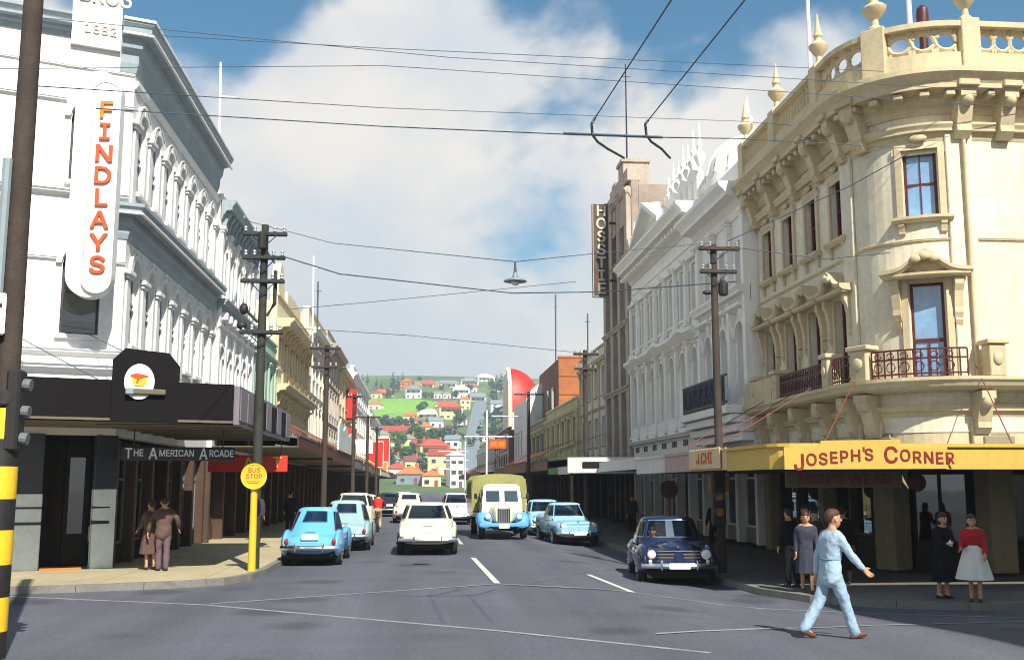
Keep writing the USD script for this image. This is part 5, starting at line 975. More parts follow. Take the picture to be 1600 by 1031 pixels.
wire([at(385, 345, 30), at(520, 380, 29), at(805, 409, 22), at(940, 395, 30), at(1110, 380, 33)], 'span wire carrying the hanging street lamp', 0.010)
wire([at(440, 400, 25.3), at(530, 428, 26), at(800, 458, 28), at(940, 456, 32), at(1150, 440, 27)], 'dark sagging cable below the hanging lamp', 0.017)
wire([at(455, 483, 40), at(600, 470, 42), at(900, 440, 46)], 'faint wire rising to the right from the cream gable', 0.014)
wire([at(450, 512, 42), at(640, 524, 44), at(915, 552, 46)], 'low wire between the second left pole and the dark right pole', 0.014)
wire([at(1135, 385, 26), at(1290, 405, 25), at(1390, 395, 24.5)], 'service wire from the right pole to the corner balcony', 0.012)
wire([at(1135, 378, 26), at(1330, 290, 24), at(1420, 240, 22)], 'service wire from the right pole up to the corner cornice', 0.012)
# trolley wires with their curved hangers
H1, H2 = at(930, 184, 13.6), at(1013, 188, 13.6)
wire([at(880, 209, 13.6), at(1035, 215, 13.6)], 'short dark bar joining the two trolley wires', 0.021, 'trolley_bar')
for k, (h, e, far, up_) in enumerate(((H1, (975, 247), (1120, 330), (1062, -20)), (H2, (1047, 247), (1150, 320), (1180, -20)))):
    c = at(925 + 84 * k, 205, 13.7); lab = ('left', 'right')[k]
    wire([h, at(924 + 84 * k, 194, 13.6), at(926 + 84 * k, 211, 13.65), at(934 + 84 * k, 222, 13.8), at(950 + 84 * k, 233, 14.2), at(*e, 14.8)], f'{lab} curved dark trolley wire hanger over the crossing', 0.019, 'wire_hanger')
    q = at(up_[0], up_[1], 9.5); wire([h, q], f'{lab} trolley contact wire running overhead from its curved hanger', 0.009, 'trolley_wire')
L_ = at(805, 440, 22); t = thing('street_lamp', 'grey dish lamp hung from a wire over the middle of the street', 'street lamp', L_)
obj('shade', MB().lathe([(0.25, 0.0), (0.24, 0.025), (0.17, 0.06), (0.07, 0.09), (0.04, 0.2), (0.0, 0.21)], n=20), 'roof_iron_blue', t, smooth=30); obj('stem', MB().tube([(0, 0, 0.17), (0, 0, 0.42)], [0.045, 0.02], 6), 'wire', t); obj('bulb', MB().sphere((0, 0, -0.02), (0.09, 0.09, 0.07)), 'lamp_glass', t, smooth=True)
for px, py0, py1, Y, lab in ((345, 215, 98, 40, 'white mast with a small crosspiece above the white department store'), (490, 505, 400, 62, 'thin pale mast behind the cream gable'), (497, 505, 440, 60, 'thin dark mast behind the cream gable'), (868, 560, 460, 96, 'thin dark mast over the orange brick block'), (918, 540, 490, 70, 'short thin mast left of the dark stone building')):
    a, b = at(px, py0, Y), at(px, py1, Y); a[2] = 8 if Y > 50 else 12; t = thing('mast', lab, 'mast', a); obj('pole', MB().tube([(0, 0, 0), (b[0] - a[0], 0, b[2] - a[2])], 0.05 if Y < 80 else 0.07, 7), 'flag_white' if 'white' in lab or 'pale' in lab else 'wire', t); h = b[2] - a[2]
    obj('crosspiece', MB().tube([(-0.1, 0, h * 0.78), (0.5, 0, h * 0.78)] if Y < 50 else [(-0.15, 0, h * 0.9), (0.15, 0, h * 0.9)], 0.03, 5), 'flag_white' if 'white' in lab or 'pale' in lab else 'wire', t)
# ================================================================ vehicles
def sup(n, p, a0=0.0, a1=2 * PI, closed=True):
    t = np.linspace(a0, a1, n, endpoint=not closed); c, s = np.cos(t), np.sin(t)
    return np.sign(c) * np.abs(c) ** (2 / p), np.sign(s) * np.abs(s) ** (2 / p)
def loft_y(st, n=28, p=3.0):
    """st: rows of (y, half width, z bottom, z top); superellipse sections, capped"""
    st = np.array(st, float); ys = np.linspace(st[0, 0], st[-1, 0], 30)
    from scipy.interpolate import PchipInterpolator as PI_
    q = np.column_stack([PI_(st[:, 0], st[:, k])(ys) for k in (1, 2, 3)]); cx, sz = sup(n, p); v, f = [], []
    for y, (w, zb, zt) in zip(ys, q): v += list(zip(w * cx, np.full(n, y), (zb + zt) / 2 + (zt - zb) / 2 * sz))
    for i in range(len(ys) - 1):
        for k in range(n): f.append((i * n + k, i * n + (k + 1) % n, (i + 1) * n + (k + 1) % n, (i + 1) * n + k))
    b = MB().add(v, f); m = (len(ys) - 1) * n; b.add(v, [(0, k + 1, k) for k in range(1, n - 1)] + [(m, m + k, m + k + 1) for k in range(1, n - 1)])
    return b
class Cabin:
    """glasshouse: rings stacked in z; plan superellipse; windows are patches of the same surface set a little proud"""
    def __init__(s, zb, zt, W, yr, yf, Wt, yrt, yft, p=3.6): s.__dict__.update(locals())
    def pt(s, u, th, off=0.0):
        """u 0 belt .. 1 roof crown"""
        g = min(u / 0.78, 1.0); k = 1.0 if u < 0.78 else math.sqrt(max(0.0, 1 - ((u - 0.78) / 0.22) ** 2)); z = s.zb + (s.zt - s.zb) * (0.86 * g if u < 0.78 else 0.86 + 0.14 * math.sin((u - 0.78) / 0.22 * PI / 2))
        e = g ** 1.5; w = s.W + (s.Wt - s.W) * e; yr = s.yr + (s.yrt - s.yr) * g; yf = s.yf + (s.yft - s.yf) * g; yc, ly = (yr + yf) / 2, (yf - yr) / 2
        c, si = math.cos(th), math.sin(th); x = math.copysign(abs(c) ** (2 / s.p), c); y = math.copysign(abs(si) ** (2 / s.p), si)
        return ((w * k + off) * x, yc + (ly * k + off) * y, z + (off * 0.3 if g > 0 else 0))
    def shell(s, wins=(), n=40):
        """the painted shell, left open where the windows are"""
        us = sorted({round(float(u), 4) for u in list(np.linspace(0, 0.78, 7)) + [u for w in wins for u in w[2:]] + list(0.78 + 0.22 * np.sin(np.linspace(0.1, PI / 2, 8)))}); nrm = lambda a: (a + PI) % (2 * PI) - PI
        th = sorted({round(nrm(float(t)), 5) for t in list(np.linspace(-PI, PI, n, endpoint=False)) + [t for w in wins for t in w[:2]]}); n = len(th); v = [s.pt(u, t) for u in us for t in th]; f = []
        for i in range(len(us) - 1):
            for k in range(n):
                um, tm = (us[i] + us[i + 1]) / 2, (th[k] + (th[(k + 1) % n] + (2 * PI if k == n - 1 else 0))) / 2
                if any(w[2] < um < w[3] and ((tm - w[0]) % (2 * PI)) < (w[1] - w[0]) for w in wins): continue
                f.append((i * n + k, i * n + (k + 1) % n, (i + 1) * n + (k + 1) % n, (i + 1) * n + k))
        return MB().add(v, f)
    def patch(s, t0, t1, u0, u1, off, n=12, m=4):
        v = [s.pt(u, t, off) for u in np.linspace(u0, u1, m) for t in np.linspace(t0, t1, n)]; f = [(j * n + i, j * n + i + 1, (j + 1) * n + i + 1, (j + 1) * n + i) for j in range(m - 1) for i in range(n - 1)]
        return MB().add(v, f)
def wheel(t, x, y, r=0.33, w=0.17, hub='chrome', rim='car_cream'):
    a = np.linspace(0, 2 * PI, 25); sg = 1 if x > 0 else -1
    def disc(prof):
        v, f = [], []; n = 24
        for rr, h in prof: v += [(x + sg * h, y + rr * math.cos(q), r + rr * math.sin(q)) for q in np.linspace(0, 2 * PI, n, endpoint=False)]
        for i in range(len(prof) - 1):
            for k in range(n): f.append((i * n + k, i * n + (k + 1) % n, (i + 1) * n + (k + 1) % n, (i + 1) * n + k))
        return MB().add(v, f)
    ty = obj('tyre', disc([(r * 0.6, -w), (r * 0.92, -w), (r, -w * 0.8), (r, -w * 0.2), (r * 0.93, 0.0), (r * 0.64, 0.0)]), 'rubber', t, smooth=30)
    obj('rim', disc([(r * 0.64, -0.002), (r * 0.56, -0.02), (r * 0.35, -0.015), (r * 0.3, 0.0)]), rim, ty, smooth=30); obj('hub_cap', disc([(r * 0.34, 0.0), (r * 0.27, 0.025), (r * 0.12, 0.04), (0.002, 0.042)]), hub, ty, smooth=30)
def car(label, loc, rot, col, L=4.3, W=1.66, H=1.54, style='round', lights=True, group='cars along the street', name='car', rear_plate='plate_white', rim='car_cream', split=False):
    x, y = loc; t = thing(name, label, 'car', (x, y, float(gz(x, y))), rot, group); h, w = L / 2, W / 2; belt = H * 0.60
    if style == 'round':
        st = [(-h, w * .5, .40, .62), (-h * .95, w * .78, .34, .76), (-h * .8, w * .93, .28, belt - .04), (-h * .4, w * .99, .25, belt + .02), (0, w, .24, belt + .03), (h * .4, w * .97, .25, belt), (h * .75, w * .90, .28, belt - .06), (h * .93, w * .74, .34, belt - .16), (h, w * .45, .42, belt - .32)]
        cab = Cabin(belt - .06, H, w * .93, -h * .80, h * .28, w * .74, -h * .34, h * .02, 3.4)
    elif style == 'fast':
        st = [(-h, w * .5, .40, .60), (-h * .95, w * .76, .34, .74), (-h * .8, w * .92, .28, belt - .1), (-h * .4, w * .99, .25, belt), (0, w, .24, belt + .03), (h * .4, w * .97, .25, belt), (h * .75, w * .92, .28, belt - .05), (h * .93, w * .80, .34, belt - .12), (h, w * .5, .42, belt - .3)]
        cab = Cabin(belt - .22, H, w * .95, -h * .90, h * .36, w * .70, -h * .22, h * .04, 2.7)
    else:
        st = [(-h, w * .80, .42, .72), (-h * .97, w * .92, .36, belt - .10), (-h * .8, w * .97, .30, belt), (-h * .3, w, .26, belt + .02), (0, w, .25, belt + .02), (h * .4, w * .99, .26, belt), (h * .85, w * .96, .30, belt - .04), (h * .96, w * .90, .36, belt - .10), (h, w * .78, .44, belt - .22)]
        cab = Cabin(belt - .05, H, w * .94, -h * .64, h * .36, w * .72, -h * .36, h * .04, 3.0)
    b = loft_y(st, p=3.0 if style != 'sedan' else 3.3); wb = h * .62
    if style != 'sedan':
        for sx in (-1, 1):
            b.sphere((sx * w * .86, wb, .56), (w * .22, h * .36, .36), 3); b.sphere((sx * w * .88, -wb, .54), (w * .18, h * .34, .36), 3)
        b.tm(loft_tm := trimesh.Trimesh(*loft_y([(h * .2, w * .60, .5, belt + .03), (h * .6, w * .5, .5, belt + .07), (h * .9, w * .3, .5, belt - .02), (h * 1.01, w * .1, .5, belt - .2)], 20, 2.6).arrays(), process=False))
    else:
        for sx in (-1, 1): b.tm(trimesh.Trimesh(*loft_y([(-h * 1.0, w * .06, .55, belt - .04), (-h * .9, w * .10, .5, belt + .07), (-h * .3, w * .07, .5, belt + .05), (h * .1, w * .05, .5, belt - .05)], 14, 2.4).arrays() , process=False).apply_translation([sx * w * .87, 0, 0]))
    body = obj('body', b, col, t, smooth=40); fw = .62 if style != 'sedan' else .66; rw = .40 if style != 'sedan' else .66; W_ = []
    for a, c in (((PI / 2 - fw, PI / 2 - .03), (PI / 2 + .03, PI / 2 + fw)) if split else ((PI / 2 - fw, PI / 2 + fw),)): W_.append(('windscreen', a, c, .26, .76))
    W_.append(('rear_window', -PI / 2 - rw, -PI / 2 + rw, .50 if style != 'sedan' else .28, .76))
    for sg in (0, PI):
        for a, c in ((-.72, -.04), (.04, .78)): W_.append(('side_window', *((a, c) if sg == 0 else (PI - c, PI - a)), .26, .74))
    obj('roof', cab.shell([q[1:] for q in W_]), col, t, smooth=50)
    for nm, a, c, u0, u1 in W_:
        g = obj(nm, cab.patch(a, c, u0, u1, .002), 'glass_clear', t, smooth=True); fr = MB()
        for q in ((a - .03, c + .03, u1, u1 + .03), (a - .03, c + .03, u0 - .03, u0), (a - .03, a, u0, u1), (c, c + .03, u0, u1)):
            m_ = cab.patch(*q, .008, 8, 2).arrays(); fr.add(*m_)
        obj('trim', fr, 'chrome', g, smooth=True)
    for yy, zb_ in ((-h * .06, .5), (-h * .48, .5)): obj('seat', MB().cbox(-w * .60, w * .60, yy - .18, yy + .02, zb_, belt + .07, .05), 'cloth_brown', t)
    obj('steering_wheel', MB().tube([(w * .40 + .19 * math.cos(q), h * .16 + .05 * math.sin(q), belt + .02 + .17 * math.sin(q)) for q in np.linspace(0, 2 * PI, 15)], .014, 5), 'pole_black', t); obj('dashboard', MB().cbox(-w * .8, w * .8, h * .24, h * .34, belt - .1, belt + .035), col, t)
    for sx in (-1, 1):
        for yy in (wb, -wb):
            obj('wheel_arch', MB().sphere((sx * (w - .115), yy, .34), (.12, .40, .38), 2), 'underbody', t, smooth=True); wheel(t, sx * (w + .012), yy, rim=rim)
        obj('door_handle', MB().cbox(sx * w * 1.0 - .02, sx * w * 1.0 + .02, -.05 - h * .12, .10 - h * .12, belt - .12, belt - .09), 'chrome', t); obj('side_strip', MB().cbox(sx * (w + .0) - .012, sx * (w + .0) + .012, -h * .42, h * .42, .62, .645), 'chrome', t)
        obj('door_seam', MB().box(sx * (w - .01) - .016, sx * (w - .01) + .016, h * .26, h * .262 + .008, .34, belt - .1), 'underbody', t)
        hl = obj('headlamp', MB().tube([(sx * w * .70, h * .90, belt - .19), (sx * w * .70, h * 1.0 - .03, belt - .19)], [.115, .105], 16), 'chrome', t, smooth=30); obj('lens', MB().sphere((sx * w * .70, h - .03, belt - .19), (.092, .04, .092), 2), 'lamp_glass', hl, smooth=True)
        obj('tail_lamp', MB().sphere((sx * w * .80, -h * .955, .62), (.055, .05, .075), 2), 'lamp_red', t, smooth=True)
        obj('side_lamp', MB().sphere((sx * w * .74, h * .99, .56), (.045, .03, .04), 1), 'lamp_glass', t, smooth=True)
    for sg, zz in ((1, .46), (-1, .46)):
        xs_ = np.linspace(-w * .96, w * .96, 15); p = [(q, sg * (h + .075 - .13 * (abs(q) / w) ** 3), zz) for q in xs_]; b = MB(); R = .065
        b.tube(p, R, 8); obj('bumper', b, 'chrome', t, smooth=30)
        for q in (-.38, .38): obj('overrider', MB().sphere((q * w / .83, sg * (h + .11), zz + .02), (.035, .05, .12), 2), 'chrome', t, smooth=True)
    obj('number_plate', MB().cbox(-.22, .22, -h * .985 - .05, -h * .985 - .02, .66, .80), rear_plate, t); obj('number_plate', MB().cbox(-.24, .24, h + .15, h + .17, .40, .53), rear_plate, t)
    g = obj('grille', MB().prism(affinity.scale(Point(0, 0).buffer(1, 12), w * .5, .16).buffer(0.0), 0, .01) if False else MB().hull([(a * w * .52, h * q, z) for a in (-1, 1) for q, z in ((.93, .56), (.99, .56), (.97, .78), (.9, .78))]), 'underbody', t)
    for k in range(4): obj('grille_bar', MB().tube([(a, h * (.985 - .006 * k) + .02 - .10 * (a / w) ** 2, .57 + k * .07) for a in np.linspace(-w * .55, w * .55, 7)], .016, 5), 'chrome', g)
    obj('bonnet_badge', MB().cbox(-.03, .03, h * .55, h * .97, belt + .045, belt + .06) if False else MB().sphere((0, h * .93, belt - .04), (.035, .09, .03), 2), 'chrome', t, smooth=True); obj('boot_handle', MB().cbox(-.14, .14, -h * .94 - .03, -h * .94, .83, .86), 'chrome', t)
    obj('underbody', MB().box(-w * .8, w * .8, -h * .85, h * .85, .17, .34), 'underbody', t)
    return t
car('bright blue rounded sedan seen from behind at the left kerb', (-2.72, 29.6), math.radians(-1.0), 'car_blue', 3.9, 1.50, 1.46, 'fast')
car('grey teal sedan parked just ahead of the bright blue car', (-2.35, 35.9), 0, 'car_teal', 4.2, 1.62, 1.55, 'fast')
car('ivory sedan parked beyond the grey teal car, beside the cyclist', (-2.75, 46.6), 0, 'car_ivory', 4.4, 1.75, 1.72, 'sedan')
car('pale sedan parked further up the left kerb', (-2.7, 52.6), 0, 'car_cream', 4.3, 1.7, 1.6, 'sedan')
car('cream sedan driving away in the middle of the street', (.25, 33.7), math.radians(.5), 'car_cream', 4.4, 1.76, 1.52, 'sedan')
car('far ivory car driving away ahead of the cream sedan', (-.55, 60), 0, 'car_ivory', 4.2, 1.68, 1.6, 'round')
car('pinkish white car coming towards us left of the lorry', (2.0, 58), PI, 'car_pink', 4.3, 1.7, 1.62, 'sedan')
car('dark car standing further up the left kerb', (-1.9, 72), 0, 'car_black', 4.3, 1.7, 1.55, 'round')
car('small far pale car in the left lane near the end', (-1.2, 84), 0, 'car_pink', 4.2, 1.7, 1.5, 'sedan')
car('far blue car behind the pinkish white car', (2.7, 72), PI, 'car_navy', 4.3, 1.7, 1.55, 'round')
car('cream car half hidden behind the lorry', (4.55, 51), PI, 'car_cream', 4.3, 1.7, 1.62, 'round')
car('sky blue sedan facing us at the right kerb', (5.75, 41.6), PI + math.radians(5), 'car_sky', 4.3, 1.72, 1.56, 'sedan', rim='car_sky')
car('second sky blue car parked behind the sky blue sedan', (5.55, 47.6), PI, 'car_sky', 4.3, 1.7, 1.58, 'round', rim='car_sky')
car('navy rounded sedan with chrome bumper turning at the right corner', (6.1, 25.9), PI - math.radians(7), 'car_navy', 4.15, 1.74, 1.50, 'round', rim='car_navy', split=True)

# ---- the lorry
t = thing('lorry', 'cream and blue lorry with an olive canvas cover', 'lorry', (3.22, 41.0, float(gz(3.2, 41))), PI)
T = lambda n, b, m, s=False, p=None: obj(n, b, m, p or t, smooth=s)
cabb = MB().hull([(sx * wx, yy, z) for sx in (-1, 1) for wx, yy, z in ((.80, -.5, .75), (.80, -2.0, .75), (.78, -.45, 1.3), (.80, -2.0, 1.3), (.70, -.72, 1.98), (.72, -1.95, 1.98), (.58, -.85, 2.08), (.58, -1.9, 2.08), (.82, -.9, 1.2), (.82, -1.9, 1.2))]); T('cab', cabb, 'truck_cream')
for sx in (-1, 1):
    w_ = T('windscreen_frame', MB().hull([(sx * a, yy, z) for a in (.05, .66) for yy, z in ((-.44, 1.38), (-.50, 1.38), (-.65, 1.86), (-.70, 1.86))]), 'truck_cream'); T('pane', MB().hull([(sx * a, yy, z) for a in (.09, .62) for yy, z in ((-.43, 1.42), (-.47, 1.42), (-.625, 1.82), (-.66, 1.82))]), 'glass', p=w_)
    T('side_window', MB().hull([(sx * q, yy, z) for q in (.765, .80) for yy, z in ((-.85, 1.36), (-1.6, 1.36), (-.98, 1.82), (-1.6, 1.82))]), 'glass')
    T('mudguard', MB().tm(trimesh.Trimesh(*loft_y([(-1.35, .10, .45, .78), (-.9, .30, .42, 1.0), (-.3, .33, .42, 1.02), (.1, .30, .40, .92), (.32, .12, .42, .66)], 20, 2.8).arrays(), process=False).apply_translation([sx * .70, 0, 0])), 'truck_blue', True)
    h_ = T('headlamp', MB().tube([(sx * .60, .18, .86), (sx * .60, .36, .86)], [.10, .13], 14), 'chrome', True); T('lens', MB().sphere((sx * .60, .36, .86), (.11, .04, .11)), 'lamp_glass', True, h_)
    for yy in (-.32, -4.3): wheel(t, sx * (.93 if yy > -1 else 1.02), yy, .42, .24, rim='truck_cream')
    T('mirror_arm', MB().tube([(sx * .80, -.8, 1.5), (sx * 1.02, -.7, 1.6)], .015, 5).cbox(sx * 1.02 - .06, sx * 1.02 + .06, -.73, -.70, 1.5, 1.72), 'pole_black'); T('tail_board_lamp', MB().sphere((sx * .9, -6.02, .9), .06), 'lamp_red', True)
    T('side_board', MB().cbox(sx * 1.08 - .03, sx * 1.08 + .03, -6.0, -2.1, .95, 1.5), 'truck_cream')
T('bonnet', MB().tm(trimesh.Trimesh(*loft_y([(-.75, .52, .6, 1.36), (-.2, .47, .55, 1.32), (.25, .40, .55, 1.26), (.42, .30, .58, 1.14)], 24, 3.2).arrays(), process=False)), 'truck_cream', True)
g = T('grille', MB().hull([(a, yy, z) for a in (-.24, .24) for yy, z in ((.30, .62), (.46, .62), (.44, 1.14), (.30, 1.2))]), 'shop_grey')
for k in range(7): T('grille_bar', MB().box(-.21 + k * .07 - .014, -.21 + k * .07 + .014, .40, .475, .63, 1.13), 'pole_black', p=g)
T('bumper', MB().cbox(-.92, .92, .46, .54, .48, .62), 'truck_blue'); T('number_plate', MB().cbox(-.2, .2, .545, .56, .42, .58), 'plate_white'); T('chassis', MB().box(-.4, .4, -6.0, .3, .42, .62), 'underbody'); T('cargo_bed', MB().cbox(-1.08, 1.08, -6.05, -2.08, .78, .96), 'truck_cream')
cov = [(-1.08, 1.0), (-1.1, 1.8), (-1.06, 2.25), (-.95, 2.38), (-.5, 2.44), (0, 2.46), (.5, 2.44), (.95, 2.38), (1.06, 2.25), (1.1, 1.8), (1.08, 1.0)]
T('canvas_cover', MB().prism(Polygon(cov), -6.0, -2.08), 'canvas_olive', 40)
for k in range(5): T('cover_hoop', MB().tube([(a * 1.012, -2.15 - k * .94, z + .012) for a, z in cov], .022, 5), 'canvas_olive')
# ================================================================ people
def ball(p, r): return m3.Manifold.sphere(r, 14).translate([float(a) for a in p])
def chain(pts, rs):
    o = []
    for i in range(len(pts) - 1): o.append(m3.Manifold.batch_hull([ball(pts[i], rs[i]), ball(pts[i + 1], rs[i + 1])]))
    return o
def melt(parts, length=0.04, it=8):
    m = m3.Manifold.batch_boolean(parts, m3.OpType.Add).refine_to_length(length).to_mesh()
    tm = trimesh.Trimesh(m.vert_properties[:, :3], m.tri_verts, process=True); trimesh.smoothing.filter_taubin(tm, 0.5, -0.53, it); return tm
def hand(w, d, side, curl=0.5, k=1.0):
    """palm, four fingers and a thumb from the wrist w along d; side: unit vector towards the thumb"""
    d, side = np.array(d) / np.linalg.norm(d), np.array(side, float); side -= d * (side @ d); side /= np.linalg.norm(side); n = np.cross(d, side); P = [m3.Manifold.batch_hull([ball(w + d * .01, .024 * k), ball(w + d * .085 * k + side * .03 * k, .016 * k), ball(w + d * .085 * k - side * .03 * k, .016 * k), ball(w + d * .03 * k + side * .025 * k, .018 * k)])]
    for q, (o, L) in enumerate(((.032, .075), (.011, .085), (-.011, .08), (-.031, .062))):
        a = w + d * .085 * k + side * o * k; L *= k; b = a + (d * math.cos(curl * .6) + n * math.sin(curl * .6)) * L * .45; c = b + (d * math.cos(curl * 1.4) + n * math.sin(curl * 1.4)) * L * .35; e = c + (d * math.cos(curl * 2.2) + n * math.sin(curl * 2.2)) * L * .25; P += chain([a, b, c, e], [.0105 * k, .0095 * k, .009 * k, .008 * k])
    a = w + d * .03 * k + side * .03 * k; b = a + (d * .5 + side * .8 + n * .2) * .035 * k; c = b + (d * .9 + side * .3 + n * .4) * .03 * k; P += chain([a, b, c], [.015 * k, .012 * k, .0095 * k])
    return P
def person(label, loc, rot, H=1.72, hip=(10, -8), knee=(8, 6), arm=(12, -12), elbow=(15, 20), lean=3, turn=0.0, top=('cloth_black', 'jacket'), low=('cloth_black', 'trousers'), hair=('hair_dark', 'short'), shoe='shoe_black', hat=None, extra=None, group='people in the street', abd=8, seat=None, fine=.035, skirt=None, head_turn=0.0, broad=1.0):
    """hip, knee, arm, elbow in degrees for (left, right); faces local +y"""
    k = H / 1.75; t = thing('person', label, 'person', loc, rot, group); R = math.radians; J = {}; pel = np.array([0, 0, .93 * k])
    for i, sx in enumerate((-1, 1)):
        h = pel + np.array([sx * .085 * k, 0, 0]); a = R(hip[i]); kn = h + .43 * k * np.array([0, math.sin(a), -math.cos(a)]); b = a - R(knee[i]); an = kn + .42 * k * np.array([0, math.sin(b), -math.cos(b)]); J['h', i], J['k', i], J['a', i], J['fa', i] = h, kn, an, b
    dz = (seat if seat is not None else min(J['a', 0][2], J['a', 1][2]) - .075 * k)
    off = np.array([0, 0, -dz]); l = R(lean); up = np.array([0, math.sin(l), math.cos(l)]); fwd = np.array([0, math.cos(l), -math.sin(l)])
    for q in list(J):
        if q[0] in 'hka' and q[0] != 'fa': J[q] = J[q] + off
    pel = pel + off; wst = pel + up * .17 * k; che = pel + up * .38 * k; nek = pel + up * .53 * k; hd = pel + up * .66 * k + fwd * .02 * k
    for i, sx in enumerate((-1, 1)):
        sh = pel + up * .47 * k + np.array([sx * .175 * k * broad, -R(turn) * sx * .1, 0]); a = R(arm[i]); ab = R(abd); u1 = np.array([sx * math.sin(ab), math.sin(a) * math.cos(ab), -math.cos(a) * math.cos(ab)]); el = sh + .29 * k * u1; b = a + R(elbow[i]); u2 = np.array([sx * math.sin(ab) * .2, math.sin(b), -math.cos(b)]); u2 /= np.linalg.norm(u2); J['s', i], J['e', i], J['w', i], J['d', i] = sh, el, el + .25 * k * u2, u2
    B_ = [m3.Manifold.batch_hull([ball(pel + [sx * .07 * k, 0, 0], .10 * k) for sx in (-1, 1)] + [ball(wst + [sx * .05 * k, 0, 0], .095 * k) for sx in (-1, 1)]), m3.Manifold.batch_hull([ball(wst + [sx * .05 * k, 0, 0], .095 * k) for sx in (-1, 1)] + [ball(che + [sx * .085 * k, 0, 0], .105 * k) for sx in (-1, 1)]), m3.Manifold.batch_hull([ball(che + [sx * .085 * k, 0, 0], .10 * k) for sx in (-1, 1)] + [ball(J['s', i], .05 * k) for i in (0, 1)] + [ball(nek, .055 * k)])]
    B_ += chain([nek - up * .03, hd], [.055 * k, .05 * k])
    ct, st_ = math.cos(R(head_turn)), math.sin(R(head_turn)); fx = np.array([st_ * -1, ct, 0]); rx = np.array([ct, st_, 0])
    hp = lambda x, y, z: hd + rx * x * k + fx * y * k + np.array([0, 0, z * k])
    B_ += [m3.Manifold.batch_hull([ball(hp(0, -.02, .06), .088 * k), ball(hp(0, .025, .05), .078 * k), ball(hp(0, .045, -.065), .042 * k), ball(hp(.03, .01, -.03), .05 * k), ball(hp(-.03, .01, -.03), .05 * k)]), m3.Manifold.batch_hull([ball(hp(0, .10, .04), .008 * k), ball(hp(0, .122, -.004), .013 * k), ball(hp(.014, .1, -.008), .008 * k), ball(hp(-.014, .1, -.008), .008 * k)])]
    for sx in (-1, 1): B_.append(m3.Manifold.batch_hull([ball(hp(sx * .085, -.012, .03), .014 * k), ball(hp(sx * .082, 0, -.015), .011 * k), ball(hp(sx * .092, -.022, .02), .012 * k)]))
    B_ += [m3.Manifold.batch_hull([ball(hp(sx * .018, .088, -.042), .009 * k) for sx in (-1, 1)])]
    for i, sx in enumerate((-1, 1)):
        B_ += chain([J['h', i], J['k', i], J['a', i]], [.085 * k, .052 * k, .036 * k]); f = np.array([0, math.cos(J['fa', i] * .5), math.sin(J['fa', i] * .5)]); B_.append(m3.Manifold.batch_hull([ball(J['a', i], .036 * k), ball(J['a', i] + f * .13 * k - [0, 0, .045 * k], .03 * k), ball(J['a', i] - f * .03 - [0, 0, .04 * k], .03 * k)]))
        B_ += chain([J['s', i], J['e', i], J['w', i]], [.05 * k, .04 * k, .027 * k]); B_ += hand(J['w', i], J['d', i], np.array([-sx * .3, 1.0, .2]), .45, k)
    body = obj('body', melt(B_, fine), 'skin', t, smooth=True)
    for sx in (-1, 1): obj('eye', MB().sphere(hp(sx * .032, .088, .032), .012 * k, 1), 'hair_dark', body); obj('eyebrow', MB().hull([hp(sx * a, .096, z) for a, z in ((.016, .05), (.05, .052), (.05, .06), (.016, .058))] + [hp(sx * a, .07, .05) for a in (.016, .05)]), hair[0], body)
    obj('mouth', MB().hull([hp(a, y, z) for a in (-.024, .024) for y, z in ((.094, -.043), (.088, -.047), (.08, -.043))]), 'lens_red', body)
    # hair
    hh = [m3.Manifold.batch_hull([ball(hp(0, -.03, .075), .093 * k), ball(hp(0, .02, .088), .075 * k), ball(hp(0, -.055, .03), .07 * k)])]
    if hair[1] == 'long': hh.append(m3.Manifold.batch_hull([ball(hp(sx * .05, -.04, z), .055 * k) for sx in (-1, 1) for z in (.03, -.08)]))
    obj('hair', melt(hh, .03, 4), hair[0], t, smooth=True)
    if hat: obj('hat', MB().lathe([(.16, 0), (.165, .01), (.10, .02), (.098, .09), (.08, .12), (0, .125)], *hp(0, -.01, .10), n=16), hat, t, smooth=30)
    # clothes
    tm_, tk = top; g = .018 * k
    hemd = {'jacket': .11, 'jumper': .0, 'coat': .06, 'shirt': -.02}[tk]
    C_ = [m3.Manifold.batch_hull([ball(pel - up * hemd * k + [sx * .078 * k, 0, 0], (.119 if tk == 'jacket' else .112) * k) for sx in (-1, 1)] + [ball(wst + [sx * .06 * k, 0, 0], .107 * k + g * .3) for sx in (-1, 1)]), m3.Manifold.batch_hull([ball(wst + [sx * .06 * k, 0, 0], .107 * k + g * .3) for sx in (-1, 1)] + [ball(che + [sx * .09 * k, 0, 0], .11 * k + g) for sx in (-1, 1)]), m3.Manifold.batch_hull([ball(che + [sx * .09 * k, 0, 0], .108 * k + g) for sx in (-1, 1)] + [ball(J['s', i], .062 * k) for i in (0, 1)] + [ball(nek - up * .035 * k, .07 * k)])]
    for i in (0, 1): C_ += chain([J['s', i], J['e', i], J['w', i] - J['d', i] * .02 * k], [.066 * k, .056 * k, .047 * k])
    cl = melt(C_, fine); cl.vertices += ((meshkit.fbm(cl.vertices * 11 + loc[0] * 3, 3)[:, None] - .5) * .03 + (meshkit.noise(cl.vertices * [40, 40, 18], 5)[:, None] - .5) * .008) * cl.vertex_normals
    jk = obj('jacket' if tk != 'jumper' else 'jumper', cl, tm_, t, smooth=True)
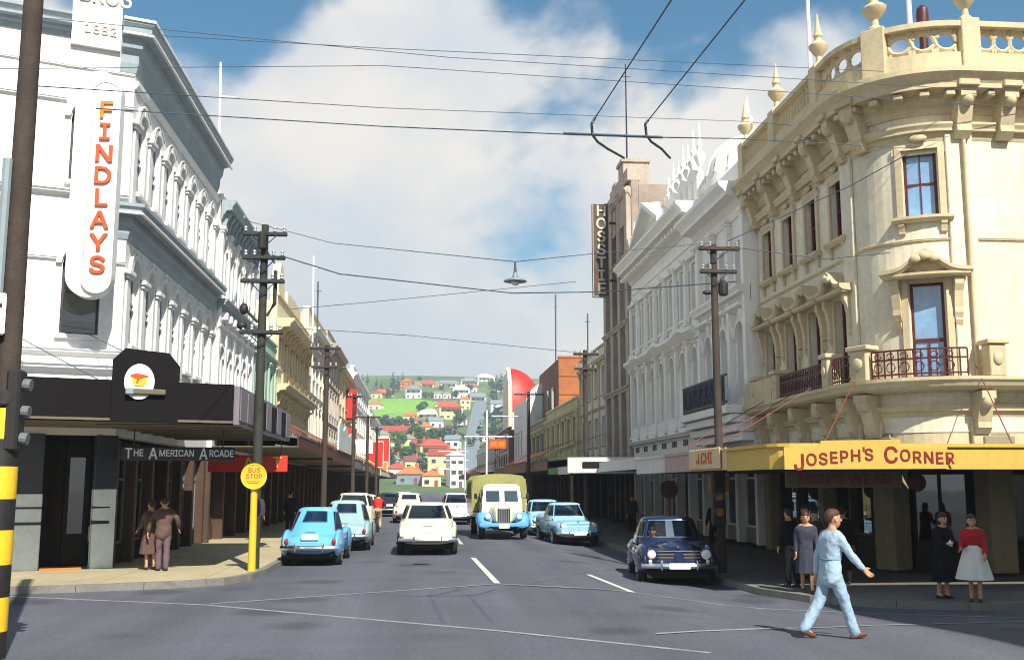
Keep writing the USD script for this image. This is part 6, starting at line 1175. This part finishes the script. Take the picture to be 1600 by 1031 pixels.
    if tk == 'jacket':
        obj('collar', MB().tube([nek - up * .03 * k + np.array([.075 * k * math.cos(q), .075 * k * math.sin(q), .012 * math.sin(q)]) for q in np.linspace(0.4, 2 * PI + .4, 13)], .016, 6), 'shirt_white' if extra == 'man' else tm_, jk, smooth=True)
        for i in (0, 1): obj('cuff', MB().tube([J['w', i] - J['d', i] * .03 * k, J['w', i] - J['d', i] * .006 * k], .036 * k, 10), 'shirt_white' if extra == 'man' else tm_, jk, smooth=30)
    if low[1] == 'trousers':
        C_ = [m3.Manifold.batch_hull([ball(pel + [sx * .075 * k, 0, .03], .107 * k) for sx in (-1, 1)] + [ball(J['h', i] - [0, 0, .05], .098 * k) for i in (0, 1)])]
        for i in (0, 1): C_ += chain([J['h', i], J['k', i], J['a', i] + [0, 0, .0]], [.104 * k, .078 * k, .072 * k])
        cl = melt(C_, fine); cl.vertices += ((meshkit.fbm(cl.vertices * [12, 12, 7] + 9, 3)[:, None] - .5) * .032 + (meshkit.noise(cl.vertices * [34, 34, 20], 6)[:, None] - .5) * .008) * cl.vertex_normals; obj('trousers', cl, low[0], t, smooth=True)
    else:
        r1, z1 = skirt or (.27, .42); z0_ = wst[2] + .02; n = 40; v, f = [], []
        for j, u in enumerate(np.linspace(0, 1, 9)):
            for q in np.arange(n) * 2 * PI / n:
                r = (.125 + (r1 - .125) * u ** .75) * (1 + .07 * u * math.cos(9 * q) + .03 * u * math.cos(5 * q + 1)); c = wst * (1 - u) + (pel) * u; v.append((c[0] + 1.08 * r * math.cos(q), c[1] + .9 * r * math.sin(q), z0_ + (z1 * k - z0_) * u))
        for j in range(8):
            for q in range(n): f.append((j * n + q, j * n + (q + 1) % n, (j + 1) * n + (q + 1) % n, (j + 1) * n + q))
        obj('skirt', MB().add(v, f), low[0], t, smooth=True)
    for i in (0, 1):
        f = np.array([0, math.cos(J['fa', i] * .6), math.sin(J['fa', i] * .6)]); a = J['a', i]; obj('shoe', melt([m3.Manifold.batch_hull([ball(a - [0, 0, .03 * k], .046 * k), ball(a + f * .15 * k - [0, 0, .046 * k], .034 * k), ball(a - f * .04 * k - [0, 0, .042 * k], .036 * k)])], .03, 2), shoe, t, smooth=True)
    if extra == 'man':
        obj('necktie', MB().hull([nek + fwd * .07 - up * .02, nek + fwd * .085 - up * .03, che + fwd * .135 + np.array([.02, 0, 0]), che + fwd * .135 - np.array([.02, 0, 0]), che + fwd * .12]), 'cloth_navy', jk)
    if extra == 'man': obj('jacket_belt', MB().tube([wst - up * .02 + np.array([(.155 * math.cos(q) + .0) * k * 1.08, .122 * math.sin(q) * k * 1.06, 0]) for q in np.linspace(0, 2 * PI, 25)], .011, 5), 'suit_belt', jk, smooth=True)
    if extra == 'bag': obj('handbag', MB().cbox(J['w', 1][0] - .05, J['w', 1][0] + .05, J['w', 1][1] - .14, J['w', 1][1] + .14, J['w', 1][2] - .38, J['w', 1][2] - .14, .02).tube([J['w', 1] + np.array([0, -.1, -.14]), J['w', 1] + np.array([0, 0, -.02]), J['w', 1] + np.array([0, .1, -.14])], .01, 5), 'leather_brown', t)
    if extra == 'gloves':
        for i in (0, 1): obj('glove', melt(hand(J['w', i], J['d', i], np.array([0, 1.0, .2]), .6, k * 1.15), .02, 2), 'cloth_white', t, smooth=True)
    return t
PZ = lambda x, y: float(gz(x, y)) + .14
person('man in a light blue suit striding to the right across the road', (5.62, 14.35, float(gz(5.6, 14.3))), math.radians(-84), 1.79, hip=(-18, 20), knee=(15, 3), arm=(-20, 29), elbow=(14, 15), lean=5, top=('suit_blue', 'jacket'), low=('trouser_blue', 'trousers'), hair=('hair_brown', 'short'), shoe='leather_brown', extra='man', fine=.022, broad=1.05)
person('woman in a red jumper and white pleated skirt under the yellow awning', (10.25, 19.15, PZ(10.2, 19.2)), math.radians(150), 1.60, hip=(3, -3), knee=(2, 4), arm=(8, 14), elbow=(40, 60), top=('cloth_red', 'jumper'), low=('cloth_white', 'skirt'), hair=('hair_dark', 'long'), shoe='shoe_black', skirt=(.29, .44), fine=.03, head_turn=20)
person('woman in dark clothes with white gloves facing the woman in red', (9.95, 19.75, PZ(9.9, 19.8)), math.radians(-160), 1.62, hip=(2, -2), arm=(16, 20), elbow=(60, 70), top=('cloth_black', 'coat'), low=('cloth_black', 'skirt'), skirt=(.22, .34), extra='gloves', fine=.035, hair=('hair_dark', 'long'))
person('man in a black coat standing left of the walking man', (7.85, 22.2, PZ(7.9, 22.2)), math.radians(20), 1.66, hip=(4, -4), arm=(5, -5), top=('cloth_black', 'coat'), low=('cloth_black', 'trousers'), fine=.04)
person('woman in a dark tweed coat and skirt walking just left of the man in blue', (7.75, 21.0, PZ(7.7, 21)), math.radians(165), 1.62, hip=(10, -10), knee=(2, 14), arm=(12, -10), top=('cloth_navy', 'coat'), low=('cloth_navy', 'skirt'), skirt=(.2, .42), hair=('hair_brown', 'long'), fine=.035)
for k, (x, y, r, h, lab, tp) in enumerate(((9.25, 22.8, -20, 1.68, 'dark clad man right of the walking man, nearest the pale pier', 'cloth_black'), (8.75, 23.2, 200, 1.62, 'dark clad person behind the walking man, left of two', 'cloth_brown'), (9.0, 24.2, 90, 1.7, 'man in a dark coat looking into the corner shop window', 'cloth_navy'))):
    person(lab, (x, y, PZ(x, y)), math.radians(r), h, hip=(3, -3), arm=(6, -4), elbow=(20, 25), top=(tp, 'jacket'), low=('cloth_black', 'trousers'), fine=.045)
person('dark clad person standing on the right footpath by the stone building', (9.25, 46.0, PZ(9.2, 46)), PI, 1.74, hip=(5, -5), arm=(5, -5), top=('cloth_navy', 'coat'), low=('cloth_black', 'trousers'), fine=.05)
person('man in a brown jacket with a hand on his hip at the left shop window', (-5.75, 24.9, PZ(-5.7, 24.9)), math.radians(15), 1.66, hip=(4, -4), arm=(-10, -32), elbow=(20, 70), abd=30, lean=8, top=('cloth_brown', 'jacket'), low=('cloth_mauve', 'trousers'), fine=.035)
person('woman in a brown coat beside the man at the left shop window', (-6.1, 25.2, PZ(-6.1, 25.2)), math.radians(40), 1.58, hip=(3, -3), arm=(8, 6), elbow=(50, 30), top=('cloth_brown', 'coat'), low=('cloth_brown', 'skirt'), skirt=(.22, .4), extra='bag', fine=.04)
for x, y, lab, tp in ((-5.6, 38, 'person in grey walking under the left awnings beyond the store', 'cloth_navy'), (-5.2, 44, 'distant person in black under the left awnings', 'cloth_black'), (9.4, 33.5, 'person in black under the pale awning behind the navy car', 'cloth_black')):
    person(lab, (x, y, PZ(x, y)), 0.2, 1.7, hip=(12, -12), arm=(10, -10), top=(tp, 'jacket'), low=('cloth_black', 'trousers'), fine=.06)
for lab, x, y, r, dz in (('driver of the cream sedan seen through its rear window', .62, 33.9, 0, .45), ('driver behind the windscreen of the navy car', 5.73, 26.1, PI - math.radians(7), .42), ('driver of the lorry behind its split windscreen', 2.85, 42.6, PI, .02), ('driver of the pinkish white car', 1.65, 57.8, PI, .4)):
    person(lab, (x, y, float(gz(x, y))), r, 1.66, hip=(82, 82), knee=(72, 72), arm=(45, 45), elbow=(25, 25), top=('cloth_navy', 'jacket'), low=('cloth_black', 'trousers'), seat=dz, fine=.07, group='drivers in the cars')
# cyclist
bx, by = -1.78, 47.6
t = thing('bicycle', 'bicycle ridden away from us beside the ivory car', 'bicycle', (bx, by, 0))
for yy in (-.52, .52): wb_ = obj('wheel', MB().tube([(0, yy + .33 * math.cos(q), .34 + .33 * math.sin(q)) for q in np.linspace(0, 2 * PI, 21)], .02, 6), 'rubber', t, smooth=30); obj('spokes', MB().add(sum([[(0, yy + .01 * math.sin(q), .34), (.0, yy + .32 * math.cos(q), .34 + .32 * math.sin(q)), (0.004, yy + .32 * math.cos(q), .34 + .32 * math.sin(q))] for q in np.linspace(0, 2 * PI, 13)[:-1]], []), [(3 * i, 3 * i + 1, 3 * i + 2) for i in range(12)]), 'chrome', wb_)
obj('frame', MB().tube([(0, -.52, .34), (0, -.05, .3), (0, .38, .72), (0, -.2, .8), (0, -.05, .3)], .016, 6).tube([(0, -.52, .34), (0, -.2, .8)], .013, 5).tube([(0, .52, .34), (0, .36, .95)], .016, 6), 'car_red', t, smooth=30); obj('handlebar', MB().tube([(-.27, .2, 1.0), (-.2, .34, 1.02), (.2, .34, 1.02), (.27, .2, 1.0)], .013, 6), 'chrome', t); obj('saddle', MB().hull([(0, -.05, .9), (-.08, -.32, .9), (.08, -.32, .9), (0, -.05, .86), (-.06, -.3, .85), (.06, -.3, .85)]), 'leather_brown', t); obj('pedals', MB().cbox(-.18, -.08, .05, .12, .42, .44).cbox(.08, .18, -.2, -.13, .16, .18), 'chrome', t)
person('cyclist in a red top and pale trousers riding away', (bx, by - .2, 0), 0, 1.70, hip=(66, 34), knee=(74, 36), arm=(52, 52), elbow=(12, 12), lean=22, top=('cloth_red', 'jumper'), low=('pavement_tan', 'trousers'), seat=.93 * 1.7 / 1.75 - .96, fine=.05)
# ================================================================ the hill behind the town
HX = lambda x, y: 10 * (meshkit.fbm(np.stack([np.asarray(x) / 160.0, np.asarray(y) / 160.0, np.zeros_like(np.asarray(x, float))], -1), 3, 5) - .5)
def hz(x, y):
    x, y = np.asarray(x, float), np.asarray(y, float); t = np.clip((y - 285) / 560, 0, 1.12); base = 84 * t * (0.72 + 0.28 * np.minimum(t, 1)); lat = np.exp(-np.clip(np.abs(x - 60) - 130, 0, None) ** 2 / 2e5)
    return base * (0.35 + 0.65 * lat) + HX(x, y) * np.clip(t * 4, 0, 1) * .6 - np.clip((y - 900) / 300, 0, 1) ** 2 * 30 - .45
hxs = np.concatenate([np.linspace(-900, -140, 20)[:-1], np.linspace(-140, 200, 70), np.linspace(200, 900, 20)[1:]]); hys = np.linspace(280, 1250, 110); gx, gy = np.meshgrid(hxs, hys); nx = len(hxs)
MATS['hill_grass'] = usdkit.material(stage, '/World/Looks/hill_grass', {'geo': ('geometry', {}), 'n': ('noise_texture', {'scale': .018, 'detail': 6.0, 'roughness': .6}), 'f': ('noise_texture', {'scale': .35, 'detail': 4.0}), 'r': ('rgb_ramp', {'ramp': [(0, (.07, .12, .07)), (.42, (.10, .17, .07)), (.55, (.16, .24, .07)), (.7, (.25, .29, .10)), (1, (.26, .26, .11))]}), 'mx': ('mix_color', {'blend_type': 'multiply', 'fac': .5}), 'p': ('principled_bsdf', {'roughness': .95})}, [('geo.position', 'n.vector'), ('geo.position', 'f.vector'), ('n.fac', 'r.fac'), ('r.color', 'mx.a'), ('f.color', 'mx.b'), ('mx.result', 'p.base_color')], surface='p.BSDF')
mat('field_green', (.20, .42, .045), .95, .14, .05); mat('field_dry', (.30, .28, .09), .95, .15, .06); mat('hill_road', (.20, .24, .26), .9, .12, .1); mat('roof_red', (.42, .075, .05), .8, .15, 1.0, rnd=.15); mat('roof_orange', (.55, .17, .06), .8, .15, 1.0, rnd=.1); mat('roof_purple', (.24, .08, .09), .8, .15, 1.0); mat('roof_slate', (.22, .27, .30), .8, .15, 1.0); mat('house_white', (.78, .76, .70), .8, .06, .6); mat('house_cream', (.70, .58, .34), .8, .08, .6); mat('trunk', (.07, .05, .035), .9, .2, 3)
for nm_, c_ in (('leaf_green', (.09, .16, .05)), ('leaf_dark', (.06, .12, .075)), ('leaf_teal', (.05, .125, .115)), ('leaf_olive', (.14, .17, .055))): mat(nm_, c_, .8, .35, .5, rnd=.25)
obj('hill', (np.column_stack([gx.ravel(), gy.ravel(), hz(gx, gy).ravel()]), [(j * nx + i, j * nx + i + 1, (j + 1) * nx + i + 1, (j + 1) * nx + i) for j in range(len(hys) - 1) for i in range(nx - 1)]), 'hill_grass', smooth=True, kind='structure', label='green hillside with houses at the end of the street', cat='hill')
def on_hill(px, py):
    d = ray(px, py); s = np.arange(290, 1240, 1.0)
    P = CAM + d[None] * (s / d[1])[:, None]; g = P[:, 2] - hz(P[:, 0], P[:, 1]); k = np.argmax(g < 0) if (g < 0).any() else len(s) - 1; return P[k]
def drape(pxs, name, m, label, dz=.35, n=14):
    """a strip of land on the slope between two lines of points"""
    A = [on_hill(*p) for p in pxs[0]]; Z = [on_hill(*p) for p in pxs[1]]; ta = np.linspace(0, len(A) - 1, n); a = np.column_stack([np.interp(ta, range(len(A)), [q[k] for q in A]) for k in (0, 1)]); z = np.column_stack([np.interp(np.linspace(0, len(Z) - 1, n), range(len(Z)), [q[k] for q in Z]) for k in (0, 1)])
    v = [np.append(a[i] * (1 - u) + z[i] * u, 0) for i in range(n) for u in np.linspace(0, 1, 9)]; v = np.array(v); v[:, 2] = hz(v[:, 0], v[:, 1]) + dz
    obj(name, (v, [(i * 9 + j, i * 9 + j + 1, (i + 1) * 9 + j + 1, (i + 1) * 9 + j) for i in range(n - 1) for j in range(8)]), m, smooth=True, kind='structure', label=label, cat=name.replace('_', ' '))
drape(([(560, 662), (635, 660), (672, 648)], [(560, 624), (650, 624), (692, 630)]), 'field', 'field_green', 'bright green paddock below the ridge houses')
drape(([(575, 703), (660, 700)], [(575, 690), (640, 688)]), 'field', 'field_green', 'narrow green paddock halfway down the hill', .3)
drape(([(650, 608), (720, 604)], [(640, 596), (716, 596)]), 'field', 'field_dry', 'dry olive paddock on the hilltop', .3)
drape(([(716, 742), (717, 726), (721, 708), (727, 684), (733, 660), (738, 640), (744, 622)], [(745, 742), (746, 726), (748, 708), (751, 684), (755, 660), (759, 640), (762, 622)]), 'hill_road', 'hill_road', 'straight grey road climbing the hill', .6, 30)

def house(px, py, wpx, wall, roof, label, storeys=1, ratio=.6, yaw=0, hip=True, flat=False):
    p = on_hill(px, py); s = FPX / np.linalg.norm(p - CAM); w = max(4.0, 1.12 * wpx / s); d = min(w * ratio + 3, 12); h = 3.0 * storeys * max(1, w / 12); t = thing('house', label, 'house', (p[0], p[1], float(hz(p[0], p[1])) - .3), math.radians(yaw)); h += .3
    wl = obj('wall', MB().box(-w / 2, w / 2, 0, d, -1.5, h), wall, t)
    e = .35; r = h + (.42 * min(w, d) * .8 if not flat else .3)
    ro = obj('roof', MB().hull([(sx * (w / 2 + e), y, h + z) for sx in (-1, 1) for y in (-e, d + e) for z in (0, .12)] + ([(sx * (max(w / 2 - d / 2, .2) if hip else w / 2 + e), d / 2, r) for sx in (-1, 1)] if not flat else [(sx * (w / 2 + e), y, r) for sx in (-1, 1) for y in (-e, d + e)])), roof, t)
    if not flat: obj('chimney', MB().cbox(w * .22, w * .22 + .7, d * .45, d * .45 + .6, h + .3, r + .7), 'roof_orange', ro)
    n = max(2, int(w / 3.2))
    for f in range(storeys):
        for k in range(n):
            c = -w / 2 + (k + .5) * w / n; z = .9 + f * (h - .3) / storeys
            if f == 0 and k == n // 2: obj('door', MB().box(c - .5, c + .5, -.06, .02, 0, 2.1), 'roof_purple', t); continue
            wf = obj('window', MB().prism(sbox(c - .75, z, c + .75, z + 1.35).difference(sbox(c - .65, z + .1, c + .65, z + 1.25)), -.08, .02), 'window_frame', t); obj('pane', MB().box(c - .65, c + .65, -.05, -.04, z + .1, z + 1.25), 'glass', wf)
    if w > 9: obj('verandah', MB().hull([(sx * w * .42, y, z) for sx in (-1, 1) for y, z in ((-1.9, h - .75), (-1.9, h - .65), (-.01, h - .25), (-.01, h - .15))]), roof, t)
    return t
HS = [(599, 621, 20, 'house_white', 'roof_orange', 'white ridge house with orange roof furthest left on the hill', 1, .6), (634, 609, 17, 'roof_orange', 'roof_orange', 'orange brick ridge house with a pyramid roof', 2, .9), (646, 622, 22, 'house_white', 'roof_slate', 'white flat-fronted ridge house right of the orange house', 2, .5), (701, 605, 22, 'house_white', 'roof_slate', 'long white hilltop house above the dry paddock', 1, .4), (734, 602, 25, 'house_white', 'roof_slate', 'pale hilltop house beside the top of the road', 1, .4), (760, 596, 25, 'house_white', 'house_white', 'white-roofed house on the skyline at the right of the road', 1, .4), (684, 622, 11, 'house_white', 'roof_slate', 'small white ridge cottage, left of a pair', 1, .7), (698, 622, 11, 'house_white', 'roof_slate', 'small white ridge cottage, right of a pair', 1, .7), (721, 622, 24, 'house_white', 'house_white', 'square white ridge house next to the road', 2, .5), (747, 627, 22, 'house_cream', 'roof_slate', 'cream house across the top of the road', 1, .5), (705, 655, 34, 'house_cream', 'roof_red', 'two storey cream house with red roof left of the hill road', 2, .5), (669, 654, 30, 'house_white', 'house_white', 'long white building right of the green paddock', 1, .35), (639, 659, 16, 'house_cream', 'roof_orange', 'small yellow house below the green paddock', 1, .6), (664, 677, 22, 'house_cream', 'roof_orange', 'house with orange roof in the middle of the hill', 1, .7), (702, 683, 22, 'house_white', 'roof_red', 'house with pinkish red roof left of the hill road', 1, .7), (621, 684, 40, 'house_cream', 'roof_red', 'long low house with a dark red roof on the left of the hill', 1, .3), (636, 697, 22, 'house_cream', 'roof_slate', 'cream cottage below the long red-roofed house', 1, .5), (596, 690, 22, 'house_cream', 'roof_slate', 'cream cottage at the left edge of the hill', 1, .5), (606, 710, 14, 'house_cream', 'house_cream', 'small yellow cottage on the lower left of the hill', 1, .6), (682, 706, 24, 'house_cream', 'roof_red', 'cream house peeping above the big red roof', 1, .5), (680, 724, 42, 'house_cream', 'roof_red', 'big house with a wide dark red roof at the foot of the hill', 2, .45), (687, 742, 34, 'house_cream', 'roof_red', 'second big red-roofed house below the wide red roof', 2, .5), (639, 757, 36, 'roof_slate', 'roof_orange', 'house with a bright orange roof at the foot of the hill', 1, .6), (674, 760, 26, 'house_cream', 'roof_orange', 'house with an orange roof right beside the bright orange one', 1, .6), (645, 735, 22, 'house_cream', 'roof_purple', 'house with a purple red roof on the lower hill', 1, .6), (714, 762, 14, 'house_white', 'house_white', 'narrow tall white building at the foot of the hill road', 3, .6), (612, 640 + 92, 20, 'house_white', 'roof_slate', 'pale house among trees at the lower left of the hill', 1, .6), (778, 648, 20, 'house_white', 'roof_slate', 'white house right of the hill road', 2, .6), (768, 690, 26, 'house_white', 'roof_purple', 'house with a purple roof right of the hill road', 1, .6), (788, 612, 20, 'house_white', 'roof_red', 'house on the upper right of the hill beside dark trees', 1, .6), (570, 660, 24, 'house_cream', 'roof_red', 'red-roofed house at the far left of the hill behind the white wall', 1, .6)]
HS += [(584, 640, 18, 'house_white', 'roof_orange', 'white cottage at the left end of the green paddock', 1, .6), (588, 622, 16, 'house_cream', 'roof_red', 'small red-roofed ridge house left of the teal pines', 1, .6), (668, 606, 18, 'house_cream', 'roof_red', 'red-roofed house on the hilltop left of the dry paddock', 1, .6), (690, 640, 18, 'house_white', 'roof_red', 'white house with red roof just above the two storey cream house', 1, .6), (727, 640, 14, 'house_cream', 'roof_orange', 'narrow cream house at the left edge of the hill road', 2, .7), (682, 668, 20, 'house_white', 'roof_slate', 'white bungalow below the long white building', 1, .6), (644, 668, 18, 'house_white', 'roof_red', 'white cottage with red roof under the yellow house', 1, .6), (722, 664, 14, 'house_white', 'roof_orange', 'white house with orange roof hard by the hill road', 1, .7), (656, 706, 22, 'house_white', 'roof_red', 'white bungalow with red roof left of the big red roof', 1, .6), (622, 722, 24, 'house_cream', 'roof_orange', 'cream bungalow with orange roof on the lower left slope', 1, .6), (590, 726, 22, 'house_white', 'roof_red', 'white house with red roof beside the far left shops', 1, .6), (706, 712, 20, 'house_white', 'roof_slate', 'white house right of the cream house by the road', 2, .6), (618, 748, 26, 'house_white', 'roof_red', 'white house with red roof at the foot of the hill on the left', 1, .6), (606, 664, 20, 'house_white', 'roof_slate', 'pale house under the left end of the paddock', 1, .6), (738, 612, 14, 'house_white', 'roof_red', 'little red-roofed house near the top of the road', 1, .7)]
for k, q in enumerate(HS): house(*q, yaw=((k * 37) % 31) - 15, hip=bool(k % 3))
# trees: a trunk with limbs and a crown of leaf clumps; three kinds, then copies
def tree_mesh(h, r, seed, conic=False):
    g = np.random.default_rng(seed); tr = MB().tube([(0, 0, -1), (.1, 0, h * .35), (.0, .1, h * .8)], [.035 * h, .028 * h, .01 * h], 7); lv, lf = [], []; C = []
    for q in range(16):
        u = g.uniform(.25, 1); rr = r * (1.1 - u if conic else math.sqrt(max(.05, 1 - (2 * (u - .25) / .75 - 1) ** 2))); a = g.uniform(0, 2 * PI); c = np.array([rr * .7 * math.cos(a), rr * .7 * math.sin(a), h * u]); C.append((c, r * g.uniform(.25, .48) * (1.15 - u if conic else 1)))
        if q < 7: tr.tube([(0, 0, h * .3 + h * .04 * q), c * .9 + np.array([0, 0, -.02 * h])], [.014 * h, .004 * h], 5)
    for c, cr in C:
        for _ in range(70):
            d = g.normal(size=3); d /= np.linalg.norm(d); p = c + d * cr * g.uniform(.55, 1.05) * np.array([1, 1, .8]); n = d + g.normal(size=3) * .6; n /= np.linalg.norm(n); u_ = np.cross(n, [0, 0, 1.0]); u_ /= np.linalg.norm(u_) + 1e-9; w = np.cross(n, u_); s_ = r * g.uniform(.07, .14); b = len(lv); lv += [p - u_ * s_, p + w * s_ * .7, p + u_ * s_, p - w * s_ * .7]; lf.append((b, b + 1, b + 2, b + 3))
    return tr, (np.array(lv), np.array(lf))
PROT = []
for nm_, lab, h, r, sd, m, con in (('pine_tree', '', 11, 2.8, 1, 'leaf_teal', True), ('round_tree', '', 7.5, 3.4, 2, 'leaf_dark', False), ('bushy_tree', '', 6, 3.6, 3, 'leaf_green', False), ('olive_tree', '', 5.0, 3.2, 4, 'leaf_olive', False)):
    cls = '/World/Looks/' + nm_ + '_kind'; k_ = stage.CreateClassPrim(cls); tr, lf = tree_mesh(h, r, sd, con)
    usdkit.mesh(stage, cls + '/trunk', tr.arrays(), MATS['trunk']); usdkit.mesh(stage, cls + '/crown', lf, MATS[m]); PROT.append((nm_, cls))
TREES = [(0, 614, 612, 1.5), (0, 622, 613, 1.3), (0, 629, 603, 1.2), (1, 610, 622, 1.0), (0, 596, 612, .8), (1, 656, 596, .6), (0, 588, 608, .8), (0, 566, 604, 1.0), (0, 574, 602, .8), (0, 783, 616, 1.5), (0, 776, 622, 1.4), (0, 770, 632, 1.3), (0, 790, 640, 1.5), (1, 769, 608, 1.2), (1, 784, 660, 1.5), (0, 774, 672, 1.2), (1, 765, 660, 1.1), (1, 779, 690, 1.2), (0, 763, 704, .9), (1, 757, 720, .9), (1, 717, 668, 1.3), (0, 710, 694, 1.1), (1, 704, 700, 1.2), (1, 698, 690, 1.0), (2, 690, 687, 1.0), (2, 676, 690, 1.0), (2, 655, 690, 1.1), (2, 648, 684, 1.0), (1, 652, 676, 1.0), (3, 660, 696, 1.0), (2, 622, 700, 1.0), (3, 612, 696, .9), (1, 600, 676, 1.2), (1, 612, 672, 1.1), (1, 624, 670, 1.1), (1, 638, 672, 1.0), (2, 590, 670, 1.2), (3, 580, 676, 1.2), (1, 598, 722, 1.0), (1, 610, 720, .9), (2, 622, 722, .9), (2, 634, 718, .9), (1, 650, 716, .9), (2, 658, 726, .8), (1, 606, 736, .8), (2, 618, 744, .8), (1, 628, 730, .8), (3, 594, 740, .8), (1, 660, 740, .7), (2, 664, 622, .8), (2, 673, 622, .7), (3, 690, 610, .7), (1, 711, 624, .8), (1, 735, 612, .8), (2, 662, 640, .9), (1, 656, 644, .8), (2, 690, 644, .9), (1, 736, 700, .7), (2, 710, 720, .7), (1, 706, 752, .6), (2, 740, 752, .6), (1, 755, 745, .7), (0, 750, 690, .9), (3, 688, 664, .9), (2, 720, 690, .7)]
rr_ = np.random.default_rng(3)
USED = set()
where = ['teal pine', 'dark round tree', 'green bushy tree', 'pale olive tree']
for kd, px, py, sc_ in TREES:
    p = on_hill(px, py); nm_, cls = PROT[kd]; near_ = min(HS, key=lambda q: (q[0] - px) ** 2 + (q[1] - py) ** 2); dx = 'left of' if px < near_[0] - 6 else ('right of' if px > near_[0] + 6 else 'beside'); 
    x = UsdGeom.Xform.Define(stage, '/World/' + numbered('/World', nm_)); x.AddTranslateOp().Set((float(p[0]), float(p[1]), float(hz(p[0], p[1])))); x.AddRotateZOp().Set(float(rr_.uniform(0, 360))); s_ = .85 * sc_ * rr_.uniform(.85, 1.15); x.AddScaleOp().Set((s_ * rr_.uniform(.85, 1.15), s_, s_ * rr_.uniform(.9, 1.15)))
    x.GetPrim().GetReferences().AddInternalReference(cls); x.GetPrim().SetInstanceable(True)
    lab = None
    for hs in sorted(HS, key=lambda q: (q[0] - px) ** 2 + (q[1] - py) ** 2):
        dx = 'left of' if px < hs[0] - 6 else ('right of' if px > hs[0] + 6 else ('above' if py < hs[1] else 'below')); nm2 = hs[5]
        while len(f'{where[kd]} {dx} the {nm2}'.split()) > 16: nm2 = ' '.join(nm2.split()[:-1])
        lab = f'{where[kd]} {dx} the {nm2}'
        if lab not in USED: break
    USED.add(lab); tag(x.GetPrim(), lab, 'tree', f'{where[kd]}s on the hill')
# ---------------------------------------------------------------- the air
MATS['haze'] = usdkit.material(stage, '/World/Looks/haze', {'v': ('principled_volume', {'color': (.74, .87, .97), 'density': .0005, 'anisotropy': .2})}, [], volume='v.volume')
obj('haze', MB().box(-3100, 3100, -450, 1400, -2.0, 115), 'haze', kind='stuff', label='thin pale haze over the town and the hill', cat='haze')
